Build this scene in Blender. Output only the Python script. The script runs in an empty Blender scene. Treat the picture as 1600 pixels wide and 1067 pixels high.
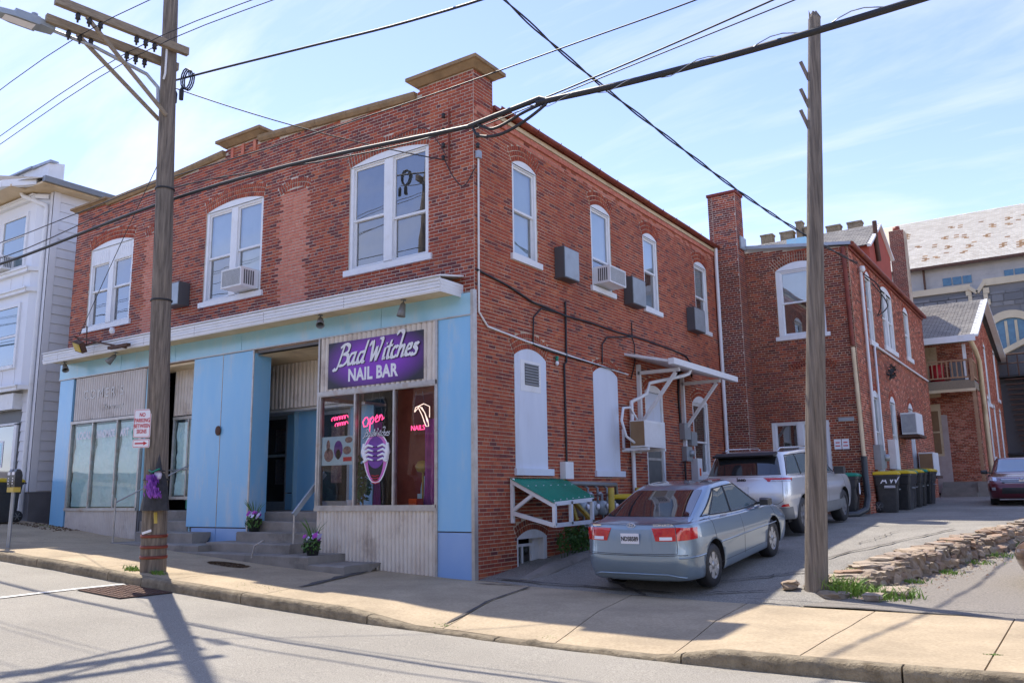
import bpy, math, random
import numpy as np
from mathutils import Vector, Matrix, noise
random.seed(7)
SC = bpy.context.scene
# ------------------------------------------------------------------ camera
def rotcam(yaw, pitch, roll):
    f = Vector((-math.sin(yaw)*math.cos(pitch), math.cos(yaw)*math.cos(pitch), math.sin(pitch)))
    r = Vector((math.cos(yaw), math.sin(yaw), 0)); u = r.cross(f)
    return r*math.cos(roll)+u*math.sin(roll), -r*math.sin(roll)+u*math.cos(roll), f
CR, CU, CF = rotcam(math.radians(34.051), math.radians(10.232), math.radians(-0.812))
CAM = Vector((8.792, -11.832, 1.53))
cd = bpy.data.cameras.new('camera'); cam = bpy.data.objects.new('camera', cd); SC.collection.objects.link(cam)
cd.sensor_width = 36; cd.lens = 36*1313.4/1600; cd.clip_start = 0.05; cd.clip_end = 3000
cam.matrix_world = Matrix(((CR.x, CU.x, -CF.x, CAM.x), (CR.y, CU.y, -CF.y, CAM.y), (CR.z, CU.z, -CF.z, CAM.z), (0, 0, 0, 1)))
SC.camera = cam
# ------------------------------------------------------------------ sky and sun
LIGHT = Vector((0.455, -0.228, -0.862)).normalized()      # direction the sunlight travels
wd = bpy.data.worlds.new('World'); SC.world = wd; wd.use_nodes = True
nt = wd.node_tree; nt.nodes.clear()
N = nt.nodes.new; LK = nt.links.new
o_ = N('ShaderNodeOutputWorld'); bg = N('ShaderNodeBackground'); sky = N('ShaderNodeTexSky')
sky.sky_type = 'NISHITA'; sky.sun_disc = False; sky.sun_elevation = math.asin(-LIGHT.z)
sky.sun_rotation = math.atan2(-LIGHT.x, -LIGHT.y); sky.altitude = 50; sky.air_density = 0.8; sky.dust_density = 0.1; sky.ozone_density = 2.2
tc = N('ShaderNodeTexCoord'); sep = N('ShaderNodeSeparateXYZ'); LK(tc.outputs['Generated'], sep.inputs[0])
mz = N('ShaderNodeMath'); mz.operation = 'ADD'; mz.inputs[1].default_value = 0.25; LK(sep.outputs[2], mz.inputs[0])
dx = N('ShaderNodeMath'); dx.operation = 'DIVIDE'; LK(sep.outputs[0], dx.inputs[0]); LK(mz.outputs[0], dx.inputs[1])
dy = N('ShaderNodeMath'); dy.operation = 'DIVIDE'; LK(sep.outputs[1], dy.inputs[0]); LK(mz.outputs[0], dy.inputs[1])
cb = N('ShaderNodeCombineXYZ'); LK(dx.outputs[0], cb.inputs[0]); LK(dy.outputs[0], cb.inputs[1])
mp = N('ShaderNodeMapping'); mp.inputs['Rotation'].default_value[2] = 0.5; mp.inputs['Scale'].default_value = (0.8, 2.6, 1); LK(cb.outputs[0], mp.inputs[0])
nz = N('ShaderNodeTexNoise'); nz.inputs['Scale'].default_value = 1.25; nz.inputs['Detail'].default_value = 9; nz.inputs['Roughness'].default_value = 0.6; nz.inputs['Distortion'].default_value = 0.5
LK(mp.outputs[0], nz.inputs['Vector'])
cr = N('ShaderNodeValToRGB'); cr.color_ramp.elements[0].position = 0.47; cr.color_ramp.elements[0].color = (0, 0, 0, 1); cr.color_ramp.elements[1].position = 0.80; cr.color_ramp.elements[1].color = (0.75, 0.75, 0.75, 1)
LK(nz.outputs[0], cr.inputs[0])
mx = N('ShaderNodeMix'); mx.data_type = 'RGBA'; LK(cr.outputs[0], mx.inputs[0]); tn = N('ShaderNodeMix'); tn.data_type = 'RGBA'; tn.blend_type = 'MULTIPLY'; tn.inputs[0].default_value = 1; LK(sky.outputs[0], tn.inputs[6]); tn.inputs[7].default_value = (.86, .73, .80, 1); LK(tn.outputs[2], mx.inputs[6]); mx.inputs[7].default_value = (2.9, 2.95, 3.1, 1)
LK(mx.outputs[2], bg.inputs[0]); bg.inputs[1].default_value = 0.15; LK(bg.outputs[0], o_.inputs[0])
sl = bpy.data.lights.new('sun', 'SUN'); sl.energy = 2.5; sl.angle = math.radians(0.55); sl.color = (1.0, 0.93, 0.82)
so = bpy.data.objects.new('sun', sl); SC.collection.objects.link(so); so.location = (-20, 20, 40)
so.rotation_euler = LIGHT.to_track_quat('-Z', 'Y').to_euler()
SC.view_settings.view_transform = 'Standard'; SC.view_settings.look = 'None'; SC.view_settings.gamma = 1; SC.view_settings.use_curve_mapping = False
SC.view_settings.exposure = 1.55
# ------------------------------------------------------------------ materials
MATS = {}
def mat(name, c1, c2=None, scale=3.0, rough=0.7, metal=0.0, bump=0.0, bscale=None, island=None, c3=None, spec=0.5, stretch=None, coat=0.0, emit=None, dist=0.01, detail=6, big=None):
    """principled material; c1/c2 mixed by noise, island = list of colours picked per piece, c3 sparse stain"""
    m = bpy.data.materials.new(name); m.use_nodes = True; t = m.node_tree; n = t.nodes; L = t.links
    b = n['Principled BSDF']; b.inputs['Roughness'].default_value = rough; b.inputs['Metallic'].default_value = metal
    b.inputs['Specular IOR Level'].default_value = spec; b.inputs['Coat Weight'].default_value = coat
    tc = n.new('ShaderNodeTexCoord'); vec = tc.outputs['Object']
    if stretch:
        q = n.new('ShaderNodeMapping'); q.inputs['Scale'].default_value = stretch; L.new(vec, q.inputs[0]); vec = q.outputs[0]
    def noise_(s, d=detail, r=0.6):
        z = n.new('ShaderNodeTexNoise'); z.inputs['Scale'].default_value = s; z.inputs['Detail'].default_value = d; z.inputs['Roughness'].default_value = r
        L.new(vec, z.inputs['Vector']); return z
    def ramp(src, a, b_, ca=(0, 0, 0), cb_=(1, 1, 1)):
        z = n.new('ShaderNodeValToRGB'); e = z.color_ramp.elements; e[0].position = a; e[1].position = b_
        e[0].color = (*ca, 1); e[1].color = (*cb_, 1); L.new(src, z.inputs[0]); return z
    def mixc(f, a, b_, mode='MIX'):
        z = n.new('ShaderNodeMix'); z.data_type = 'RGBA'; z.blend_type = mode
        if isinstance(f, float): z.inputs[0].default_value = f
        else: L.new(f, z.inputs[0])
        for k, v in ((6, a), (7, b_)):
            if isinstance(v, tuple): z.inputs[k].default_value = (*v, 1)
            else: L.new(v, z.inputs[k])
        return z.outputs[2]
    col = c1
    if island:
        g = n.new('ShaderNodeNewGeometry'); oi = n.new('ShaderNodeObjectInfo'); a = n.new('ShaderNodeMath'); a.operation = 'ADD'
        L.new(g.outputs['Random Per Island'], a.inputs[0]); L.new(oi.outputs['Random'], a.inputs[1])
        fr = n.new('ShaderNodeMath'); fr.operation = 'FRACT'; L.new(a.outputs[0], fr.inputs[0])
        z = n.new('ShaderNodeValToRGB'); e = z.color_ramp.elements
        while len(e) < len(island): e.new(0.5)
        for i, c in enumerate(island): e[i].position = i/(len(island)-1); e[i].color = (*c, 1)
        L.new(fr.outputs[0], z.inputs[0]); col = z.outputs[0]
    if c2:
        f = ramp(noise_(scale).outputs[0], 0.32, 0.68).outputs[0]
        if island: col = mixc(f, col, mixc(0.45, col, c2))
        else: col = mixc(f, c1, c2)
    if c3:
        f = ramp(noise_(scale*0.37+0.3, 8, 0.7).outputs[0], 0.55, 0.72).outputs[0]
        col = mixc(f, col, c3)
    if big:      # slow weathering over metres
        f = ramp(noise_(big[0], 5, 0.62).outputs[0], 0.34, 0.66, (big[1],)*3, (1, 1, 1)).outputs[0]; col = mixc(1.0, col, f, 'MULTIPLY')
    if isinstance(col, tuple): b.inputs['Base Color'].default_value = (*col, 1)
    else: L.new(col, b.inputs['Base Color'])
    if bump:
        z = noise_(bscale or scale*6, 5, 0.65); bp = n.new('ShaderNodeBump'); bp.inputs['Strength'].default_value = bump; bp.inputs['Distance'].default_value = dist
        L.new(z.outputs[0], bp.inputs['Height']); L.new(bp.outputs[0], b.inputs['Normal'])
    if emit: b.inputs['Emission Color'].default_value = (*c1, 1); b.inputs['Emission Strength'].default_value = emit
    MATS[name] = m; return m
def glass(name, tint=(0.97, 0.985, 0.99), ior=1.9, rough=0.01, base=0.06, wav=0.02):
    m = bpy.data.materials.new(name); m.use_nodes = True; t = m.node_tree; n = t.nodes; L = t.links
    n.remove(n['Principled BSDF']); o = n['Material Output']
    tr = n.new('ShaderNodeBsdfTransparent'); tr.inputs[0].default_value = (*tint, 1)
    g = n.new('ShaderNodeBsdfGlossy'); g.inputs['Roughness'].default_value = rough; g.inputs[0].default_value = (1, 1, 1, 1)
    fr = n.new('ShaderNodeFresnel'); fr.inputs[0].default_value = ior
    a = n.new('ShaderNodeMath'); a.operation = 'ADD'; a.use_clamp = True; L.new(fr.outputs[0], a.inputs[0]); a.inputs[1].default_value = base
    mx = n.new('ShaderNodeMixShader'); L.new(a.outputs[0], mx.inputs[0]); L.new(tr.outputs[0], mx.inputs[1]); L.new(g.outputs[0], mx.inputs[2]); L.new(mx.outputs[0], o.inputs[0])
    tc = n.new('ShaderNodeTexCoord'); z = n.new('ShaderNodeTexNoise'); z.inputs['Scale'].default_value = 1.6; z.inputs['Detail'].default_value = 1
    L.new(tc.outputs['Object'], z.inputs['Vector']); bp = n.new('ShaderNodeBump'); bp.inputs['Strength'].default_value = wav*8; bp.inputs['Distance'].default_value = 0.01
    L.new(z.outputs[0], bp.inputs['Height']); L.new(bp.outputs[0], g.inputs['Normal']); MATS[name] = m; return m
BR = [(0.50, 0.105, 0.042), (0.36, 0.062, 0.030), (0.58, 0.155, 0.06), (0.24, 0.048, 0.032), (0.46, 0.088, 0.036), (0.41, 0.074, 0.032), (0.52, 0.115, 0.045)]
M_brick = mat('brick_red', None, (0.20, 0.045, 0.028), 9, 0.85, island=BR, bump=0.5, bscale=60, big=(.55, .80))
M_brickd = mat('brick_dark', None, (0.10, 0.03, 0.03), 9, 0.85, island=[(0.24, 0.048, 0.036), (0.13, 0.034, 0.034), (0.34, 0.062, 0.036), (0.17, 0.040, 0.036), (0.28, 0.052, 0.036)], bump=0.5, bscale=60, big=(.6, .8))
M_bricko = mat('brick_orange', None, (0.30, 0.08, 0.05), 9, 0.85, island=[(0.62, 0.21, 0.13), (0.56, 0.17, 0.11), (0.66, 0.25, 0.16), (0.58, 0.19, 0.12)], bump=0.4, bscale=60)
M_brickr = mat('brick_brown', None, (0.16, 0.04, 0.02), 9, 0.85, island=[(0.36, 0.075, 0.032), (0.20, 0.040, 0.024), (0.44, 0.105, 0.04), (0.10, 0.024, 0.02), (0.28, 0.05, 0.022)], bump=0.5, bscale=60, big=(.5, .78))
M_mortar = mat('mortar', (0.78, 0.69, 0.58), (0.58, 0.49, 0.39), 5, 0.95, bump=0.6, bscale=80, big=(.7, .6))
M_mortar2 = mat('mortar_tan', (0.74, 0.60, 0.44), (0.50, 0.37, 0.26), 5, 0.95, bump=0.6, bscale=80, big=(.7, .55))
M_white = mat('white_paint', (0.78, 0.79, 0.80), (0.72, 0.73, 0.74), 4, 0.5, bump=0.1, bscale=30, c3=(0.66, 0.65, 0.62))
M_board = mat('white_board', (0.66, 0.71, 0.80), (0.60, 0.65, 0.74), 2.5, 0.6, bump=0.25, bscale=9, stretch=(1,1,.3), c3=(.56,.58,.62))
M_cream = mat('cream_paint', (0.72, 0.58, 0.38), (0.60, 0.46, 0.28), 2, 0.6, c3=(0.40, 0.28, 0.16))
M_blue = mat('blue_panel', (0.20, 0.49, 0.78), (0.26, 0.52, 0.76), 2.2, 0.25, c3=(0.42, 0.55, 0.66), spec=0.6, stretch=(1.4, 1.4, .35), bump=.04, bscale=3)
M_bluel = mat('pale_blue_panel', (0.29, 0.58, 0.74), (0.36, 0.61, 0.74), 2.0, 0.26, c3=(0.46, 0.60, 0.66), spec=0.6, stretch=(1.2, 1.2, .5))
M_blued = mat('worn_blue_panel', (0.22, 0.38, 0.68), (0.28, 0.44, 0.70), 1.2, 0.28, c3=(0.42, 0.50, 0.60), spec=0.6)
M_alu = mat('aluminium_trim', (0.52, 0.50, 0.47), (0.40, 0.37, 0.34), 6, 0.42, 0.5, c3=(0.38, 0.26, 0.18))
M_corr = mat('corrugated_metal', (0.74, 0.68, 0.60), (0.62, 0.54, 0.46), 2.2, 0.45, 0.15, c3=(0.36, 0.29, 0.24))
M_corrg = mat('grey_corrugated_metal', (0.62, 0.58, 0.54), (0.52, 0.47, 0.43), 2.2, 0.45, 0.2, c3=(0.33, 0.28, 0.25))
M_conc = mat('concrete', (0.30, 0.27, 0.235), (0.21, 0.19, 0.165), 2.5, 0.9, bump=0.5, bscale=45, c3=(0.14, 0.125, 0.105))
M_walk = mat('sidewalk_concrete', (0.54, 0.43, 0.285), (0.41, 0.315, 0.20), 30, 0.9, bump=0.8, bscale=110, c3=(0.40, 0.31, 0.195), detail=8, big=(.9, .72))
M_kerb = mat('kerb_concrete', (0.44, 0.36, 0.24), (0.26, 0.205, 0.13), 9, 0.95, bump=1.0, bscale=40, c3=(0.17, 0.125, 0.07), dist=0.03, big=(1.3, .6))
M_road = mat('road_asphalt', (0.48, 0.44, 0.365), (0.22, 0.20, 0.17), 75, 0.9, bump=0.9, bscale=150, c3=(0.27, 0.25, 0.225), dist=0.012, detail=3, big=(.35, .80))
M_drive = mat('driveway_asphalt', (0.46, 0.425, 0.36), (0.20, 0.185, 0.165), 42, 0.9, bump=1.0, bscale=110, c3=(0.27, 0.245, 0.21), dist=0.014, detail=4, big=(.6, .72))
M_gravel = mat('gravel_lot', (0.31, 0.275, 0.235), (0.16, 0.145, 0.125), 40, 0.95, bump=1.0, bscale=90, c3=(0.23, 0.20, 0.165), dist=0.015, detail=4)
M_tar = mat('tar', (0.055, 0.05, 0.048), (0.12, 0.105, 0.09), 20, 0.9, bump=0.8, bscale=60)
M_line = mat('road_paint', (0.72, 0.71, 0.68), (0.5, 0.47, 0.43), 25, 0.7)
M_dirt = mat('dirt', (0.17, 0.10, 0.05), (0.08, 0.05, 0.03), 12, 1.0, bump=1.0, bscale=60, dist=0.02)
M_wood = mat('weathered_pole_wood', (0.30, 0.25, 0.20), (0.10, 0.082, 0.068), 3.4, 0.9, bump=1.0, bscale=16, stretch=(8, 8, 0.30), dist=0.02, c3=(0.30, 0.24, 0.18))
M_wooda = mat('crossarm_wood', (0.34, 0.275, 0.19), (0.20, 0.155, 0.11), 6, 0.85, bump=0.8, bscale=20, stretch=(7, 0.5, 7))
M_deck = mat('deck_wood', (0.44, 0.26, 0.15), (0.34, 0.19, 0.11), 5, 0.8, bump=0.4)
M_galv = mat('galvanised_steel', (0.38, 0.40, 0.42), (0.30, 0.32, 0.35), 8, 0.45, 0.5)
M_grey = mat('grey_paint', (0.22, 0.23, 0.235), (0.18, 0.19, 0.195), 4, 0.45, 0.2)
M_box = mat('grey_box_metal', (0.36, 0.40, 0.42), (0.30, 0.33, 0.35), 4, 0.4, 0.35, c3=(0.26, 0.27, 0.27))
M_boxs = mat('dark_grey_box_side', (0.10, 0.105, 0.11), None, rough=0.5, metal=0.3)
M_black = mat('black_rubber', (0.018, 0.018, 0.02), None, rough=0.55)
M_blackp = mat('black_plastic', (0.028, 0.030, 0.032), (0.045, 0.046, 0.048), 8, 0.38, bump=0.1)
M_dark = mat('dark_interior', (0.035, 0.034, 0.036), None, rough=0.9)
M_iron = mat('rusty_iron', (0.14, 0.07, 0.045), (0.08, 0.05, 0.04), 14, 0.8, 0.3, bump=0.5)
M_cop = mat('rust_red_gutter', (0.25, 0.045, 0.022), (0.16, 0.035, 0.02), 5, 0.55, 0.1, c3=(0.38, 0.12, 0.03))
M_sand = mat('sandstone_coping', (0.33, 0.22, 0.115), (0.22, 0.145, 0.075), 4, 0.9, bump=0.6, bscale=40, c3=(0.13, 0.095, 0.055))
M_shade = mat('window_shade', (0.66, 0.76, 0.80), (0.58, 0.70, 0.74), 2, 0.85)
M_shaded = mat('grey_insect_screen', (0.13, 0.13, 0.12), (0.17, 0.17, 0.155), 3, 0.8)
M_green = mat('green_plastic', (0.0, 0.19, 0.12), (0.0, 0.24, 0.15), 6, 0.35)
M_yel = mat('yellow_plastic', (0.72, 0.50, 0.015), (0.62, 0.42, 0.01), 4, 0.4)
M_yelp = mat('yellow_paint', (0.60, 0.44, 0.07), (0.46, 0.33, 0.06), 10, 0.6)
M_purple = mat('purple_sign_print', (0.085, 0.018, 0.16), (0.05, 0.014, 0.10), 1.3, 0.4)
M_let = mat('white_lettering', (0.82, 0.82, 0.86), None, rough=0.5)
M_pur2 = mat('purple_decal', (0.19, 0.045, 0.36), (0.12, 0.03, 0.24), 6, 0.4)
M_pink = mat('pink_decal', (0.60, 0.16, 0.50), None, rough=0.4)
M_neon = mat('pink_neon_tube', (1.0, 0.06, 0.22), None, emit=0.8)
M_neonw = mat('white_neon_tube', (1.0, 0.75, 0.62), None, emit=0.45)
M_curt = mat('purple_curtain', (0.42, 0.09, 0.34), (0.30, 0.06, 0.25), 4, 0.9)
M_room = mat('salon_brick_wall', (0.42, 0.12, 0.07), (0.30, 0.08, 0.05), 3, 0.9, bump=0.5)
M_paper = mat('papered_window', (0.54, 0.82, 0.85), (0.70, 0.90, 0.92), 3, 0.6, bump=0.9, bscale=3.2, dist=0.10, c3=(0.44, 0.76, 0.80))
M_poster = mat('pale_blue_poster', (0.42, 0.58, 0.66), (0.5, 0.62, 0.68), 5, 0.5)
M_tan = mat('tan_print', (0.40, 0.26, 0.20), (0.14, 0.06, 0.10), 22, 0.5)
M_red = mat('red_print', (0.55, 0.02, 0.03), None, rough=0.45)
M_orange = mat('orange_plastic', (0.8, 0.10, 0.01), None, rough=0.5)
M_leaf = mat('green_leaves', None, (0.05, 0.12, 0.02), 6, 0.6, island=[(0.05, 0.13, 0.02), (0.08, 0.19, 0.03), (0.03, 0.09, 0.02)])
M_grass = mat('grass_blades', None, (0.10, 0.22, 0.02), 6, 0.6, island=[(0.13, 0.28, 0.03), (0.24, 0.36, 0.05), (0.09, 0.20, 0.02), (0.30, 0.36, 0.08)])
M_petp = mat('magenta_petals', None, (0.40, 0.03, 0.35), 6, 0.6, island=[(0.50, 0.03, 0.42), (0.30, 0.02, 0.38), (0.62, 0.10, 0.50)])
M_petw = mat('white_petals', (0.75, 0.72, 0.85), (0.6, 0.55, 0.8), 20, 0.6)
M_tulle = mat('purple_tulle', (0.30, 0.08, 0.52), (0.22, 0.05, 0.42), 20, 0.8)
M_cloth = mat('black_cloth', (0.030, 0.030, 0.034), (0.05, 0.05, 0.055), 12, 0.9, bump=0.5)
M_sid = mat('white_vinyl_siding', (0.72, 0.73, 0.76), (0.66, 0.67, 0.70), 1.5, 0.6)
M_found = mat('grey_foundation', (0.20, 0.20, 0.21), (0.15, 0.15, 0.16), 2, 0.9, bump=0.4)
M_roofd = mat('dark_roofing', (0.16, 0.15, 0.15), (0.11, 0.10, 0.10), 3, 0.9, bump=0.4)
M_shing = mat('grey_shingles', None, (0.36, 0.34, 0.31), 3, 0.95, island=[(0.33, 0.31, 0.28), (0.42, 0.39, 0.35), (0.26, 0.245, 0.23), (0.38, 0.355, 0.32)])
M_slate = mat('pale_slates', None, (0.5, 0.47, 0.41), 2, 0.9, island=[(0.50, 0.47, 0.42), (0.58, 0.55, 0.49), (0.46, 0.42, 0.36), (0.55, 0.52, 0.46), (0.62, 0.59, 0.53)])
M_slateb = mat('rust_stained_slates', None, (0.3, 0.18, 0.09), 5, 0.9, island=[(0.30, 0.17, 0.08), (0.22, 0.13, 0.07), (0.38, 0.25, 0.14)])
M_lime = mat('pale_limestone', (0.44, 0.43, 0.42), (0.37, 0.365, 0.36), 1.2, 0.9, bump=0.3)
M_limec = mat('cream_limestone_trim', (0.58, 0.50, 0.36), (0.50, 0.43, 0.31), 1.5, 0.9)
M_stone = mat('grey_fieldstone', None, (0.13, 0.135, 0.145), 2, 0.95, island=[(0.16, 0.165, 0.175), (0.22, 0.225, 0.235), (0.12, 0.125, 0.135), (0.26, 0.255, 0.25), (0.18, 0.18, 0.185)], bump=0.5, bscale=12)
M_rock = mat('rubble_stone', None, (0.30, 0.22, 0.15), 5, 0.95, island=[(0.52, 0.40, 0.28), (0.36, 0.28, 0.21), (0.60, 0.49, 0.37), (0.28, 0.23, 0.18), (0.50, 0.32, 0.21), (0.42, 0.38, 0.33)], bump=1.0, bscale=22, dist=0.03)
M_bglass = mat('dark_blue_glass', (0.05, 0.13, 0.22), (0.08, 0.2, 0.3), 4, 0.15)
M_stucco = mat('red_stucco', (0.40, 0.08, 0.05), (0.33, 0.07, 0.045), 3, 0.9)
M_plaster = mat('peeling_pink_plaster', (0.55, 0.47, 0.44), (0.46, 0.36, 0.33), 3, 0.9, bump=0.4)
M_tanb = mat('tan_blind', (0.30, 0.19, 0.10), (0.25, 0.15, 0.08), 3, 0.9)
M_glass = glass('window_glass', ior=2.1, base=0.12)
M_sglass = glass('shop_glass', ior=1.45, base=0.0)
# ------------------------------------------------------------------ mesh helpers
COL = SC.collection
class MB:
    def __init__(s): s.v = []; s.f = []; s.m = []; s.sm = []
    def add(s, vs, fs, m=0, smooth=False):
        k = len(s.v); s.v += [tuple(p) for p in vs]
        for f in fs: s.f.append(tuple(k+i for i in f)); s.m.append(m); s.sm.append(smooth)
    def box(s, x0, x1, y0, y1, z0, z1, m=0):
        s.add([(x0,y0,z0),(x1,y0,z0),(x1,y1,z0),(x0,y1,z0),(x0,y0,z1),(x1,y0,z1),(x1,y1,z1),(x0,y1,z1)],
              [(0,3,2,1),(4,5,6,7),(0,1,5,4),(1,2,6,5),(2,3,7,6),(3,0,4,7)], m)
    def pbox(s, pm, u0, u1, z0, z1, n0, n1, m=0):
        P = [pm(u, z, n) for n in (n0, n1) for u, z in ((u0,z0),(u1,z0),(u1,z1),(u0,z1))]
        s.add(P, [(3,2,1,0),(4,5,6,7),(0,1,5,4),(1,2,6,5),(2,3,7,6),(3,0,4,7)], m)
    def bar(s, a, b, w, h, up=(0,0,1), m=0):
        a = Vector(a); b = Vector(b); d = (b-a).normalized(); up = Vector(up)
        if abs(d.dot(up)) > 0.98: up = Vector((0,1,0))
        x = d.cross(up).normalized()*w/2; y = x.cross(d).normalized()*h/2
        P = [p+i*x+j*y for p in (a, b) for i, j in ((-1,-1),(1,-1),(1,1),(-1,1))]
        s.add(P, [(0,3,2,1),(4,5,6,7),(0,1,5,4),(1,2,6,5),(2,3,7,6),(3,0,4,7)], m)
    def prism(s, pts, pm, n0, n1, m=0):
        k = len(pts); P = [pm(u, z, n0) for u, z in pts]+[pm(u, z, n1) for u, z in pts]
        s.add(P, [tuple(range(k))[::-1], tuple(range(k, 2*k))]+[(i, (i+1) % k, k+(i+1) % k, k+i) for i in range(k)], m)
    def tube(s, pts, r, n=8, m=0, smooth=True, caps=True):
        pts = [Vector(p) for p in pts]; K = len(pts); rr = r if isinstance(r, (list, tuple)) else [r]*K
        d0 = (pts[1]-pts[0]).normalized(); up = Vector((0,0,1)) if abs(d0.z) < .9 else Vector((1,0,0)); x = d0.cross(up).normalized()
        V = []
        for i, p in enumerate(pts):
            d = (pts[min(i+1, K-1)]-pts[max(i-1, 0)])
            if d.length < 1e-9: d = d0
            d.normalize(); x = (x-d*x.dot(d)); x = x.normalized() if x.length > 1e-6 else d.orthogonal().normalized(); y = d.cross(x)
            V += [p+(x*math.cos(2*math.pi*j/n)+y*math.sin(2*math.pi*j/n))*rr[i] for j in range(n)]
        F = [(i*n+j, i*n+(j+1) % n, (i+1)*n+(j+1) % n, (i+1)*n+j) for i in range(K-1) for j in range(n)]
        s.add(V, F, m, smooth)
        if caps: s.add(V[:n], [tuple(range(n))[::-1]], m); s.add(V[-n:], [tuple(range(n))], m)
    def lathe(s, prof, c, n=16, m=0, axis='z', smooth=True):
        V = []
        for r, h in prof:
            for j in range(n):
                a = 2*math.pi*j/n; p = (r*math.cos(a), r*math.sin(a), h)
                if axis == 'x': p = (p[2], p[0], p[1])
                if axis == 'y': p = (p[0], p[2], p[1])
                V.append((c[0]+p[0], c[1]+p[1], c[2]+p[2]))
        s.add(V, [(i*n+j, i*n+(j+1) % n, (i+1)*n+(j+1) % n, (i+1)*n+j) for i in range(len(prof)-1) for j in range(n)], m, smooth)
    def grid(s, fn, nu, nv, m=0, smooth=True):
        s.add([fn(i/nu, j/nv) for j in range(nv+1) for i in range(nu+1)],
              [(j*(nu+1)+i, j*(nu+1)+i+1, (j+1)*(nu+1)+i+1, (j+1)*(nu+1)+i) for j in range(nv) for i in range(nu)], m, smooth)
    def build(s, name, mats, parent=None, **kw):
        me = bpy.data.meshes.new(name); me.from_pydata(s.v, [], s.f)
        for mm in (mats if isinstance(mats, (list, tuple)) else [mats]): me.materials.append(mm)
        me.polygons.foreach_set('material_index', s.m); me.polygons.foreach_set('use_smooth', s.sm); me.update()
        return link(name, me, parent, **kw)
def link(name, data, parent=None, label=None, cat=None, group=None, kind=None):
    o = bpy.data.objects.new(name, data); COL.objects.link(o)
    if parent:
        o.parent = parent
        q = parent; T = Matrix.Identity(4); chain = []
        while q: chain.append(q); q = q.parent
        for q in reversed(chain): T = T @ q.matrix_parent_inverse @ q.matrix_basis
        o.matrix_parent_inverse = T.inverted()
    tag(o, label, cat, group, kind); return o
def tag(o, label=None, cat=None, group=None, kind=None):
    for k, v in (('label', label), ('category', cat), ('group', group), ('kind', kind)):
        if v: o[k] = v
    return o
def thing(name, loc, label, cat, group=None):
    o = bpy.data.objects.new(name, None); COL.objects.link(o); o.location = loc; o.empty_display_size = 0.2
    return tag(o, label, cat, group)
def dup(o, M, label=None, parent=None):
    """copy a thing with all its parts; M = new matrix for the top"""
    c = o.copy(); COL.objects.link(c)
    if parent: c.parent = parent
    if M is not None: c.matrix_basis = M
    if label: c['label'] = label
    for ch in list(o.children): dup(ch, None, None, c)
    return c
def T(x, y, z): return Matrix.Translation((x, y, z))
def RZ(a): return Matrix.Rotation(a, 4, 'Z')
def textmesh(s, size, ext=0.0, off=0.0, shear=0.0, spacing=1.0):
    cu = bpy.data.curves.new('lettering', 'FONT'); cu.body = s; cu.size = size; cu.extrude = ext; cu.offset = off; cu.shear = shear; cu.space_character = spacing
    cu.align_x = 'CENTER'; cu.align_y = 'CENTER'; cu.resolution_u = 3
    o = bpy.data.objects.new('tmp', cu); COL.objects.link(o); me = bpy.data.meshes.new_from_object(o); bpy.data.objects.remove(o); return me
def text(s, size, M, m, parent=None, name='lettering', ext=0.003, off=0.0, shear=0.0, spacing=1.0, sx=1.0):
    me = textmesh(s, size, ext, off, shear, spacing); me.materials.clear(); me.materials.append(m)
    me.transform(M @ Matrix.Diagonal((sx, 1, 1, 1))); return link(name, me, parent)
def face_M(o, x, y):
    """matrix placing local x,y along given axes at o"""
    x = Vector(x).normalized(); y = Vector(y).normalized(); z = x.cross(y); o = Vector(o)
    return Matrix(((x.x, y.x, z.x, o.x), (x.y, y.y, z.y, o.y), (x.z, y.z, z.z, o.z), (0, 0, 0, 1)))
def sag(a, b, s, n=14):
    a = Vector(a); b = Vector(b); return [a.lerp(b, i/n)-Vector((0, 0, 4*s*(i/n)*(1-i/n))) for i in range(n+1)]
def interp(x, xs, ys): return float(np.interp(x, xs, ys))
# ------------------------------------------------------------------ ground heights
def s_x(x): return interp(x, (-200,-40,-13.9,-10.7,-6.8,-4,-1,1,3,5,7,9,40,200), (9,2.6,.90,.63,.44,.27,.13,.05,.0,-.02,-.01,.02,.3,2))
def p_y(y): return interp(y, (0,3.5,7,10.3,13,20,26,40,100,400), (0,.38,.56,.74,.84,1.04,1.15,1.35,2,6))
def l_y(y): return interp(y, (0,3,5,9,14,20,26,40,100,400), (0,.05,.15,.38,.80,1.04,1.15,1.35,2,6))
def wx(y): return interp(y, (0,1,3.7,6.3,9.5,14,30), (5.35,5.45,6.05,6.70,7.45,8.3,10))
def dropk(x): return interp(x, (0.5,1.6,4.9,5.6), (0,.118,.118,0))
def walk_z(x, y): return s_x(x)-dropk(x)*min(1, max(0, (-y-1.8)/1.5))
def road_z(x, y): return s_x(x)-.15+0.02*min(1, max(0, (-3.5-y)/4))
KY = -3.4
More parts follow.
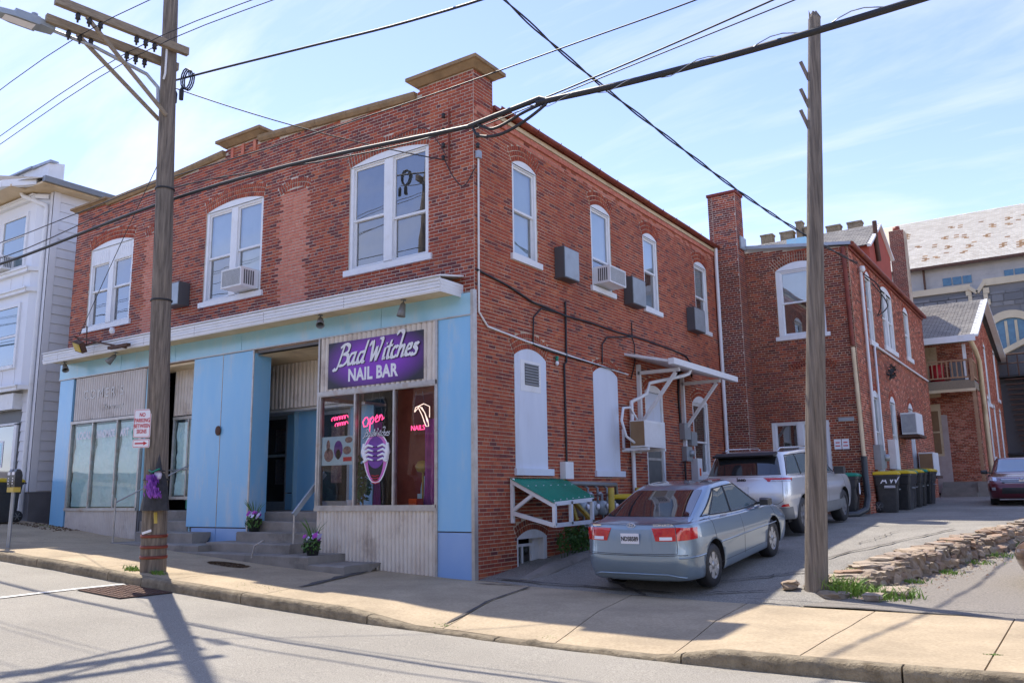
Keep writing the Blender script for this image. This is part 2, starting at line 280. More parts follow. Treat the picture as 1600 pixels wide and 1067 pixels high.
# ================================================================== setting
def sheet(name, xs, ys, zf, m, kind='structure'):
    b = MB(); nx = len(xs); b.add([(x, y, zf(x, y)) for y in ys for x in xs], [(j*nx+i, j*nx+i+1, (j+1)*nx+i+1, (j+1)*nx+i) for j in range(len(ys)-1) for i in range(nx-1)], 0, True)
    return b.build(name, m, kind=kind)
def lin(a, b, n): return [a+(b-a)*i/n for i in range(n+1)]
XS = [-300,-150,-80,-60,-45]+lin(-40, 40, 80)+[45,60,80,150,300]
sheet('ground', XS, [-300,-150,-60,-30,-20,-13]+lin(-12.6, 60, 60)+[80,120,200,400], lambda x, y: (road_z(x, y) if y < 0 else s_x(x)*max(0, 1-y/12)+min(p_y(y), l_y(y) if x > 4 else p_y(y)))-.28, M_dirt)
def rough(x, y, a=.006): return a*noise.noise(Vector((x*1.1, y*1.1, 0)))
sheet('road', lin(-60, 40, 250), lin(-13.2, KY-.13, 26), lambda x, y: road_z(x, y)+rough(x, y), M_road)
sheet('driveway', lin(-.2, 60, 130), lin(0, 60, 100), lambda x, y: (s_x(x) if x < 9 else .02)*max(0, 1-y/6)+(p_y(y) if x < wx(y)+.02 else min(l_y(y), p_y(y))-.09)+rough(x, y, .02), M_drive)
def lotz(x, y): return l_y(y)+rough(x+9, y, .02)-.0
b = MB(); rows = lin(0, 14, 56)
for i in range(60):
    for j in range(56):
        y0, y1 = rows[j], rows[j+1]; q = []
        for (f, y) in ((i/60, y0), ((i+1)/60, y0), ((i+1)/60, y1), (i/60, y1)):
            x = wx(y)+.04+f*f*30+f*2; q.append((x, y, lotz(x, y)))
        b.add(q, [(0,1,2,3)])
b.build('gravel_lot', M_gravel, kind='structure')
# opposite pavement, far side of the road
sheet('opposite_sidewalk', lin(-60, 40, 50), [-16, -13.2], lambda x, y: s_x(x)-.02, M_walk)
# sidewalk slabs
walk = MB(); walk.grid(lambda u, v: (-60+100*u, KY-.02+(3.4)*v, walk_z(-60+100*u, KY+3.4*v)-.05), 120, 6); walk = walk.build('sidewalk', M_tar, kind='structure')
J = [(-20,-20),(-18,-18),(-16.2,-16.2),(-14.3,-14.3),(-12.6,-12.6),(-11,-11),(-9.3,-9.3),(-7.6,-7.5),(-5.9,-5.6),(-4.0,-3.6),(-2.15,-1.35),(1.1,2.0),(2.9,3.62),(4.66,5.05),(6.33,6.33),(7.88,7.87),(9.45,9.45),(11,11),(12.6,12.6)]
def slab(x0, x1, X0, X1, ya, yb):
    b = MB(); n, k = 8, 8
    def fn(u, v):
        y = ya+(yb-ya)*v; t = y/KY; a = x0+(X0-x0)*t; c = x1+(X1-x1)*t; x = a+(c-a)*u
        return (x, y, walk_z(x, y)+rough(x, y, .008))
    b.grid(fn, n, k)
    E = [fn(i/n, 0) for i in range(n+1)]+[fn(1, j/k) for j in range(1, k+1)]+[fn(1-i/n, 1) for i in range(1, n+1)]+[fn(0, 1-j/k) for j in range(1, k)]
    m = len(E); b.add(E+[(p[0], p[1], p[2]-.06) for p in E], [(i, m+i, m+(i+1) % m, (i+1) % m) for i in range(m)])
    return b.build('paving_slab', M_walk, walk)
for (a, A), (c, C) in zip(J, J[1:]): slab(a+.008, c-.008, A+.008, C-.008, -.0, KY+.01)
# kerb stones
kerb = MB(); kerb.grid(lambda u, v: (-60+100*u, KY-.10+.06*v, walk_z(-60+100*u, KY)-.06), 100, 1); kerb = kerb.build('kerb', M_tar, kind='structure')
KJ = [-22,-19.5,-17,-14.6,-12.2,-9.8,-7.4,-5.05,-4.1,-1.6,.9,2.9,5.2,7.25,9.6,12]
for a, c in zip(KJ, KJ[1:]):
    b = MB(); n = 26; R = [(0,-.02),(0,-.0),(-.05,.008),(-.150,.002),(-.172,-.016),(-.180,-.08),(-.182,-.22)]
    def kf(u, v):
        x = a+.01+(c-a-.02)*u; k = v*6; i = int(round(k)); dy, dz = R[i]
        z = walk_z(x, KY)+dz; w = noise.noise(Vector((x*3.1, i*.7, 2)))*.012 if 1 < i < 6 else 0
        w += (noise.noise(Vector((x*13, i*.9, 5)))*.012+max(0,noise.noise(Vector((x*2.2, 3, a)))-.25)*.09*(i in (3,4)) if 2 < i < 6 else 0)
        return (x, KY+dy+w, z+(w if i in (3, 4) else 0))
    b.grid(kf, n, 6); 
    for u in (0, 1): b.add([kf(u, i/6) for i in range(7)]+[(kf(u,0)[0], KY, walk_z(a, KY)-.22)], [tuple(range(8))])
    b.build('kerb_stone', M_kerb, kerb)
def strip(name, pts, w, zf, m, parent=None, kind='structure', lift=.005):
    """ragged band lying on the ground along pts"""
    b = MB(); P = []; n = len(pts)
    for i in range(n):
        x, y = pts[i]; x2, y2 = pts[min(i+1, n-1)]; x1, y1 = pts[max(i-1, 0)]; dx, dy = x2-x1, y2-y1; l = math.hypot(dx, dy) or 1
        ww = w*(.5+random.random()*.7)*(.25 if i in (0, n-1) else 1)
        for s in (-.5, .5): px, py = x-dy/l*ww*s, y+dx/l*ww*s; P.append((px, py, zf(px, py)+lift))
    b.add(P, [(2*i, 2*i+1, 2*i+3, 2*i+2) for i in range(n-1)]); return b.build(name, m, parent, kind=kind if not parent else None)
def wob(a, c, n, s): return [(a[0]+(c[0]-a[0])*i/n+random.uniform(-s, s), a[1]+(c[1]-a[1])*i/n+random.uniform(-s, s)) for i in range(n+1)]
wz = lambda x, y: walk_z(x, y)+.010
dz_ = lambda x, y: (s_x(x))*max(0, 1-y/6)+p_y(y)+.024
strip('tar_seam', wob((.25,-.35), (1.0,-.1), 6, .02)+wob((1.0,-.1),(-2.15,-.0),1,0)[:1], .06, wz, M_tar)
strip('tar_patch', wob((-2.2,-.3), (-1.45,-2.6), 9, .03), .16, wz, M_tar)
strip('tar_seam', wob((1.15,-.1), (1.9,-3.2), 12, .012), .05, wz, M_tar)
strip('tar_seam', wob((2.0,.9), (3.2,-.1), 10, .03), .12, dz_, M_tar)
strip('tar_seam', wob((.3,.2), (3.5,.25), 14, .03), .07, dz_, M_tar)
for a, c, w in (((4.9,3.2),(6.3,8.6),.05),((3.6,9.2),(6.2,9.0),.04),((4.2,10.5),(7.0,12.4),.05),((5.0,5.2),(5.3,8),.03),((4.3,14.5),(7.4,15.0),.05),((3.9,1.2),(4.9,2.2),.05),((3.9,.35),(4.75,.75),.05)):
    strip('asphalt_crack', wob(a, c, 16, .05), w, dz_, M_tar)
for a, c in (((-4.2,-3.1),(-3.6,-2.2)),((-11.3,-2.9),(-9.3,-1.2))): strip('sidewalk_crack', wob(a, c, 10, .03), .03, wz, M_tar)
strip('asphalt_crack', wob((4.6,.08), (12,-.02), 60, .012), .05, lambda x, y: .045, M_tar)
# painted stop line and storm grate in the road
b = MB(); L_ = lin(0, 1, 20)
b.add([(-4.5+.75*t*t+s*.11+random.uniform(-.006,.006), -3.62-4.4*t, road_z(-4.5+.75*t*t+s*.11,-3.62-4.4*t)+.012) for t in L_ for s in (-.5,.5)], [(2*i,2*i+2,2*i+3,2*i+1) for i in range(20)]); b.build('painted_line', M_line, kind='structure')
gt = thing('storm_grate', (-3.75,-4.1,road_z(-3.75,-4)), 'rusty cast iron storm drain grate in the road beside the kerb at the tall pole', 'storm grate')
b = MB(); Z = road_z(-3.75,-4.1)+.014; b.box(-4.32,-3.18,-4.5,-3.62,Z-.03,Z+.002); b.build('grate_frame', M_dark, gt)
b = MB()
for i in range(13): x = -4.30+i*.0915; b.box(x, x+.035,-4.49,-3.63,Z+.003,Z+.014)
b.build('grate_bar', M_iron, gt)
b = MB()
for j in range(9): y = -4.49+j*.1025; b.box(-4.31,-3.19,y,y+.035,Z+.0035,Z+.0145)
b.build('cross_bar', M_iron, gt)
for ch_ in gt.children:
    for v_ in ch_.data.vertices: v_.co.z += road_z(v_.co.x, v_.co.y)-road_z(-3.75,-4.1)-.006
# ================================================================== walls
BH, BL, JT = .068, .213, .0125
def pmap(o, u, n):
    o = Vector(o); u = Vector(u); n = Vector(n)
    f = lambda a, z, k=0.0: (o.x+u.x*a+n.x*k, o.y+u.y*a+n.y*k, o.z+z)
    f.u = u; f.n = n; f.o = o; return f
class Wall:
    def __init__(s, pm, u0, u1, z0, z1, top=None, bot=None): s.pm = pm; s.u0, s.u1, s.z0, s.z1 = u0, u1, z0, z1; s.top = top; s.bot = bot; s.holes = []; s.ex = []; s.bricks = []
    def hole(s, u0, u1, z0, z1): s.holes.append((u0, u1, z0, z1)); s.ex.append(lambda z: (u0, u1) if z0 < z < z1 else None)
    def block(s, u0, u1, z0, z1): s.ex.append(lambda z: (u0, u1) if z0 < z < z1 else None)
    def arched(s, u0, u1, z0, zs, rise, ring, hole=True):
        """opening with a segmental arch head; ring = depth of the brick arch"""
        if hole: s.holes.append((u0, u1, z0, zs))
        w = (u1-u0)/2; R = (w*w+rise*rise)/(2*rise); cz = zs+rise-R; cu = (u0+u1)/2; Ro = R+ring; wo = w+ring*w/R*1.0
        def f(z):
            if z < z0: return None
            if z < zs-.02: return (u0, u1) if hole else None
            q = Ro*Ro-(z-cz)**2
            if q <= 0 : return None
            h = min(math.sqrt(q), wo, max((z-cz)*w/math.sqrt(max(R*R-w*w,1e-6))+.004, 0))
            if not hole and z < cz+R-.01: k = math.sqrt(R*R-(z-cz)**2); return [(cu-h, cu-k), (cu+k, cu+h)] if h > k else None
            return (cu-h, cu+h)
        s.ex.append(f); return cu, cz, R, w
    def run(s, zone, step=True):
        pm = s.pm; k = 0; z = s.z0
        while z < s.z1-.03:
            zc = z+BH/2
            iv = [(s.u0, s.u1)]
            for e in s.ex:
                rs = e(zc)
                for r in (rs if isinstance(rs, list) else [rs] if rs else []):
                    nv = []
                    for a, c in iv:
                        if r[1] <= a or r[0] >= c: nv.append((a, c))
                        else:
                            if r[0] > a: nv.append((a, r[0]))
                            if r[1] < c: nv.append((r[1], c))
                    iv = nv
            hdr = (k % 7 == 6); L = BL/2 if hdr else BL; off = (BL/2 if k % 2 else 0)+(BL/4 if hdr else 0)
            for a, c in iv:
                if c-a < .02: continue
                i = math.floor((a-s.u0-off)/L)
                while True:
                    x0 = s.u0+off+i*L; x1 = x0+L; i += 1
                    if x0 >= c: break
                    q0, q1 = max(x0, a), min(x1, c)
                    if q1-q0 < .028: continue
                    if s.top and zc > s.top((q0+q1)/2)-.02: continue
                    if s.bot and zc < s.bot((q0+q1)/2): continue
                    s.bricks.append((q0, q1-JT, z, zone((q0+q1)/2, zc), q1-q0 > BL-.004 and not hdr))
            z += BH; k += 1
    def mortar(s, b, m=0, reveal=.22):
        pm = s.pm; us = sorted({s.u0, s.u1}|{min(max(h[i], s.u0), s.u1) for h in s.holes for i in (0, 1)}|set(lin(s.u0, s.u1, 8) if s.top else []))
        zs = sorted({s.z0, s.z1}|{min(max(h[i], s.z0), s.z1) for h in s.holes for i in (2, 3)})
        for u0, u1 in zip(us, us[1:]):
            for z0, z1 in zip(zs, zs[1:]):
                cu, cz = (u0+u1)/2, (z0+z1)/2
                if any(h[0] < cu < h[1] and h[2] < cz < h[3] for h in s.holes): continue
                a = c = z1; d = e = z0
                if s.top and z1 >= s.z1-1e-6: a, c = s.top(u0), s.top(u1)
                b.add([pm(u0, d), pm(u1, e), pm(u1, c), pm(u0, a)], [(0,1,2,3)], m)
        for u0, u1, z0, z1 in s.holes:
            for (p, q) in (((u0,z0),(u0,z1)),((u1,z1),(u1,z0)),((u0,z1),(u1,z1)),((u1,z0),(u0,z0))):
                b.add([pm(*p), pm(*q), pm(*q, -reveal), pm(*p, -reveal)], [(0,1,2,3)], m)
BMATS = [M_brick, M_brickd, M_bricko, M_brickr]
def unit_brick(slot, m, name='brick'):
    b = MB(); b.pbox(lambda u, z, n: (u, -n, z), 0, BL-JT, 0, BH-.0135, -.004, .005); me = bpy.data.meshes.new(name); me.from_pydata(b.v, [], b.f); me.materials.append(m); me.update(); return me
def lay(walls, wall_objs, building, nmax, reach):
    """bricks as parts (largest in the photo) and the rest joined"""
    allb = []
    for wi, w in enumerate(walls):
        n = w.pm.n
        for k, (u0, u1, z, sl, full) in enumerate(w.bricks):
            if full and reach(wi, u0, z):
                p = Vector(w.pm((u0+u1)/2, z)); d = p-CAM; allb.append((abs(d.normalized().dot(n))/d.length_squared, wi, k))
    allb.sort(reverse=True); pick = {(wi, k) for _, wi, k in allb[:nmax]}
    units = {}
    for wi, w in enumerate(walls):
        b = MB(); n = w.pm.n; u = w.pm.u
        for k, (u0, u1, z, sl, full) in enumerate(w.bricks):
            j = random.uniform(-.0025, .0025)
            if (wi, k) in pick:
                if sl not in units: units[sl] = unit_brick(sl, BMATS[sl])
                o = bpy.data.objects.new('brick', units[sl]); COL.objects.link(o); o.parent = wall_objs[wi]
                P = Vector(w.pm(u0, z+.007, j)); Mx = Matrix(((u.x, -n.x, 0, P.x), (u.y, -n.y, 0, P.y), (0, 0, 1, P.z), (0, 0, 0, 1)))
                o.matrix_basis = Mx
            else:
                P = [w.pm(a, c, q) for q, a, c in ((0,u0,z+.007),(0,u1,z+.007),(0,u1,z+BH-.0065),(0,u0,z+BH-.0065),(.005+j,u0,z+.007),(.005+j,u1,z+.007),(.005+j,u1,z+BH-.0065),(.005+j,u0,z+BH-.0065))]
                b.add(P, [(4,5,6,7),(0,1,5,4),(1,2,6,5),(2,3,7,6),(3,0,4,7)], sl)
        if b.f: b.build('brickwork', BMATS, wall_objs[wi], kind='stuff')
def mk_wall_obj(w, b, parent, m=None):
    """wall object keeps its vertices in world place but its own matrix identity under the building"""
    return b.build('wall', m or M_mortar, parent)
def arch(parent, pm, cu, cz, R, w, rings, slot=0, mort=None, ring_w=.105, n_out=.009, zs=None):
    """rowlock rings of voussoirs over an opening"""
    b = MB(); a0 = math.asin(min(1, w/R)); Rt = R+rings*ring_w; K = 16
    pts = [(cu+r*math.sin(a), cz+r*math.cos(a)) for r, s in ((R, 1), (Rt, -1)) for a in [s*(-a0+2*a0*i/K) for i in range(K+1)]]
    b.prism(pts, pm, -.05, .0015, 4)
    for g in range(rings):
        r0 = R+g*ring_w+.008; r1 = R+(g+1)*ring_w-.009; n = max(5, int(2*a0*(r0+r1)/2/.074))
        for i in range(n):
            a = -a0+2*a0*(i+.16)/n; c = -a0+2*a0*(i+.84)/n; j = random.uniform(0, .004)
            P = [pm(cu+r*math.sin(t), cz+r*math.cos(t), q) for q in (0, n_out+.003+j) for r, t in ((r0,a),(r0,c),(r1,c),(r1,a))]
            b.add(P, [(4,5,6,7),(0,1,5,4),(1,2,6,5),(2,3,7,6),(3,0,4,7)], slot)
    return b.build('arch', BMATS+[mort or M_mortar], parent, kind='stuff')
def seg_pts(cu, cz, R, w, K=14, r=0):
    a0 = math.asin(min(1, w/R)); return [(cu+(R-r)*math.sin(-a0+2*a0*i/K), cz+(R-r)*math.cos(-a0+2*a0*i/K)) for i in range(K+1)]
def sash(win, pm, u0, u1, z0, z1, n, backing=None, fr=.045, fm=None, gm=None, depth=.03):
    b = MB(); m = fm or M_white
    b.pbox(pm, u0, u1, z0, z0+fr, n-depth, n); b.pbox(pm, u0, u1, z1-fr, z1, n-depth, n); b.pbox(pm, u0, u0+fr, z0+fr, z1-fr, n-depth, n); b.pbox(pm, u1-fr, u1, z0+fr, z1-fr, n-depth, n)
    b.build('sash', m, win)
    b = MB(); b.add([pm(u0+fr*.8, z0+fr*.8, n-depth*.6), pm(u1-fr*.8, z0+fr*.8, n-depth*.6), pm(u1-fr*.8, z1-fr*.8, n-depth*.6), pm(u0+fr*.8, z1-fr*.8, n-depth*.6)], [(0,1,2,3)]); b.build('pane', gm or M_glass, win)
    if backing:
        b = MB(); b.add([pm(u0, z0, n-depth-.05), pm(u1, z0, n-depth-.05), pm(u1, z1, n-depth-.05), pm(u0, z1, n-depth-.05)], [(0,1,2,3)]); b.build('window_shade' if backing is not M_shaded else 'insect_screen', backing, win)
def window(parent, pm, u0, u1, z0, zs, rise, geo, lights=1, top=M_shade, low=M_shade, meet=.5, head=.0, sill=.10, jamb=.085, mull=.22, fm=None, sillw=.12, headm=None):
    """painted double hung window; part of parent, sashes, panes and sill are its sub-parts"""
    m = fm or M_white; b = MB()
    b.pbox(pm, u0, u0+jamb, z0, zs, -.14, -.015); b.pbox(pm, u1-jamb, u1, z0, zs, -.14, -.015)
    zt = zs-head
    if head > 0: b.pbox(pm, u0+jamb, u1-jamb, zt, zs, -.14, -.02)
    b.pbox(pm, u0+jamb, u1-jamb, z0, z0+.05, -.14, -.03)
    if geo:
        cu, cz, R, w = geo; P = seg_pts(cu, cz, R, w-.002)
        b.prism([(u0, zs)]+[p for p in P if p[1] > zs-.0001]+[(u1, zs)], pm, -.14, .004)
    if lights == 2: c = (u0+u1)/2; b.pbox(pm, c-mull/2, c+mull/2, z0+.05, zt, -.13, -.012)
    win = b.build('window', m, parent)
    cells = [(u0+jamb, u1-jamb)] if lights == 1 else [(u0+jamb, (u0+u1)/2-mull/2), ((u0+u1)/2+mull/2, u1-jamb)]
    for i, (a, c) in enumerate(cells):
        tm = top[i] if isinstance(top, list) else top; lm = low[i] if isinstance(low, list) else low; me_ = meet[i] if isinstance(meet, list) else meet
        zm = z0+.05+(zt-z0-.05)*me_
        sash(win, pm, a, c, zm-.02, zt, -.05, tm, fm=m); sash(win, pm, a, c, z0+.05, zm+.02, -.085, lm, fm=m)
    b = MB(); b.pbox(pm, u0-.10, u1+.10, z0-sillw, z0, -.14, sill*.6); b.build('sill', m, win)
    return win
def aircon(name, pm, u0, u1, z0, z1, proj, label, group=None):
    P = pm((u0+u1)/2, z0, proj/2); t = thing(name, P, label, 'air conditioner', group)
    b = MB(); b.pbox(pm, u0, u1, z0, z1, -.1, proj-.012); b.build('case', M_white, t)
    b = MB(); b.pbox(pm, u0+.03, u1-.03, z0+.03, z1-.03, proj-.011, proj-.004); b.build('coil_face', M_grey, t)
    b = MB(); n = 14
    for i in range(n+1): z = z0+.04+(z1-z0-.08)*i/n; b.pbox(pm, u0+.03, u1-.03, z-.003, z+.003, proj-.004, proj+.002)
    for u in (u0, u1-.03): b.pbox(pm, u, u+.03, z0, z1, proj-.012, proj+.004)
    for z in (z0, z1-.03): b.pbox(pm, u0+.03, u1-.03, z, z+.03, proj-.012, proj+.003)
    b.build('front_grille', M_white, t)
    for s in (-.001, u1-u0+.001):
        for i in range(5): b = MB(); b.pbox(pm, u0+s-.003, u0+s+.003, z0+.05, z1-.05, proj*.25+i*proj*.13, proj*.25+i*proj*.13+proj*.07); b.build('side_vent', M_boxs, t)
    return t
# ================================================================== the corner brick building
BLD = thing('brick_building', (0,0,0), 'two storey red brick corner building with blue shopfront and stepped parapet', 'building')
PF = pmap((0,0,0), (1,0,0), (0,-1,0)); PS = pmap((0,0,0), (0,1,0), (1,0,0))
def topf(u): return interp(u, (-13.75,-12.3,-12.29,-9.15,-7.3,-7.29,-6.1,-6.09,-1.36,-1.35,.1), (9.35,9.35,9.28,9.36,9.47,9.66,9.66,9.52,9.20,9.44,9.44))
WF = Wall(PF, -13.72, 0, 4.66, 9.2, top=lambda u: topf(u)); WF.z1 = 9.7
def fz(u, z):
    r = random.random()
    if (-5.30 < u+.05*math.sin(z*40) < -4.42 or -10.35 < u+.05*math.sin(z*40) < -9.5) and z < 8.05: return 2
    if z > 8.0 and u < -1.3: return 1 if r < .45 else 0
    if z < 5.75: return 1 if r < .5 else 0
    return 1 if r < (.25 if u < -3.2 else .12) else 0
g1 = WF.arched(-3.18,-1.08,6.0,8.19,.14,.31); g2 = WF.arched(-7.92,-5.88,6.0,8.17,.14,.31); g3 = WF.arched(-12.9,-10.92,6.0,8.13,.14,.31)
n1 = WF.arched(-5.30,-4.42,5,8.06,.10,.21,hole=False); n2 = WF.arched(-10.35,-9.5,5,8.06,.10,.21,hole=False)
WF.run(fz)
WS = Wall(PS, 0, 12.75, -.35, 8.75)
def sz(u, z):
    r = random.random()
    if u < .42+.06*((int(z/BH) % 4) < 2) and z < 5.1: return 0
    if z > 8.45: return 2 if r < .7 else 0
    return 1 if r < .13 else 0
side2 = [(1.26,2.16),(4.45,5.42),(7.2,8.06),(10.6,11.55)]; gs = []
for a, c in side2: gs.append(WS.arched(a, c, 6.1, 7.98, .13, .31))
blk = [(1.24,2.38,1.86),(4.33,5.5,1.86)]; gb = []
for a, c, z0 in blk: gb.append(WS.arched(a, c, z0+.12, 4.12, .17, .33 if a < 3 else .22))
gd = WS.arched(6.95,8.0,1.55,3.95,.18,.21); gw = WS.arched(9.95,11.1,1.95,3.92,.2,.21); gbw = WS.arched(1.25,2.28,-.1,.72,.14,.24)
WS.run(sz)
w = WF; b = MB(); w.mortar(b); wallF = b.build('wall', M_mortar, BLD)
b = MB(); WS.mortar(b); wallS = b.build('wall', M_mortar2, BLD)
# pedestal return on the side and blocks behind parapet
PED = Wall(PS, 0, .62, 8.75, 9.42); PED.run(lambda u, z: 0 if random.random() < .8 else 1)
b = MB(); PED.mortar(b); b.box(-1.33,-.003,.003,.62,8.7,9.43); b.box(-.003,-.0005,.62,.62,8.7,9.4); b.box(-7.28,-6.1,.003,.5,9.0,9.66); pw = b.build('wall', M_mortar, BLD)
PB = Wall(pmap((0,.62,0), (-1,0,0), (0,1,0)), 0, 1.3, 8.75, 9.42)
lay([WF, WS, PED], [wallF, wallS, pw], BLD, 300, lambda wi, u, z: (z > 5.5 and u > -9) if wi == 0 else (wi == 1 and (z > 4.3 or u < 3.3) and u < 6) or wi == 2)
MATI = None
for g, r in ((g1,3),(g2,3),(g3,3)): arch(BLD, PF, *g, r, 0 if g is g1 else 0)
for g in (n1, n2): arch(BLD, PF, *g, 2, 0)
for g in gs: arch(BLD, PS, *g, 3, 0, M_mortar2)
for g, r in zip(gb, (3, 2)): arch(BLD, PS, *g, r, 0, M_mortar2)
for g in (gd, gw): arch(BLD, PS, *g, 2, 0, M_mortar2)
arch(BLD, PS, *gbw, 2, 3, M_mortar2)
# parapet mass, flat roof, dark rooms inside
b = MB(); b.box(-13.7,-.02,.004,.30,8.6,9.15); b.build('parapet_back', M_mortar, BLD)
b = MB(); b.box(-13.7,-.02,.30,12.7,8.72,8.80); b.build('roof', M_roofd, BLD)
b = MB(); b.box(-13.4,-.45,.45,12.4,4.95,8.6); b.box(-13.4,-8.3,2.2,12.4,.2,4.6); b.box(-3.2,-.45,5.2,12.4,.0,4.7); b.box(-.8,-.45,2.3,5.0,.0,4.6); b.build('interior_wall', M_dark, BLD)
b = MB(); b.box(-13.72,-13.70,.0,12.7,0,9.1); b.build('wall', M_mortar2, BLD)
# copings
def coping(pts, th=.14, out=.10, back=.42):
    b = MB(); V = []
    for u, z in pts: V += [(u, -out*.6, z), (u, -out, z+th*.45), (u, -out, z+th), (u, back, z+th), (u, back, z)]
    K = 5; b.add(V, [(i*K+j, i*K+(j+1) % K, (i+1)*K+(j+1) % K, (i+1)*K+j) for i in range(len(pts)-1) for j in range(K)]+[tuple(range(K)), tuple(range((len(pts)-1)*K, len(pts)*K))[::-1]])
    return b.build('coping', M_sand, BLD)
for a, c in zip(lin(-12.25,-7.32,5), lin(-12.25,-7.32,5)[1:]): coping([(a+.004, topf(a+.03)), (c-.004, topf(c-.03))])
for a, c in zip(lin(-6.08,-1.38,5), lin(-6.08,-1.38,5)[1:]): coping([(a+.004, topf(a+.03)), (c-.004, topf(c-.03))])
def cap(u0, u1, z, y0, y1, th=.17, o=.2):
    b = MB(); R = [(o*.25, 0), (o*.8, th*.55), (o, th*.6), (o, th)]
    V = [(x, y, z+h) for q, h in R for x, y in ((u0-q, y0-q), (u1+q, y0-q), (u1+q, y1+q), (u0-q, y1+q))]
    b.add(V, [(i*4+j, i*4+(j+1) % 4, (i+1)*4+(j+1) % 4, (i+1)*4+j) for i in range(3) for j in range(4)]+[(0,3,2,1),(12,13,14,15)]); return b.build('coping', M_sand, BLD)
cap(-1.33, 0, 9.44, 0, .60); cap(-7.28, -6.1, 9.66, 0, .5); cap(-13.74,-12.32,9.36,0,.5,.13,.16)
for u in (-7.1,-6.72,-6.3): b = MB(); b.pbox(PF, u, u+.09, 9.36, 9.62, 0, .03); b.build('raised_panel', M_bricko, BLD)   # on the middle pedestal
# gutter, fascia, corbel on the side
b = MB(); b.box(.012,.05,.64,12.75,8.70,8.79); b.build('wood_fascia', M_cream, BLD)
gut = MB()
for i in range(9):
    a = math.pi*(1+i/8); 
for rr, sgn in ((.075, 1),):
    P = [(.13+.075*math.cos(math.pi+math.pi*i/8), 8.87+.075*math.sin(math.pi+math.pi*i/8)) for i in range(9)]+[(.13+.066*math.cos(-math.pi*i/8), 8.87+.066*math.sin(-math.pi*i/8)) for i in range(9)]
    ys = lin(.64, 12.78, 24); V = [(x, y, z+.006*math.sin(y*2.1)) for y in ys for x, z in P]; n = len(P)
    gut.add(V, [(i*n+j, i*n+(j+1) % n, (i+1)*n+(j+1) % n, (i+1)*n+j) for i in range(24) for j in range(n)]+[tuple(range(n)), tuple(range(24*n, 25*n))[::-1]])
gut = gut.build('gutter', M_cop, BLD)
for i in range(14):
    b = MB(); y = 1.1+i*.88; b.tube([(.045,y,8.86),(.06,y,8.80),(.13,y,8.785),(.2,y,8.81),(.215,y,8.89)], .009, 5); b.build('bracket', M_cop, gut)
b = MB(); b.box(-.12,.05,.62,12.7,8.795,8.84); b.box(-.02,.055,.62,12.7,8.84,8.93); b.build('roof_edge', M_cop, BLD)
for k, (z, n) in enumerate(((8.56,.05),(8.63,.03))):
    b = MB(); u = .65
    while u < 12.6:
        if k == 1 or True: b.pbox(PS, u, u+.203, z, z+.058, 0, n+random.uniform(0,.006), 2)
        u += .213
    b.build('corbel_course', BMATS, BLD, kind='stuff')
# windows -----------------------------------------------------------
window(BLD, PF, -3.18,-1.08,6.0,8.19,.14,g1,2,top=M_shaded,low=[M_shaded,M_shaded],meet=[.47,.40],head=.03)
window(BLD, PF, -7.92,-5.88,6.0,8.17,.14,g2,2,top=M_shade,low=[M_shaded,M_shade],meet=[.48,.5],head=.05)
wn3 = window(BLD, PF, -12.9,-10.92,6.0,8.13,.14,g3,2,top=M_shaded,low=M_shaded,meet=.56,head=.42)
for a, c in ((-12.78,-12.05),(-11.77,-11.04)):
    b = MB(); b.pbox(PF, a, c, 7.70, 8.06, -.02, -.012)
    for i in range(8): u = a+(c-a)*(i+.5)/8; b.pbox(PF, u-.003, u+.003, 7.71, 8.05, -.012, -.006)
    b.build('head_panel', M_white, wn3)
for k, ((a, c), g) in enumerate(zip(side2, gs)):
    window(BLD, PS, a, c, 6.1, 7.98, .13, g, 1, top=M_shade, low=M_shade if k == 0 else M_shaded, meet=(.5,.36,.52,.5)[k], head=.03, jamb=.07)
for k, ((a, c, z0), g) in enumerate(zip(blk, gb)):
    b = MB(); cu, cz, R, w_ = g; b.prism([(a+.004, z0+.12)]+seg_pts(cu, cz, R, w_-.004)+[(c-.004, z0+.12)], PS, -.10, .004); bd = b.build('blocked_window', M_board, BLD)
    b = MB(); b.pbox(PS, a-.05, c+.14, z0, z0+.13, -.1, .06); b.build('sill', M_board, bd)
    if k == 0:
        b = MB(); b.pbox(PS, a+.20, a+.92, 3.46, 4.06, -.019, .012); b.build('vent_frame', M_white, bd)
        b = MB(); b.pbox(PS, a+.34, a+.84, 3.58, 4.0, .013, .018); b.build('vent_opening', M_boxs, bd)
        b = MB(); [b.pbox(PS, a+.34, a+.84, 3.60+i*.055, 3.615+i*.055, .019, .03) for i in range(8)]; b.build('louvre', M_galv, bd)
        b = MB(); b.pbox(PS, a+.2, a+.9, 3.24, 3.44, -.019, -.006); b.build('patch_board', M_board, bd)
window(BLD, PS, 9.95,11.1,1.95,3.92,.2,gw,1,top=M_shaded,low=M_shaded,meet=.45,head=.03,jamb=.09)
# basement window in its arched white frame
b = MB(); cu, cz, R, w_ = gbw; b.prism([(1.25,.70)]+seg_pts(cu, cz, R, w_-.003)+[(2.28,.70)], PS, -.2, .004); b.pbox(PS, 1.25,1.29,-.1,.70,-.2,-.0); b.pbox(PS, 2.16,2.28,-.1,.70,-.2,.0); b.pbox(PS, 1.95,2.16,-.05,.70,-.2,-.12); bw = b.build('basement_window', M_white, BLD)
sash(bw, PS, 1.29, 1.95, .18, .60, -.13, M_dark, fr=.05); b = MB(); b.pbox(PS, 1.60,1.63,.2,.58,-.16,-.12); b.build('mullion', M_white, bw)
b = MB()
for i in range(4): b.pbox(PS, 1.29, 1.95, -.08+i*.062, -.03+i*.062, -.16, -.12+.01*(i % 2))
b.build('board', M_deck, bw)
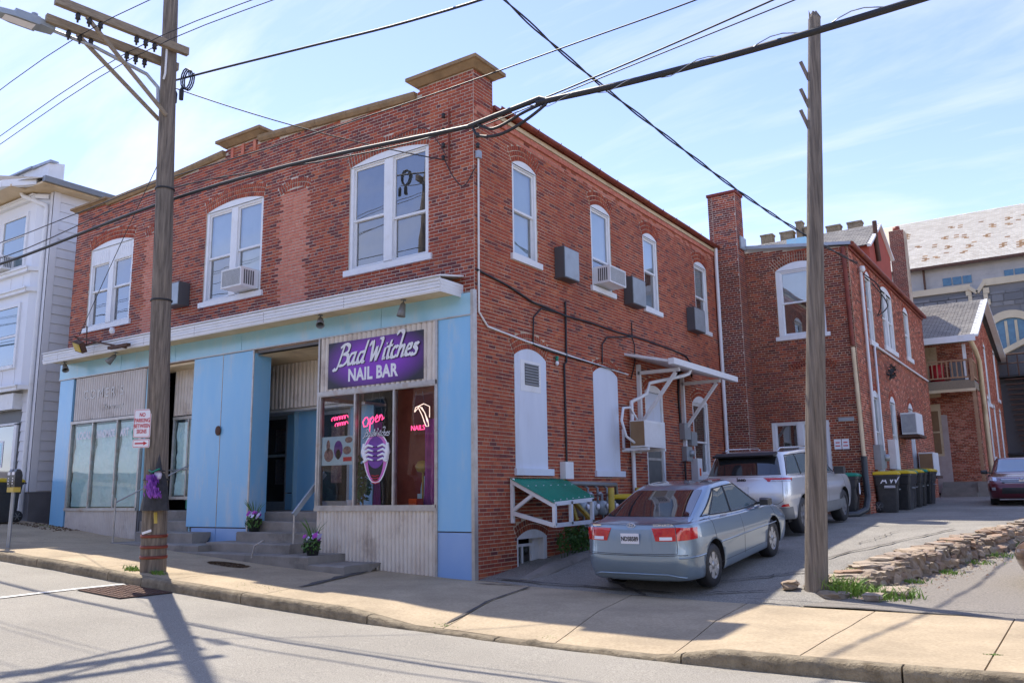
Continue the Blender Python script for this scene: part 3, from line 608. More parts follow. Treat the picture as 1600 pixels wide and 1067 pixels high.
# side door
dd = MB(); dd.pbox(PS, 6.95,7.02,1.55,3.95,-.14,-.01); dd.pbox(PS, 7.9,8.0,1.55,3.95,-.14,-.0); dd.pbox(PS, 7.02,7.9,3.15,3.22,-.14,-.01)
cu, cz, R, w_ = gd; dd.prism([(6.95,3.95)]+seg_pts(cu, cz, R, w_-.003)+[(8.0,3.95)], PS, -.1, .004); dr = dd.build('door', M_white, BLD)
b = MB(); b.pbox(PS, 7.02,7.9,3.22,3.95,-.1,-.04); b.build('transom_panel', M_board, dr)
b = MB(); b.pbox(PS, 7.02,7.9,1.55,3.15,-.11,-.06); b.build('door_leaf', M_shaded, dr)
b = MB(); [b.pbox(PS, *q, -.06, -.045) for q in ((7.02,7.07,1.6,3.12),(7.85,7.9,1.6,3.12),(7.07,7.85,2.28,2.34),(7.07,7.85,1.6,1.7))]; b.build('storm_frame', M_alu, dr)
aircon('window_air_conditioner', PF, -6.66,-5.98,6.06,6.48,.45, 'white box air conditioner in the right half of the paired window above the blue pier', 'window air conditioners')
aircon('window_air_conditioner', PS, 4.54,5.33,6.16,6.55,.40, 'white air conditioner sticking out of the second upper side window', 'window air conditioners')
# ================================================================== shopfront (parts of the corner building)
def corr(name, pm, u0, u1, zb, zt, n, per, amp, m, parent):
    """ribbed metal sheet: rounded ribs with narrow grooves"""
    b = MB(); k = max(1, int(round((u1-u0)/per))); S_ = 7; V = []; fb = zb if callable(zb) else (lambda u: zb)
    for i in range(k*S_+1):
        u = u0+(u1-u0)*i/(k*S_); t = (i % S_)/S_; h = amp*1.35*(abs(math.sin(math.pi*t))**.38 if 0 < t < 1 else 0)
        V += [pm(u, fb(u), n+h), pm(u, zt, n+h)]
    b.add(V, [(2*i, 2*i+2, 2*i+3, 2*i+1) for i in range(k*S_)], 0, True)
    return b.build(name, m, parent)
def panel(name, pm, u0, u1, z0, z1, n0, n1, m, parent=BLD, gap=.006):
    b = MB(); b.pbox(pm, u0+gap, u1-gap, z0+gap, z1-gap, n0, n1); return b.build(name, m, parent)
gb_ = lambda u: walk_z(u, 0)-.04
FN = .06
# backing wall of the shopfront (solid where opaque)
bk = MB()
for u0, u1, z0, z1 in ((-13.72,-13.15,-.3,4.7),(-13.15,-9.95,-.3,1.28),(-13.15,-9.9,3.5,4.7),(-7.95,-5.9,-.3,4.7),(-5.9,-3.88,4.60,4.7),(-3.86,-.82,3.55,4.7),(-3.86,-.82,-.3,1.28),(-.82,-.0005,-.3,4.7)):
    bk.pbox(PF, u0, u1, z0, z1, -.12, -.002)
bk.build('backing_wall', M_found, BLD)
panel('blue_panel', PF, -.80,-.01,.89,4.68,0,FN,M_blue); panel('blue_panel', PF, -.80,-.01,-.1,.88,0,FN,M_blued)
b = MB(); b.pbox(PF, -.035,.03,-.1,5.14,-.02,.085); b.build('corner_trim', M_alu, BLD)
for a, c in ((-13.9,-11.0),(-11.0,-8.75),(-8.75,-6.35),(-6.35,-2.2),(-2.2,-.04)): panel('fascia_panel', PF, a, c, 4.69, 5.10, 0, FN+.01, M_bluel)
b = MB(); b.pbox(PF, -13.9,-.04,4.672,4.695,0,.085); b.build('trim_strip', M_alu, BLD)
# tall blue pier between the shops: lower row is short panels over the steps
for a, c in ((-8.02,-6.97),(-6.96,-5.94)):
    panel('blue_panel', PF, a, c, .90, 4.67, 0, FN, M_blue)
    panel('blue_panel', PF, a+.2 if a < -7.5 else a, c, .40, .885, 0, FN, M_blued)
b = MB(); b.pbox(PF, -5.945,-5.90,.5,4.67,-.02,.075); b.pbox(PF,-6.972,-6.958,.9,4.67,0,.066); b.build('trim_strip', M_alu, BLD)
panel('blue_panel', PF, -13.85,-13.17,.75,4.67,0,FN,M_blue)
b = MB(); b.lathe([(.0,.07),(.075,.07),(.085,.055),(.085,.0)], (0,0,0), 18, axis='y'); o = b.build('vent_disc', M_iron, BLD); o.data.transform(Matrix.Translation((-7.0,-.06-.02,2.98)) @ Matrix.Diagonal((1,-.4,1.25,1)))
# left shop
corr('corrugated_panel', PF, -13.10,-9.98,3.55,4.66,.0,.105,.035,M_corrg,BLD)
corr('corrugated_panel', PF, -13.12,-10.0,gb_,1.25,.02,.075,.03,M_corrg,BLD)
def shopwin(u0, u1, z0, z1, muls, back, pm=PF, n=.05, name='shop_window', gm=None):
    b = MB(); b.pbox(pm, u0-.05,u1+.05,z0-.05,z0+.02,-.04,n+.04); b.pbox(pm, u0-.05,u1+.05,z1-.02,z1+.05,-.04,n+.03)
    b.pbox(pm, u0-.05,u0+.01,z0+.02,z1-.02,-.04,n+.02); b.pbox(pm, u1-.01,u1+.05,z0+.02,z1-.02,-.04,n+.02)
    w = b.build(name, M_alu, BLD); xs = [u0+.01]+muls+[u1-.01]
    for x in muls: b = MB(); b.pbox(pm, x-.022,x+.022,z0+.02,z1-.02,-.03,n+.018); b.build('mullion', M_alu, w)
    for a, c in zip(xs, xs[1:]):
        b = MB(); b.add([pm(a, z0+.02, .02), pm(c, z0+.02, .02), pm(c, z1-.02, .02), pm(a, z1-.02, .02)], [(0,1,2,3)]); b.build('pane', gm or M_sglass, w)
        if back:
            b = MB(); j = random.random()*9
            b.grid(lambda s, t: pm(a+.03+(c-a-.06)*s, z0+.05+(z1-z0-.13)*t, -.05+.05*noise.noise(Vector((s*2.3+t*3+j, t*3.1-s, j)))+.03*abs(noise.noise(Vector((s*5+t*7+j, t*6-s*3, j))))), 24, 48); b.build('paper_cover', back, w)
    return w
sw = shopwin(-13.1,-10.02,1.30,3.48,[-12.1,-11.0],M_paper)
b = MB(); b.pbox(PF,-13.05,-10.07,1.33,3.44,-.10,-.09); b.build('window_lining', M_green, sw)
# recessed porch of the left shop: door wall, angled display, ribbed head
PR = pmap((0,.55,0),(1,0,0),(0,-1,0))
corr('corrugated_panel', PF, -9.9,-9.55,3.55,4.66,-.02,.11,.035,M_corrg,BLD)
PA = pmap((-9.55,.0,0),Vector((1.5,1.1,0)).normalized(),Vector((1.1,-1.5,0)).normalized())
corr('corrugated_panel', PR, -9.6,-8.02,3.50,4.66,-.02,.125,.04,M_corr,BLD)
s2 = shopwin(-9.5,-8.08,1.55,3.42,[-8.95],M_paper,PR,.02)
b = MB(); b.pbox(PR,-9.6,-8.02,2.18,2.21,.0,.06); b.build('mullion', M_grey, s2)
b = MB(); b.pbox(PR,-8.9,-8.05,1.28,1.49,-.05,.03); b.build('green_board', M_green, s2)
corr('striped_skirt', PR, -9.0,-8.05,1.49,1.55,.0,.1,.02,M_white,BLD)
b = MB(); b.box(-9.95,-9.90,.0,.55,1.25,4.66); b.box(-8.02,-7.97,.0,.60,.5,4.66); b.build('porch_side_panel', M_bluel, BLD)
b = MB(); b.box(-9.9,-7.97,.0,.6,4.60,4.65); b.build('porch_ceiling', M_cream, BLD); b = MB(); b.add([(-5.89,.0,4.555),(-3.88,.0,4.555),(-3.88,2.2,4.555),(-8.0,2.2,4.555),(-8.0,.39,4.555),(-5.89,.39,4.555)],[(0,1,2,3,4,5)]); b.build('porch_ceiling', M_cream, BLD)
for i, (s, sz_, x, z, sh) in enumerate((("COMER'S",.34,-11.75,4.18,0),("Pharmacy",.20,-11.3,3.82,.25))):
    text(s, sz_, face_M((x,-.040,z),(1,0,0),(0,0,1)), M_alu, BLD, 'raised_lettering', ext=.012, shear=sh, spacing=1.45 if i == 0 else 1.2, sx=1.0)
for s, x in (('LOCAL',-12.55),('HANDMADE',-11.55),('ART',-10.72)):
    text(s, .26, face_M((x,-.024,3.14),(1,0,0),(0,0,1)), M_let, sw, 'lettering', ext=.001, off=.010, sx={'LOCAL':.78,'HANDMADE':.55,'ART':.72}[s])
b = MB(); b.prism([(-10.25+.15*math.cos(t)*(1+.12*math.sin(5*t)), 3.08+.20*math.sin(t)) for t in [i*math.pi/12 for i in range(24)]], PF, .025, .028); b.build('leaf_decal', M_green, sw)
# nail bar ------------------------------------------------------------
corr('corrugated_panel', PF, -3.86,-.82,3.58,4.67,.01,.125,.05,M_corr,BLD)
corr('corrugated_panel', PF, -3.86,-.81,gb_,1.27,.01,.099,.05,M_corr,BLD)
b = MB(); b.pbox(PF,-3.90,-.80,1.24,1.30,0,.10); b.pbox(PF,-3.89,-.80,3.50,3.58,0,.09); b.pbox(PF,-3.90,-3.855,1.3,4.67,0,.085); b.pbox(PF,-.835,-.79,-.1,4.67,0,.09); b.build('trim_strip', M_alu, BLD)
nb = shopwin(-3.82,-.86,1.33,3.50,[-2.87,-1.86],None)
# end glass of the display window, on the porch side
b = MB(); b.box(-3.90,-3.84,-.0,.05,1.3,3.5); b.box(-3.90,-3.84,1.05,1.12,.9,4.6); b.box(-3.89,-3.85,0,1.1,1.2,1.3); b.box(-3.89,-3.85,0,1.1,3.42,3.5); b.build('window_post', M_alu, nb)
b = MB(); b.add([(-3.87,.05,1.3),(-3.87,1.05,1.3),(-3.87,1.05,3.45),(-3.87,.05,3.45)],[(0,1,2,3)]); b.build('pane', M_sglass, nb)
b = MB(); b.box(-3.9,-3.84,0,1.1,-.1,1.2); b.box(-3.9,-3.84,0,1.1,3.5,4.6); b.build('porch_side_panel', M_bluel, BLD)
# sign board
sg = thing('shop_sign', (-2.36,-.09,4.07), 'purple rectangular shop sign with white script and capitals above the right window', 'shop sign')
ms = bpy.data.materials.new('sign_print'); ms.use_nodes = True; t_ = ms.node_tree; n_ = t_.nodes; tcs = n_.new('ShaderNodeTexCoord'); mps = n_.new('ShaderNodeMapping'); mps.inputs['Location'].default_value = (2.36/1.45, 0, -4.12/.62); mps.inputs['Scale'].default_value = (1/1.45, 0, 1/.62)
gr = n_.new('ShaderNodeTexGradient'); gr.gradient_type = 'SPHERICAL'; rp = n_.new('ShaderNodeValToRGB'); rp.color_ramp.elements[0].color = (.016,.012,.022,1); rp.color_ramp.elements[1].color = (.24,.035,.50,1); rp.color_ramp.elements[1].position = .55
t_.links.new(tcs.outputs['Object'], mps.inputs[0]); t_.links.new(mps.outputs[0], gr.inputs[0]); t_.links.new(gr.outputs[0], rp.inputs[0]); t_.links.new(rp.outputs[0], n_['Principled BSDF'].inputs['Base Color']); n_['Principled BSDF'].inputs['Roughness'].default_value = .4
b = MB(); b.pbox(PF, -3.60,-1.12,3.62,4.54,.066,.086); b.build('board', ms, sg)
SX = face_M((-3.60,-.0885,3.62),(1,0,0),(0,0,1))
def nib(strokes, M, m, parent, name, w=.05, ang=55, lift=0):
    """broad nib pen strokes"""
    b = MB(); a = math.radians(ang); nx, ny = math.cos(a)*w/2, math.sin(a)*w/2; tx, ty = -math.sin(a)*w*.11, math.cos(a)*w*.11
    for st in strokes:
        P = [Vector(p) for p in st]; Q = []
        for i in range(len(P)-1):
            p0 = P[max(i-1,0)]; p1 = P[i]; p2 = P[i+1]; p3 = P[min(i+2,len(P)-1)]
            for k in range(6):
                t = k/6; Q.append(.5*((2*p1)+(p2-p0)*t+(2*p0-5*p1+4*p2-p3)*t*t+(3*p1-p0-3*p2+p3)*t**3))
        Q.append(P[-1])
        for ox, oy, k in ((nx, ny, 1), (tx*2.4, ty*2.4, 0)):      # broad strip and the hairline of the pen
            V = []
            for q in Q: V += [M @ Vector((q.x-ox, q.y-oy, lift)), M @ Vector((q.x+ox, q.y+oy, lift))]
            b.add(V, [(2*i, 2*i+1, 2*i+3, 2*i+2) for i in range(len(Q)-1)]); lift += .00025
    return b.build(name, m, parent)
# letter skeletons in units of x-height, sheared later
G = {
 'B': [[(.35,1.75),(.22,.9),(.0,-.15),(-.25,-.35),(-.45,-.2)],[(-.05,1.55),(.45,1.85),(.95,1.65),(.95,1.2),(.42,.98)],[(.42,.98),(1.0,.85),(1.0,.3),(.6,.0),(.2,.05)]],
 'a': [[(.75,.95),(.3,.9),(.08,.4),(.2,.02),(.5,.12),(.72,.7)],[(.78,1.0),(.68,.2),(.85,.0),(1.0,.15)]],
 'd': [[(.72,.9),(.3,.9),(.08,.4),(.2,.02),(.5,.12),(.75,.7)],[(.92,1.85),(.78,.9),(.7,.15),(.9,0)]],
 'W': [[(-.3,1.45),(-.08,1.8),(.08,1.6),(.14,.8),(.22,.0)],[(.22,.0),(.45,.6),(.66,1.25)],[(.66,1.25),(.70,.6),(.80,.0)],[(.80,.0),(1.05,.9),(1.22,1.75),(1.05,2.0),(.85,1.95)]],
 'i': [[(.25,1.0),(.2,.4),(.22,.05),(.42,.05)],[(.33,1.35),(.36,1.42)]],
 't': [[(.35,1.6),(.25,.8),(.25,.1),(.5,.02)],[(-.05,1.05),(.6,1.15)]],
 'c': [[(.7,.85),(.4,1.0),(.12,.6),(.15,.1),(.45,0),(.7,.2)]],
 'h': [[(.35,2.1),(.22,1.0),(.12,0)],[(.18,.55),(.5,.98),(.72,.8),(.66,.1),(.85,.0)],[(.35,2.1),(.05,2.35),(-.35,2.25),(-.3,2.05)]],
 'e': [[(.2,.5),(.6,.62),(.62,.95),(.35,.98),(.12,.5),(.2,.08),(.5,0),(.72,.2)]],
 's': [[(.68,.85),(.4,1.0),(.22,.75),(.58,.42),(.55,.08),(.25,-.05),(.0,.12)]]}
def script(word, x, y, s, shear=.28, rise=.0, adv={'W':1.5,'B':1.15,'i':.5,'t':.6,'c':.75,'e':.78,'s':.75,'h':.95,'a':1.08,'d':1.05}):
    out = []; cx = x
    for ch in word:
        if ch == ' ': cx += .55*s; continue
        for st in G[ch]: out.append([(cx+(px+py*shear)*s, y+py*s+(cx-x)*rise) for px, py in st])
        cx += adv[ch]*s
    return out
ST = script('Bad', .27, .44, .228, rise=.02)+script('Witches', 1.13, .46, .208, rise=.02)
nib([[(x+.014, y-.014) for x, y in s] for s in ST], SX, M_cloth, sg, 'letter_shadow', .080, 35, -.0015)
nib(ST, SX, M_let, sg, 'script_lettering', .088, 35, .008)
text('NAIL BAR', .335, face_M((-2.40,-.090,3.84),(1,0,0),(0,0,1)), M_let, sg, 'capital_lettering', ext=.002, off=.012, sx=.86, spacing=1.05)
# decals, posters, neon
def thing_mesh(name, b, m, label, cat, group=None): o = b.build(name, m); return tag(o, label, cat, group)
em = thing('round_window_emblem', (-2.32,-.03,2.25), 'round purple window emblem with two white hands and a white drop outline', 'window emblem')
def disc(cx, cz, rx, rz, n0, n1, K=28, a0=0): return [(cx+rx*math.cos(2*math.pi*i/K+a0), cz+rz*math.sin(2*math.pi*i/K+a0)) for i in range(K)]
b = MB(); P = disc(-2.33,2.30,.335,.40,0,0); P = [(x, z-(.16 if z < 2.1 else 0)*max(0,(2.1-z)*5)) for x, z in P]; b.prism(P, PF, .026, .028); b.build('white_edge', M_let, em)
b = MB(); b.prism([( -2.33+(x+2.33)*.93, 2.26+(z-2.26)*.94) for x, z in P], PF, .0285, .030); b.build('pink_field', M_pink, em)
b = MB(); b.prism(disc(-2.33,2.22,.20,.42,0,0), PF, .0305,.0315); b.build('dark_field', M_dark, em)
b = MB(); b.prism(disc(-2.33,2.33,.235,.30,0,0), PF, .032,.0335); b.build('purple_disc', M_pur2, em)
for s in (-1, 1):
    b = MB()
    for k in range(4):
        z = 2.45-.085*k; b.tube([PF(-2.33+s*.30, z-.04, .036), PF(-2.33+s*.19, z+.02, .037), PF(-2.33+s*.05, z-.015, .036)], [.030,.027,.014], 6)
    b.tube([PF(-2.33+s*.30,2.50,.034), PF(-2.33+s*.31,2.33,.035), PF(-2.33+s*.24,2.16,.034)], [.03,.055,.035], 6); b.build('hand', M_let, em)
    b = MB(); [b.tube([PF(-2.33+s*.055,2.435-.085*k,.045), PF(-2.33+s*.015,2.427-.085*k,.045)], [.013,.004], 5) for k in range(4)]; b.build('fingernail', M_black, em)
for k in range(4): b = MB(); b.tube([PF(-2.42,1.90-.045*k,.034), PF(-2.33,1.885-.045*k,.034), PF(-2.24,1.90-.045*k,.034)], .009, 5); b.build('red_stripe', M_red, em)
nib(script('Bad', -.30+.02, .0, .075)+script('Witches', -.04, .0, .070), face_M((-2.33,-.0335,2.63),(1,0,0),(0,0,1)), M_cloth, em, 'script_lettering', .030, 40)
nib(script('Bad', -.30+.02, .0, .075)+script('Witches', -.04, .0, .070), face_M((-2.335,-.0455,2.635),(1,0,0),(0,0,1)), M_let, em, 'script_lettering', .016, 40)
po = thing('price_poster', (-3.34,-.03,2.35), 'pale blue poster of small nail art pictures inside the narrow left pane', 'poster')
b = MB(); b.pbox(PF,-3.80,-2.93,2.12,2.68,-.004,.014); b.build('sheet', M_poster, po)
for (x, z, rx, rz, m) in ((-3.60,2.32,.13,.13,M_tan),(-3.62,2.50,.05,.12,M_tan),(-3.34,2.42,.12,.18,M_pur2),(-3.34,2.33,.07,.10,M_tan),(-3.06,2.60,.10,.06,M_tan),(-3.10,2.40,.11,.08,M_tan)):
    b = MB(); b.prism(disc(x,z,rx,rz,0,0,14), PF, .0145,.0165); b.build('picture', m, po)
b = MB(); b.pbox(PF,-3.2,-2.97,2.19,2.27,.0145,.017); b.build('caption_strip', M_red, po)
def neon(label, strokes, M, m, cat='neon sign', r=.008):
    o = thing('neon_sign', M.translation, label, cat); b = MB()
    for st in strokes: b.tube([M @ Vector((x, y, 0)) for x, y in st], r, 6)
    b.build('neon_tube', m, o); b = MB()
    for x in (-.18, .18): b.tube([M @ Vector((x, .0, .01)), M @ Vector((x*.4, .5, .01))], .002, 4)
    b.build('hanging_wire', M_galv, o); return o
def cursive(x, y, s, n, seed, h=1.0):
    random.seed(seed); P = []
    for i in range(n*8): t = i/8*2*math.pi; k = h*(1.6 if random.random() < .06 else 1); P.append((x+s*(i/8*1.1-math.sin(t)*.45), y+s*k*(.5-.5*math.cos(t))))
    return [P]
neon('pink script neon sign in two lines hung in the narrow left pane', cursive(-.25,.02,.065,6,3)+cursive(-.15,-.10,.06,5,5), face_M((-3.36,.06,3.0),(1,0,.08),(0,0,1)), M_neon)
o_open = [[(-.27,.02),(-.33,-.04),(-.30,-.12),(-.22,-.12),(-.18,-.05),(-.22,.02),(-.27,.02)],[(-.14,.0),(-.16,-.22)],[(-.15,-.04),(-.08,.01),(-.05,-.05),(-.1,-.1),(-.15,-.08)],[(-.02,-.05),(.05,-.02),(.03,.02),(-.02,-.02),(.0,-.09),(.06,-.08)],[(.09,.01),(.08,-.08)],[(.08,-.05),(.13,.01),(.16,-.02),(.15,-.08),(.20,-.05)]]
neon('pink script neon open sign hung in the middle pane', [[(x*1.05, y*1.2) for x, y in s] for s in o_open], face_M((-2.42,.06,3.02),(1,0,.12),(0,0,1)), M_neon, r=.010)
nn = neon('small neon sign with a white hand outline above pink capitals in the right pane', [[(-.12,.12),(.0,.22),(.12,.10),(.2,-.05),(.22,-.16),(.16,-.16),(.10,-.05)],[(-.02,.18),(.06,.05),(.12,-.08)],[(.05,.2),(.13,.08),(.19,-.08)],[(-.12,.12),(-.10,.2),(.1,.26),(.24,.2),(.24,0)]], face_M((-1.33,.06,2.92),(1,0,0),(0,0,1)), M_neonw)
me = text('NAILS', .13, face_M((-1.36,.05,2.74),(1,0,0),(0,0,1)), M_neon, nn, 'neon_lettering', ext=.004, off=.0)
# salon interior
b = MB(); b.box(-3.8,-.85,2.18,2.22,.9,4.6); b.box(-.86,-.84,.15,2.2,.9,4.6); b.build('salon_wall', M_room, BLD)
b = MB(); b.box(-3.8,-.86,.13,2.2,1.12,1.16); b.box(-3.8,-.86,.13,2.2,4.5,4.56); b.build('salon_floor', M_deck, BLD)
def curtain(u0, u1, z0, z1, y, m, label):
    b = MB(); b.grid(lambda s, t: (u0+(u1-u0)*s, y+.045*math.sin(s*(u1-u0)*38+1.5*math.sin(t*3))+.02*t, z0+(z1-z0)*t), 60, 8); return thing_mesh('curtain', b, m, label, 'curtain')
curtain(-1.65,-.90,1.2,2.95,.55,M_curt,'floor length purple curtain drawn behind the right pane of the salon window')
curtain(-3.2,-2.95,1.2,3.0,.8,M_curt,'narrow purple curtain beside the plant in the salon window')
b = MB(); b.grid(lambda s, t: (-2.6+1.1*s, 1.6-.35*math.sin(math.pi*s), 1.2+.75*t*(.6+.4*math.sin(math.pi*s))), 14, 6); b.box(-2.6,-1.5,1.5,1.9,1.2,1.55); thing_mesh('salon_sofa', b, M_paper, 'low grey sofa in the middle of the salon behind the glass', 'sofa')
b = MB(); b.box(-1.72,-1.53,.22,.42,1.30,1.46); thing_mesh('orange_box', b, M_orange, 'small orange box on the salon window sill', 'box')
b = MB(); b.lathe([(.0,0),(.07,0),(.09,.15),(.085,.15),(.07,.03)], (-3.28,.3,1.30), 12); thing_mesh('white_mug', b, M_let, 'white cup on the salon window sill by the plant', 'cup')
def foliage(parent, c, r, n, m, name='foliage', leaf=.07, flat=1.0, seed=1, long=1.0, droop=0):
    random.seed(seed); b = MB()
    for i in range(n):
        d = Vector((random.gauss(0,1), random.gauss(0,1), random.gauss(0,1)*flat)).normalized()*(random.random()**.4)
        p = Vector(c)+Vector((d.x*r[0], d.y*r[1], d.z*r[2])); a = Vector((random.uniform(-1,1), random.uniform(-1,1), random.uniform(-1,1)-droop)).normalized(); q = a.orthogonal().normalized(); l = leaf*random.uniform(.6,1.3)
        b.add([p-a*l*long, p+q*l*.4, p+a*l*long, p-q*l*.4], [(0,1,2,3)])
    return b.build(name, m, parent)
t = thing('window_plant', (-3.25,.6,1.3), 'tall dark green house plant standing in the left pane of the salon window', 'plant')
foliage(t, (-3.25,.6,1.9), (.2,.2,.5), 260, M_leaf, leaf=.07, seed=4); b = MB(); b.tube([(-3.25,.6,1.2),(-3.25,.6,2.2)], .015, 6); b.build('stem', M_wood, t)
b = MB(); b.tube([(-1.25,.9,1.2),(-1.25,.9,1.75)], .02, 8); b.box(-1.42,-1.08,.8,1.0,1.75,2.1); thing_mesh('manicure_stand', b, M_pur2, 'purple stand before the curtain in the salon', 'stand')
b = MB(); b.lathe([(0,.0),(.11,.02),(.16,.12),(.1,.22),(0,.24)], (-1.95,.9,1.95), 12); b.tube([(-1.95,.9,1.2),(-1.95,.9,1.96)], .02, 6); thing_mesh('yellow_lamp', b, M_yelp, 'yellow shaded lamp inside the salon near the middle mullion', 'lamp')
# entrance porch of the nail bar
PE = pmap((0,1.5,0),(1,0,0),(0,-1,0))
b = MB(); b.box(-5.925,-5.892,-.055,.385,.5,4.6); b.build('porch_side_panel', M_blue, BLD); b = MB(); b.box(-7.97,-5.93,.36,.38,.5,4.6); b.box(-7.96,-7.92,.39,1.9,1.1,4.54); b.build('porch_back_panel', M_bluel, BLD)
PE = pmap((0,1.3,0),(1,0,0),(0,-1,0))
corr('corrugated_panel', PE, -7.9,-3.9,3.52,4.55,.05,.13,.045,M_corr,BLD)
b = MB(); b.box(-7.9,-3.9,1.28,1.95,3.46,3.52); b.build('porch_ceiling', M_white, BLD)
def porch_door(u0, u1, z0, z1, n, pm):
    b = MB(); b.pbox(pm,u0,u0+.07,z0,z1,n-.05,n); b.pbox(pm,u1-.07,u1,z0,z1,n-.05,n); b.pbox(pm,u0+.07,u1-.07,z1-.08,z1,n-.05,n); b.pbox(pm,u0+.07,u1-.07,z0,z0+.2,n-.05,n); b.pbox(pm,u0+.07,u1-.07,z0+1.25,z0+1.31,n-.05,n)
    d = b.build('door', M_galv, BLD); b = MB(); b.add([pm(u0+.05,z0+.1,n-.02),pm(u1-.05,z0+.1,n-.02),pm(u1-.05,z1-.05,n-.02),pm(u0+.05,z1-.05,n-.02)],[(0,1,2,3)]); b.build('pane', M_sglass, d)
    b = MB(); b.pbox(pm,u0+.08,u0+.5,z0+1.4,z1-.3,n-.3,n-.28); b.pbox(pm,u0+.1,u0+.42,z0+.6,z0+1.2,n-.3,n-.28); b.build('door_poster', M_tan, d); return d
PD = pmap((0,1.9,0),(1,0,0),(0,-1,0))
porch_door(-7.85,-7.02,1.22,3.46,-.0,PD)
panel('blue_panel', PD, -7.02,-6.28,1.62,3.46,-.05,.02,M_blue); panel('blue_panel', PD, -7.02,-6.28,1.22,1.61,-.05,.02,M_blue)
b = MB(); b.box(-6.30,-6.26,1.45,1.9,1.2,3.46); b.build('blue_panel', M_bluel, BLD)
PD2 = pmap((0,1.55,0),(1,0,0),(0,-1,0)); porch_door(-5.55,-4.6,1.22,3.42,0,PD2)
b = MB(); b.pbox(PD2,-6.26,-5.55,1.22,3.46,-.05,-.005); b.build('porch_wall', M_blue, BLD); b = MB(); b.pbox(PD2,-4.6,-3.9,1.22,3.46,-.05,-.005); b.build('porch_wall', M_blue, BLD)
# canopy along the shopfront
cz0 = lambda x: 5.0; b = MB()
cn = thing('shop_canopy', (-6.7,-.35,5.1), 'long shallow white metal canopy running above both shopfronts', 'canopy')
b = MB(); b.box(-13.65,-.27,-.66,-.64,5.03,5.30); b.box(-.27,-.255,-.655,-.0,5.03,5.27); b.build('fascia_board', M_white, cn)
b = MB()
for k in range(4): b.box(-13.65,-.27,-.675-.008*(k%2),-.66,5.05+k*.06,5.09+k*.06); b.box(-.255,-.248,-.64,-.02,5.05+k*.055,5.085+k*.055)
b.build('fascia_rib', M_white, cn)
b = MB(); b.add([(-13.68,-.70,5.30),(-.24,-.70,5.30),(-.24,0,5.42),(-13.68,0,5.42),(-13.68,-.70,5.325),(-.24,-.70,5.325),(-.24,0,5.45),(-13.68,0,5.45)],[(0,3,2,1),(4,5,6,7),(0,1,5,4),(1,2,6,5),(3,0,4,7)]); b.build('top_sheet', M_white, cn)
b = MB(); b.box(-13.62,-.28,-.635,-.005,5.09,5.11); b.build('soffit', M_cream, cn)
for x in (-12.9,-11.2,-9.1,-7.2,-4.9,-2.6): b = MB(); [b.box(x-.006,x+.006,-.685,-.682,5.06+i*.03,5.072+i*.03) for i in range(7)]; b.build('seam_rivet', M_iron, cn)
def spot(x, y, z, tilt, label):
    t = thing('canopy_spotlight', (x,y,z), label, 'spotlight', 'spotlights under the shop canopy'); R_ = Matrix.Rotation(tilt[0],4,'X') @ Matrix.Rotation(tilt[1],4,'Y')
    b = MB(); b.lathe([(0,0),(.03,0),(.05,-.03),(.07,-.16),(.085,-.26),(.075,-.26),(.06,-.15)],(0,0,0),14); o = b.build('lamp_shade', M_grey, t); o.matrix_parent_inverse.identity(); o.matrix_basis = T(0,0,-.06) @ R_
    b = MB(); b.lathe([(0,0),(.05,0),(.05,-.015),(.012,-.02),(.012,-.09)],(0,0,0),10); o = b.build('mount', M_grey, t); o.matrix_parent_inverse.identity(); o.matrix_basis = T(0,0,.0)
spot(-1.36,-.38,5.08,(-.15,.1),'bullet spotlight under the canopy, straight above the purple sign'); spot(-3.55,-.38,5.08,(-.6,-.55),'bullet spotlight under the canopy near the left end of the purple sign')
spot(-10.75,-.38,5.08,(-.5,.6),'bullet spotlight under the canopy above the grey ribbed panel'); spot(-13.1,-.38,5.08,(-.3,-.75),'bullet spotlight at the far left end of the canopy')
fl = thing('floodlight_frame', (-10.8,-.7,5.3), 'rusty pipe frame carrying an old square floodlight over the canopy', 'floodlight')
b = MB(); b.tube([(-12.0,-.75,5.56),(-10.9,-.78,5.30),(-9.6,-.8,5.02)],.022,8); b.tube([(-12.35,-.25,5.35),(-12.3,-.3,5.95)],.018,6); b.tube([(-12.3,-.3,5.45),(-11.9,-.8,5.55)],.018,6); b.tube([(-10.7,-.2,5.45),(-10.9,-.78,5.30),(-11.3,-1.0,5.2)],.02,6); b.box(-10.3,-9.5,-.86,-.76,5.05,5.12); b.build('pipe', M_iron, fl)
b = MB(); b.lathe([(0,.08),(.05,.07),(.07,0),(.05,-.07),(0,-.08)],(-10.6,-.6,5.58),12); b.build('photocell', M_white, fl)
b = MB(); b.bar((-11.45,-1.0,5.25),(-11.02,-1.05,5.14),.12,.26,(0,-.5,1)); b.build('lamp_head', M_iron, fl)
b = MB(); b.bar((-11.42,-1.07,5.215),(-11.05,-1.12,5.11),.02,.2,(0,-.5,1)); b.build('lamp_glass', M_yelp, fl)
def meterbox(pm, u0, u1, z0, z1, d, label, open_left=False):
    P = pm((u0+u1)/2, z0, d/2); t = thing('wall_box', P, label, 'utility box', 'grey boxes fixed to the upper brick walls')
    b = MB(); b.pbox(pm, u0, u1, z0, z1, .012, d); b.build('box_body', M_boxs, t)
    b = MB(); b.pbox(pm, u0+.015, u1-.015, z0+.02, z1-.02, d+.001, d+.014); b.build('box_cover', M_box, t); return t
meterbox(PF, -9.0,-8.42,6.0,6.55,.30,'grey metal box on the front wall beside the tall utility pole')
meterbox(PS, 2.80,3.42,5.93,6.60,.24,'grey metal box on the side wall, nearest to the street corner')
meterbox(PS, 6.0,6.72,5.95,6.62,.24,'grey metal box on the side wall between the second and third upper windows')
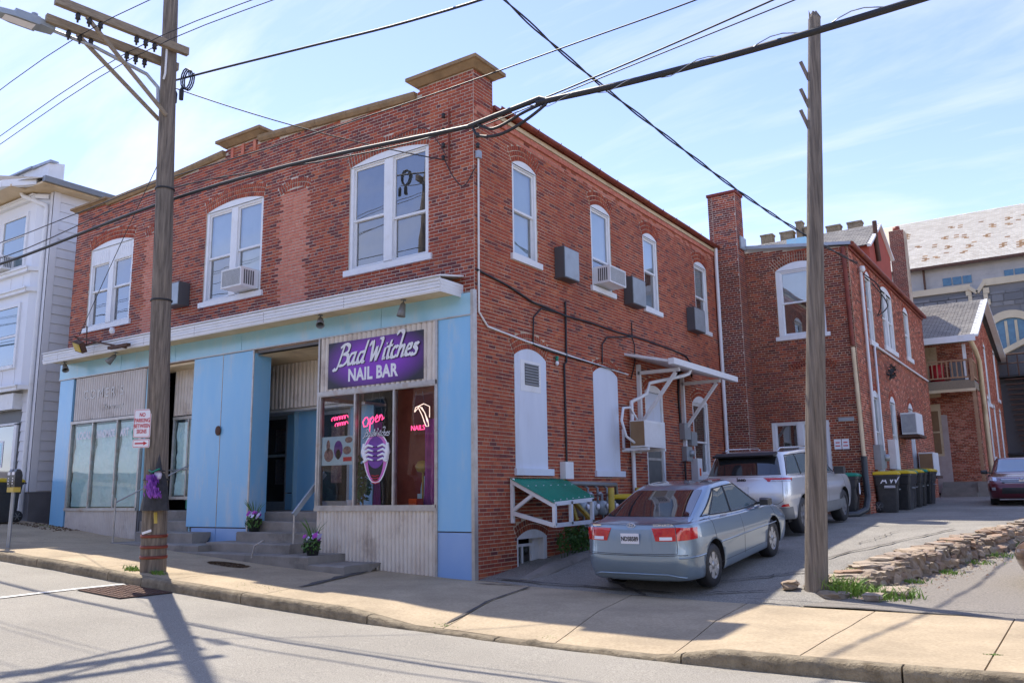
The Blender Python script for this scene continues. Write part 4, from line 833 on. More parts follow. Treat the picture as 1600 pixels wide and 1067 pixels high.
meterbox(PS, 9.85,10.62,5.90,6.55,.24,'grey metal box on the side wall below the farthest upper window')
# steps ----------------------------------------------------------------
st = thing('entrance_steps', (-4.8,-.4,.3), 'worn concrete steps climbing to the nail bar door', 'steps')
for (x0, x1, y0, y1, z1, ch) in ((-7.35,-3.03,-1.0,1.9,.455,1),(-3.03,-2.12,-1.0,-.02,.32,0),(-6.45,-3.92,-.66,1.9,.635,0),(-5.93,-3.92,-.32,1.9,.83,0),(-5.89,-3.92,.02,1.9,1.03,0),(-7.3,-3.92,.36,2.0,1.22,0)):
    b = MB(); xs = lin(x0, x1, 10); r = lambda k: random.uniform(-.004,.004)
    V = []; 
    for x in xs: V += [(x,y1,z1),(x,y0+.025+r(0),z1+r(0)),(x,y0+r(0),z1-.02+r(0)),(x,y0,-.1)]
    b.add(V, [(i*4+j, i*4+4+j, i*4+5+j, i*4+1+j) for i in range(10) for j in range(3)]+[(0,1,2,3),(40,43,42,41)]); b.build('step', M_conc, st)
s3 = thing('side_steps', (-8,-.4,.5), 'three worn concrete steps behind the tall pole, leading to the left shop', 'steps')
for (x0, x1, y0, z1) in ((-9.5,-6.30,-.95,.58),(-9.2,-7.12,-.52,.80),(-9.85,-8.03,-.02,1.02),(-9.85,-8.03,.30,1.25)):
    b = MB(); xs = lin(x0, x1, 8); V = []
    for x in xs: j = random.uniform(-.004,.004); V += [(x,.6 if y0 > -.1 else 0,z1),(x,y0+.025+j,z1+j),(x,y0+j,z1-.02),(x,y0,.1)]
    b.add(V, [(i*4+j, i*4+4+j, i*4+5+j, i*4+1+j) for i in range(8) for j in range(3)]+[(0,1,2,3),(32,35,34,33)]); b.build('step', M_conc, s3)
hr = thing('handrail', (-4.1,-.3,.8), 'pale sloping metal handrail on the nail bar steps', 'handrail')
b = MB(); b.bar((-3.98,.25,1.98),(-4.02,-.5,1.18),.05,.09); b.build('rail', M_box, hr); b = MB(); b.tube([(-4.02,-.48,1.2),(-4.02,-.48,.6)],.018,8); b.build('post', M_alu, hr)
h2 = thing('thin_handrail', (-9.4,-1,1), 'thin rusty handrail on the left steps beside the papered window', 'handrail')
b = MB(); b.tube([(-9.45,-.9,.5),(-9.45,-.9,1.55)],.022,8); b.build('post', M_alu, h2); b = MB(); b.tube([(-9.45,-.9,1.45),(-8.3,.2,2.3)],.016,8); b.build('rail', M_galv, h2)
b = MB(); b.tube([(-4.35,-.9,.70),(-4.30,-.98,.72),(-4.45,-1.05,.62),(-4.52,-1.05,.40)],.014,6); thing_mesh('downspout_stub', b, M_alu, 'thin pale broken pipe end over the lowest nail bar step', 'pipe')
# pots
def flowerpot(x, y, z, label, seed, tall=1):
    t = thing('flower_pot', (x,y,z), label, 'flower pot', 'flower pots on the nail bar steps')
    b = MB(); b.lathe([(0,0),(.10,0),(.145,.24),(.155,.24),(.155,.26),(.135,.26),(.12,.2),(0,.2)],(x,y,z),16); b.build('pot', M_blackp, t)
    foliage(t, (x,y-.03,z+.18), (.19,.16,.17), 260, M_leaf, leaf=.035, seed=seed, droop=.5)
    random.seed(seed+9)
    for nm, mm, k in (('magenta_flower', M_petp, 11), ('white_flower', M_petw, 9)):
        for i in range(k):
            a = random.random()*6.28; r = random.uniform(.02,.21); c = Vector((x+r*math.cos(a), y+r*math.sin(a)*.8, z+.34+random.uniform(-.05,.06))); b = MB()
            for j in range(5):
                q = j*1.257+a; d = Vector((math.cos(q), math.sin(q)*.6, math.sin(q)*.8)).normalized()*.045; s = d.cross(Vector((0,-.8,.6))).normalized()*.028
                b.add([c, c+d*.6+s, c+d*1.15, c+d*.6-s], [(0,1,2,3)])
            b.build(nm, mm, t)
    b = MB()
    for i in range(16):
        a = random.random()*6.28; l = random.uniform(.35,.55)*tall; d = Vector((math.cos(a)*.5, math.sin(a)*.35, 1)).normalized(); s = d.cross(Vector((0,1,0))).normalized()*.012; p = Vector((x+math.cos(a)*.05, y, z+.25))
        b.add([p-s, p+s, p+d*l*.6+s*.8+Vector((0,0,-.01)), p+d*l+d.cross(Vector((0,1,0)))*-.0+Vector((math.cos(a)*.1,0,-.05)), p+d*l*.6-s*.8], [(0,1,2,3,4)])
    b.build('spiky_leaf', M_leaf, t)
flowerpot(-3.22,-.72,.46,'black pot of purple and white petunias on the lowest step beside the ribbed metal',11)
flowerpot(-5.62,-.12,.83,'black pot of pink and white petunias against the blue pier, higher up the steps',21)
b = MB()
for i in range(420): a = random.random()*6.28; r = random.random()**.5; x, y = -4.55+.55*r*math.cos(a), -1.55+.20*r*math.sin(a); z = walk_z(x,y)+.01+.02*(1-r); d = random.random()*6.28; b.add([(x-.05*math.cos(d), y-.05*math.sin(d), z),(x+.012,y+.012,z+.01),(x+.05*math.cos(d), y+.05*math.sin(d), z+.004),(x-.012,y-.012,z)],[(0,1,2,3)])
b.build('mulch_pile', M_dirt, kind='stuff')
# ================================================================== fixtures on the side wall
def pipe(name, pts, r, m, label, cat='pipe', n=8, group=None, extra=None):
    b = MB(); b.tube(pts, r, n)
    if extra: extra(b)
    return thing_mesh(name, b, m, label, cat, group)
pipe('electric_conduit', [(.03,.10,7.68),(.03,.08,4.75),(.03,.35,4.52),(.03,1.6,4.43),(.03,3.6,4.34),(.03,5.2,4.28),(.03,6.0,4.25)], .02, M_white, 'thin white cable running down the building corner and along the side wall', 'cable')
b = MB(); b.box(.0,.09,.03,.13,7.66,7.80); thing_mesh('junction_box', b, M_galv, 'small pale junction box high on the building corner', 'junction box')
b = MB(); b.tube([(-.55,-.05,7.55),(-.55,-.05,8.75)], .018, 6)
ir = thing('insulator_rack', (-.55,0,8.1), 'rusty vertical rack with black insulators at the top of the front corner', 'insulator rack'); b.build('rack_bar', M_cop, ir)
for z in (7.75,8.0,8.3,8.6): b = MB(); b.lathe([(0,0),(.04,.0),(.025,.03),(.045,.06),(.02,.09),(0,.09)],(-.66,-.08,z),8); b.build('insulator', M_black, ir)
i2 = thing('insulator_rack', (.06,.0,8), 'black insulator rack on the side face of the building corner', 'insulator rack')
for z in (7.85,8.05,8.25): b = MB(); b.lathe([(0,0),(.04,.0),(.025,.03),(.045,.06),(.02,.09),(0,.09)],(.07,.03,z),8); b.build('insulator', M_black, i2)
pipe('black_cable', [(.03,.05,5.52),(.03,1.0,5.42),(.03,1.9,5.25),(.04,2.6,5.22),(.05,3.1,5.18),(.03,4.2,5.22),(.03,5.5,5.20),(.03,6.8,5.23),(.03,8.7,5.2),(.03,9.6,5.15),(.03,9.9,5.0),(.03,9.95,4.6)], .022, M_black, 'thick black cable along the side wall under the upper windows', 'cable')
pipe('black_cable', [(.035,3.16,5.5),(.035,3.16,5.2),(.035,3.14,4.2),(.035,3.05,4.15),(.035,3.05,2.2),(.035,3.05,1.98)], .022, M_black, 'black vertical conduit between the two white blocked windows', 'cable')
pipe('black_cable', [(.035,2.9,5.2),(.035,2.2,5.18),(.035,1.9,4.95),(.035,1.86,4.4),(.035,2.3,4.35),(.035,4.4,4.30),(.035,5.8,4.27)], .016, M_black, 'curved black cable looping over the first white blocked window', 'cable')
pipe('black_cable', [(.035,6.3,5.55),(.035,6.3,5.2),(.035,5.0,5.0),(.035,4.75,4.8),(.035,4.72,4.35)], .016, M_black, 'curved black cable looping over the second white blocked window', 'cable')
pipe('black_cable', [(.035,6.3,5.18),(.035,6.42,5.0),(.035,6.4,4.6),(.035,6.15,4.15)], .014, M_black, 'thin black cable dropping from the second grey box towards the porch roof', 'cable')
pipe('black_cable', [(.035,9.95,4.9),(.035,9.0,4.6),(.035,8.95,3.9),(.035,9.0,3.25)], .03, M_black, 'thick black cable dropping to the electric meter by the side door', 'cable')
t = thing('bare_bulb', (.08,2.75,4.1), 'bare white bulb in a green socket hanging on the side wall', 'bulb'); b = MB(); b.lathe([(0,0),(.03,.0),(.035,.1),(0,.1)],(.06,2.72,4.17),10); b.build('socket', M_green, t); b = MB(); b.lathe([(0,0),(.035,.03),(.04,.07),(.02,.1)],(.06,2.72,4.07),10); b.build('bulb', M_let, t)
b = MB(); b.pbox(PS,2.82,3.14,1.80,2.14,.01,.14); thing_mesh('white_wall_box', b, M_white, 'small white electrical box on the side wall above the green awning', 'utility box')
# white downspout and condensate pipe of the side porch
dp = thing('white_downspout', (.08,6.0,1.5), 'white bent downspout in front of the side door canopy', 'downspout')
b = MB(); b.tube([(.09,6.0,1.15),(.09,6.0,3.62)],.05,8); b.build('lower_pipe', M_white, dp)
b = MB(); b.tube([(.09,6.0,3.60),(.30,6.15,3.72),(.36,6.3,3.80),(.42,6.35,4.05),(1.0,6.9,4.22),(1.12,7.05,4.28),(1.15,7.15,4.42)],.042,8); b.build('elbow_pipe', M_white, dp)
sc = thing('door_canopy', (.6,9,4.5), 'white flat canopy on wooden brackets over the side door', 'canopy')
b = MB(); b.add([(0,5.9,4.70),(1.15,5.9,4.43),(1.15,10.1,4.43),(0,10.1,4.70),(0,5.9,4.76),(1.15,5.9,4.49),(1.15,10.1,4.49),(0,10.1,4.76)],[(0,3,2,1),(4,5,6,7),(0,1,5,4),(1,2,6,5),(2,3,7,6),(3,0,4,7)]); b.build('roof_sheet', M_white, sc)
b = MB(); b.box(1.12,1.26,5.88,10.12,4.38,4.52); b.build('gutter', M_white, sc)
for y in (6.55,9.2):
    b = MB(); b.bar((.05,y,2.55),(.05,y,4.55),.09,.09,(0,1,0)); b.build('post', M_white, sc)
    b = MB(); b.bar((.09,y,3.15),(1.0,y,4.28),.07,.08,(0,1,0)); b.build('brace', M_white, sc)
    b = MB(); b.bar((.05,y,4.34),(1.1,y,4.34),.08,.09,(0,1,0)); b.build('arm', M_white, sc)
hp = thing('mini_split_unit', (.5,5.9,2.5), 'white outdoor air conditioner unit on a bracket beside the side door', 'air conditioner')
b = MB(); b.box(.25,.62,5.55,6.65,2.52,3.12); b.build('case', M_white, hp)
b = MB(); [b.box(.621,.632,5.6,6.6,2.56+i*.042,2.575+i*.042) for i in range(13)]; b.build('grille', M_white, hp)
b = MB(); [b.box(.27+i*.04,.285+i*.04,5.538,5.55,2.56,3.08) for i in range(9)]; b.box(.26,.6,5.541,5.549,2.55,3.1); b.build('coil_guard', M_tanb, hp)
b = MB(); b.bar((0,5.65,2.48),(.66,5.65,2.48),.05,.06); b.bar((0,6.55,2.48),(.66,6.55,2.48),.05,.06); b.bar((.03,5.65,2.48),(.03,5.65,2.95),.05,.05); b.bar((0,5.6,2.45),(0,6.6,2.45),.05,.05); b.build('bracket', M_white, hp)
b = MB(); b.tube([(.35,5.55,2.62),(.3,5.25,2.75),(.25,5.15,3.1),(.2,5.35,3.4),(.15,5.8,3.45),(.12,6.2,3.2)],.03,8); b.build('line_hose', M_white, hp)
em_ = thing('electric_meter', (.1,9.1,3), 'grey electric meter cluster on the wall right of the side door', 'electric meter')
b = MB(); b.pbox(PS,8.95,9.35,2.86,3.28,.01,.16); b.build('upper_box', M_box, em_); b = MB(); b.pbox(PS,9.42,9.80,2.72,3.08,.01,.15); b.build('side_box', M_box, em_); b = MB(); b.pbox(PS,9.05,9.45,2.30,2.68,.01,.14); b.build('meter_base', M_box, em_)
b = MB(); b.lathe([(.09,0),(.09,.08),(0,.1)],(.14,9.32,2.5),14,axis='x'); b.build('meter_dial', M_galv, em_); b = MB(); b.tube([(.06,9.1,2.3),(.06,9.1,1.2)],.025,6); b.build('conduit', M_black, em_)
t = thing('white_cabinet', (.1,10.2,2), 'white wall cabinet with a small red sticker beside the tall side window', 'cabinet'); b = MB(); b.pbox(PS,9.62,9.94,1.62,2.38,.01,.2); b.build('cabinet_body', M_white, t); b = MB(); b.pbox(PS,9.73,9.83,1.92,2.12,.201,.206); b.build('sticker', M_orange, t)
pipe('corner_downspout', [(.10,12.22,8.80),(.09,12.22,8.2),(.09,12.22,.9)], .055, M_white, 'pale straight downspout in the corner between side wall and chimney', 'downspout')
# green awning over the basement entrance
aw = thing('green_awning', (.5,1.8,1.3), 'small white wooden awning with corrugated green roof over the basement window', 'awning')
A0, A1, A2, A3 = Vector((.02,1.12,1.78)), Vector((.02,3.12,1.78)), Vector((.98,2.55,1.43)), Vector((.98,.98,1.36))
A2 = Vector((1.0,2.42,1.44)); A3 = Vector((1.0,.92,1.36)); A0 = Vector((.02,1.0,1.80)); A1 = Vector((.02,3.0,1.80))
b = MB(); b.grid(lambda s, t: tuple((A0.lerp(A1,s)).lerp(A3.lerp(A2,s),t)+Vector((0,0,.012*math.sin(s*2*math.pi*22)))), 132, 2); b.build('green_roof_sheet', M_green, aw)
for p, q in (((.05,1.05,1.74),(.98,.98,1.31)),((.05,1.05,1.18),(.98,.98,.97)),((.98,.98,.97),(.98,2.36,.99)),((.98,.98,1.34),(.98,2.36,1.40))): b = MB(); b.bar(p, q, .06, .07); b.build('rail', M_white, aw)
for p, q in (((.05,1.05,1.0),(.05,1.05,1.80)),((.98,.98,.97),(.98,.98,1.34)),((.98,1.55,.97),(.98,1.55,1.38)),((.98,2.33,.97),(.98,2.33,1.41)),((.05,1.05,1.22),(.55,1.02,1.52))): b = MB(); b.bar(p, q, .06, .06, (0,1,0)); b.build('post', M_white, aw)
b = MB(); b.bar((.05,2.9,1.55),(.95,2.35,1.02),.06,.07); b.bar((.05,2.9,1.78),(.5,2.6,1.0),.05,.06); b.build('brace', M_yelp, aw)
b = MB()
for i in range(7):
    for v in (.35,.95): p = A0.lerp(A1,(i+.5)/7).lerp(A3.lerp(A2,(i+.5)/7),v); b.lathe([(0,.02),(.012,.016),(.014,.008)],tuple(p),6)
b.build('roofing_screw', M_let, aw)
# gas meters
for k in range(4):
    y = 3.25+k*.42; t = thing('gas_meter', (.25,y,.8), ('first','second','third','fourth')[k]+' grey gas meter counted from the green awning on the side wall', 'gas meter', 'bank of gas meters on the side wall')
    b = MB(); b.lathe([(0,0),(.10,.01),(.13,.06),(.13,.24),(.10,.30),(0,.31)],(.24,y,1.05),14); b.build('meter_body', M_box, t)
    b = MB(); b.tube([(.2,y-.08,1.35),(.2,y-.08,1.62),(.12,y-.08,1.66)],.026,7); b.tube([(.2,y+.08,1.35),(.2,y+.08,1.5),(.2,y+.12,1.5),(.2,y+.14,.75)],.024,7); b.build('riser_pipe', M_grey, t)
    b = MB(); b.lathe([(0,0),(.05,0),(.07,.04),(.05,.07),(0,.08)],(.24,y-.08,1.46),10); b.build('regulator', M_galv, t)
    b = MB(); b.lathe([(0,0),(.06,0),(.05,.03),(0,.03)],(.38,y,1.24),10,axis='x'); b.build('dial', M_let, t)
pipe('gas_manifold', [(.06,3.0,1.70),(.15,3.02,1.71),(.15,4.95,1.69),(.15,5.0,1.3),(.15,5.0,.6)], .045, M_grey, 'thick grey gas manifold pipe above the gas meters', 'gas pipe', extra=lambda b: b.tube([(.22,3.3,.85),(.22,5.0,.83)],.04,8))
# concrete kerb by the basement well, weeds
cw = thing('concrete_curb_wall', (.5,2,.2), 'low broken concrete curb between the basement window and the sedan', 'curb')
b = MB(); P = [(.62,.35),(.60,1.2),(.48,2.2),(.36,3.3),(.30,4.6)]
V = []
for i, (x, y) in enumerate(P):
    for s in range(5):
        f = s/4
    z0 = -.1; z1 = (.12,.30,.36,.42,.50)[i]; w_ = (.22,.30,.28,.26,.24)[i]
    V += [(x-.0,y,z0),(x-.02,y,z1-.03),(x+.05,y,z1),(x+w_-.05,y,z1-.01),(x+w_,y,z1-.09),(x+w_+.03,y,z0)]
b.add(V, [(i*6+j, i*6+j+1, i*6+7+j, i*6+6+j) for i in range(4) for j in range(5)]+[(0,1,2,3,4,5),tuple(range(24,30))]); cc = b.build('curb_block', M_conc, cw)
def rock(seed, n=3):
    random.seed(seed); b = MB(); import bmesh as _b
    bm = _b.new(); _b.ops.create_cube(bm, size=1); _b.ops.subdivide_edges(bm, edges=bm.edges[:], cuts=2, use_grid_fill=True)
    for v in bm.verts:
        q = v.co.normalized()*.62; v.co = v.co.lerp(q, .35)+Vector((noise.noise(v.co*2.3+Vector((seed,0,0))), noise.noise(v.co*2.3+Vector((0,seed,0))), noise.noise(v.co*2.3+Vector((0,0,seed)))))*.22
    me = bpy.data.meshes.new('stone'); bm.to_mesh(me); bm.free(); me.materials.append(M_rock); return me
ROCKS = [rock(i+1) for i in range(7)]
def put(me, name, x, y, z, sx, sy, szz, rz, parent=None, tilt=0):
    o = link(name, me, parent); o.matrix_basis = T(x,y,z) @ RZ(rz) @ Matrix.Rotation(tilt,4,'X') @ Matrix.Diagonal((sx,sy,szz,1)); return o
for k in range(5): o = put(ROCKS[k], 'concrete_fragment', .55+.12*k+random.uniform(-.05,.05), .28+random.uniform(-.08,.08), .02, .16,.10,.05, k, cw)
wd_ = thing('weed_clump', (.3,3,.3), 'leafy green weeds growing below the gas meters behind the sedan', 'weeds')
foliage(wd_, (.32,3.2,.62), (.28,1.1,.32), 650, M_leaf, leaf=.055, seed=8); b = MB(); random.seed(5)
for i in range(26): y = random.uniform(2.3,4.3); b.tube([(.35,y,.1),(.35+random.uniform(-.1,.2),y+random.uniform(-.2,.2),.8)], .006, 4)
b.build('stem', M_leaf, wd_)
def barrier():
    t = thing('yellow_bollard', (.6,4.3,.4), 'yellow painted steel post in front of the gas meters', 'bollard', 'yellow posts by the gas meters'); b = MB(); b.tube([(.55,3.95,.2),(.55,3.95,1.62)],.065,12); b.build('post', M_yelp, t)
    t = thing('yellow_bollard', (.2,5.95,.4), 'yellow painted post at the foot of the white downspout', 'bollard', 'yellow posts by the gas meters'); b = MB(); b.tube([(.22,5.9,.2),(.22,5.9,1.62)],.065,12); b.build('post', M_yelp, t)
barrier()
# ================================================================== wheelie bins
def bin_proto(lid, label):
    t = thing('wheelie_bin', (0,0,0), label, 'bin', 'wheelie bins'); b = MB()
    R = [(.0,.23,.27),(.12,.25,.28),(.72,.29,.33),(.73,.31,.35),(.95,.33,.37),(.96,.35,.39),(1.02,.35,.39)]
    def ring(z, a, c, r=.06):
        P = []
        for sx, sy in ((-1,-1),(1,-1),(1,1),(-1,1)):
            for k in range(3):
                an = math.atan2(sy,sx)-math.pi/4+k*math.pi/4; P.append((sx*(a-r)+r*math.cos(an), sy*(c-r)+r*math.sin(an), z))
        return P
    V = []; [V.extend(ring(*q)) for q in R]; n = 12
    b.add(V, [(i*n+j, i*n+(j+1) % n, (i+1)*n+(j+1) % n, (i+1)*n+j) for i in range(len(R)-1) for j in range(n)]+[tuple(range(n))[::-1]]); b.build('bin_body', M_blackp, t)
    b = MB(); V = ring(1.02,.37,.41)+ring(1.05,.375,.415)+ring(1.10,.33,.36)+ring(1.125,.20,.24)
    b.add(V, [(i*n+j, i*n+(j+1) % n, (i+1)*n+(j+1) % n, (i+1)*n+j) for i in range(3) for j in range(n)]+[tuple(range(36,48)), tuple(range(n))[::-1]])
    for i in range(3): b.box(-.2+i*.17,-.14+i*.17,-.3,.3,1.09,1.12)
    b.build('lid', lid, t)
    for s in (-1, 1):
        b = MB(); b.lathe([(0,-.03),(.13,-.03),(.15,-.015),(.15,.015),(.13,.03),(0,.03)],(-.25,s*.30,.14),18,axis='y'); w_ = b.build('wheel', M_black, t)
        b = MB(); [b.bar((-.25,s*.335,.14),(-.25+.1*math.cos(k*1.05),s*.335,.14+.1*math.sin(k*1.05)),.02,.012) for k in range(6)]; b.build('spoke', M_grey, w_)
    b = MB(); b.tube([(-.36,-.25,1.0),(-.44,-.25,1.0),(-.44,.25,1.0),(-.36,.25,1.0)],.018,7); b.build('handle', M_blackp, t)
    b = MB(); b.box(.30,.33,-.16,.16,.60,.63); b.tube([(.335,-.15,.62),(.335,.15,.62)],.012,6); b.build('catch_bar', M_galv, t); return t
by = bin_proto(M_yel, 'black wheelie bin with yellow lid and white initials, nearest the drainpipe at the rear corner')
bg_ = bin_proto(M_green, 'black wheelie bin with green lid between the silver suv and the drain hose')
def pz(x, y): return (s_x(x) if x < 9 else .02)*max(0, 1-y/6)+p_y(y)+.01
by.location = (4.02,14.05,pz(4,14)); by.rotation_euler[2] = math.radians(8)
aw_ = text('AW', .25, face_M((.08,-.362,.86),(1,0,0),(0,0,1)), M_let, by, 'initials', ext=.002, off=.004, shear=.2, spacing=1.3); aw_.matrix_parent_inverse.identity()
b = MB(); b.box(-.06,.22,-.366,-.357,.70,.72); b.box(-.06,.22,-.366,-.357,.66,.68); o = b.build('print_line', M_let, by); o.matrix_parent_inverse.identity()
bg_.matrix_basis = T(3.30,12.40,pz(3,12.5)) @ RZ(.1)
b = MB(); b.box(.345,.352,-.3,-.12,.55,.85); o = b.build('bin_sticker', M_let, bg_); o.matrix_parent_inverse.identity()
lab = ['black bin with yellow lid standing right behind the initialled bin','black bin with green lid in the middle of the row against the rear building','black bin with yellow lid in the row, third from its far end','black bin with green lid and pale latch in the row, second from its far end','black bin with yellow lid at the far end of the row before the stone steps']
for k, (src, y, x) in enumerate(((by,15.2,4.2),(bg_,16.1,4.15),(by,16.95,4.2),(bg_,17.8,4.2),(by,18.75,4.28))):
    c = src.copy(); COL.objects.link(c); c['label'] = lab[k]; c.matrix_basis = T(x,y,pz(x,y)) @ RZ(random.uniform(-.12,.12)+.05)
    for ch in src.children:
        if ch.name.startswith(('initials','print','bin_sticker')): continue
        d = ch.copy(); COL.objects.link(d); d.parent = c
        for g in ch.children: e = g.copy(); COL.objects.link(e); e.parent = d
c = by.copy(); COL.objects.link(c); c['label'] = 'black bin with yellow lid before the white sided building, cut by the left edge'; c.matrix_basis = T(-14.75,-.85,.98) @ RZ(-1.57)
for ch in by.children:
    if ch.name.startswith(('initials','print')): continue
    d = ch.copy(); COL.objects.link(d); d.parent = c
    for g in ch.children: e = g.copy(); COL.objects.link(e); e.parent = d
c = by.copy(); COL.objects.link(c); c['label'] = 'black bin with yellow lid between the gas meters and the white downspout'; c.matrix_basis = T(.50,4.95,.36) @ RZ(0)
for ch in by.children:
    if ch.name.startswith(('initials','print')): continue
    d = ch.copy(); COL.objects.link(d); d.parent = c
    for g in ch.children: e = g.copy(); COL.objects.link(e); e.parent = d
# ================================================================== utility poles and wires
def pole(name, base, top, r0, r1, label, seed):
    t = thing(name, base, label, 'utility pole'); b = MB(); n = 20; K = 44; random.seed(seed); V = []
    B = Vector(base); Tp = Vector(top)
    for i in range(K+1):
        f = i/K; c = B.lerp(Tp, f); r = r0+(r1-r0)*f
        for j in range(n):
            a = 2*math.pi*j/n; q = r*(1+.045*noise.noise(Vector((math.cos(a)*3,math.sin(a)*3,f*5+seed)))+.05*noise.noise(Vector((math.cos(a)*9,math.sin(a)*9,f*3+seed)))); V.append((c.x+q*math.cos(a), c.y+q*math.sin(a), c.z))
    b.add(V, [(i*n+j, i*n+(j+1) % n, (i+1)*n+(j+1) % n, (i+1)*n+j) for i in range(K) for j in range(n)], 0, True); b.add(V[-n:], [tuple(range(n))]); b.build('shaft', M_wood, t); return t
P0 = Vector((-4.62,-3.02,.1)); P1 = Vector((-4.06,-3.80,12.6))
pl = pole('utility_pole', P0, P1, .21, .105, 'tall wooden utility pole on the kerb carrying the crossarms and street lamp', 3)
def onp(z): f = (z-P0.z)/(P1.z-P0.z); return P0.lerp(P1, f), .21+(.105-.21)*f
def band(z, m=M_iron, h=.05, name='band'):
    c, r = onp(z); b = MB(); b.lathe([(r+.004,-h/2),(r+.016,-h/2),(r+.016,h/2),(r+.004,h/2)], tuple(c), 18); b.build(name, m, pl)
for z in (.55,.72,.9): band(z, M_cop)
for z in (1.85,4.95,6.95): band(z, M_black, .03)
c_, r_ = onp(.98); b = MB(); b.bar((c_.x-.02,c_.y-r_-.01,.95),(c_.x+.17,c_.y-r_+.03,1.0),.012,.04); b.build('torn_tag', M_let, pl)
b = MB(); b.bar((c_.x+.0,c_.y-r_,2.35),(c_.x+.16,c_.y-r_+.02,2.35),.01,.04); b.build('yellow_tag', M_yel, pl)
AD = Vector((.15,.99,0)).normalized(); PX = Vector((.99,-.15,0))
c_, _ = onp(9.47); CA = []
for k, (s, dz) in enumerate(((1,.06),(-1,-.10))):
    a = c_+PX*(.19*s)+AD*.26+Vector((0,0,dz)); e = c_+PX*(.19*s)-AD*2.0+Vector((0,0,dz+.02)); CA.append((a, e))
    b = MB(); b.bar(a, e, .10, .14); b.build('crossarm', M_wooda, pl)
    for t_ in (.27,.34,.41,.68,.76,.84): q = a.lerp(e, t_); b = MB(); b.lathe([(0,0),(.018,0),(.018,.05),(.045,.06),(.035,.1),(.045,.12),(.02,.17),(0,.17)], (q.x,q.y,q.z-.24), 8); b.build('insulator', M_black, pl)
    lo, rr = onp(8.25); q = a.lerp(e, .78); b = MB(); b.bar(lo+PX*(.14*s)-AD*.08, q-Vector((0,0,.08)), .045, .06); b.build('brace', M_wooda, pl)
lo, rr = onp(8.93); L0 = lo-AD*.16; lamp = [L0-Vector((0,0,.45)), L0-Vector((0,0,.16))-AD*.02, L0-AD*.22-PX*.03+Vector((0,0,.03)), L0-AD*1.1-PX*.12+Vector((0,0,.24)), L0-AD*1.7-PX*.30+Vector((0,0,.36))]
b = MB(); b.tube([tuple(p) for p in lamp], .032, 8); b.build('lamp_arm', M_galv, pl)
le = lamp[-1]; b = MB(); d = -AD
for w0, w1, z0, z1, s0, s1 in ((.10,.15,-.04,.07,0,.25),(.15,.15,-.06,.08,.25,.62),(.15,.09,-.06,.03,.62,.85)):
    P = []
    for s_, w_, zt in ((s0, w0, z1 if s0 else .05),(s1, w1, z1)):
        for i, j in ((-1,z0),(1,z0),(1,zt),(-1,zt)): P.append(le+d*s_+PX*(w_*i)+Vector((0,0,j)))
    b.add(P, [(0,3,2,1),(4,5,6,7),(0,1,5,4),(1,2,6,5),(2,3,7,6),(3,0,4,7)])
b.build('lamp_head', M_box, pl)
b = MB(); q = le+d*.3; b.lathe([(0,0),(.05,0),(.05,.1),(0,.11)], (q.x,q.y,q.z+.08), 10); b.build('photocell', M_galv, pl)
b = MB(); q = le+d*.45; P = [q+d*s_+PX*i-Vector((0,0,.066)) for s_, i in ((-.15,-.11),(.3,-.1),(.3,.1),(-.15,.11))]; b.add(P, [(0,1,2,3)]); b.build('lamp_lens', M_let, pl)
c_, r_ = onp(9.3); b = MB(); b.tube([(c_.x+.12,c_.y-r_,9.5),(c_.x+.12,c_.y-r_,9.0),(c_.x+.08,c_.y-r_,8.9)],.02,6); b.build('white_conduit', M_white, pl)
sp = thing('utility_pole', (5.33,1.0,.0), 'bare weathered utility pole without crossarms between the cars and the stone wall', 'utility pole'); sp.name = 'utility_pole'
COLp = pole('tmp', (5.33,1.02,-.1), (5.98,1.02,8.86), .165, .095, 'x', 8); [setattr(ch, 'parent', sp) for ch in list(COLp.children)]
for ch in sp.children: ch.matrix_parent_inverse = Matrix.Translation(-Vector(sp.location))
bpy.data.objects.remove(COLp)
for k, z in enumerate((8.0,7.55,7.2)):
    x = 5.33+.66*(z/9.2); b = MB(); b.bar((x-.075,.98,z-.14),(x-.17,.95,z+.17),.035,.05); b.build('splinter', M_wood, sp)
b = MB(); V = []; n = 10
for j in range(n): a = 2*math.pi*j/n; V.append((5.99+.092*math.cos(a), 1.02+.092*math.sin(a), 8.86)); 
for j in range(n): a = 2*math.pi*j/n; V.append((5.99+.06*math.cos(a)-.03, 1.02+.06*math.sin(a), 8.90+random.random()*.12))
b.add(V, [(j,(j+1)%n,n+(j+1)%n,n+j) for j in range(n)]+[tuple(range(n,2*n))]); b.build('broken_top', M_wood, sp)
def wire(name, pts, r, label, m=M_black, group=None):
    b = MB(); b.tube(pts, r, 6); return thing_mesh(name, b, m, label, 'cable', group)
def poly(*P): return [Vector(p) for p in P]
def smooth(P, k=6):
    P = [Vector(p) for p in P]; Q = []; n = len(P); tt = [0]
    for a, c in zip(P, P[1:]): tt.append(tt[-1]+(c-a).length)
    D = [(P[min(i+1,n-1)]-P[max(i-1,0)])/(tt[min(i+1,n-1)]-tt[max(i-1,0)]) for i in range(n)]
    for i in range(n-1):
        h = tt[i+1]-tt[i]
        for j in range(k): t = j/k; Q.append(P[i]*(2*t**3-3*t*t+1)+D[i]*h*(t**3-2*t*t+t)+P[i+1]*(3*t*t-2*t**3)+D[i+1]*h*(t**3-t*t))
    return Q+[P[-1]]
wire('trunk_cable', smooth([(-40,-3.2,7.6),(-20,-3.2,6.95),(-10.8,-3.2,6.72),(-4.9,-3.22,6.86),(-1.35,-3.2,6.78),(2.4,-3.2,6.46)]), .030, 'thick black trunk cable running from the left edge past the tall pole')
tk = thing('cable_splice_loop', (2.9,-3.2,6.4), 'black cable splice with a slack loop in front of the building corner', 'cable splice')
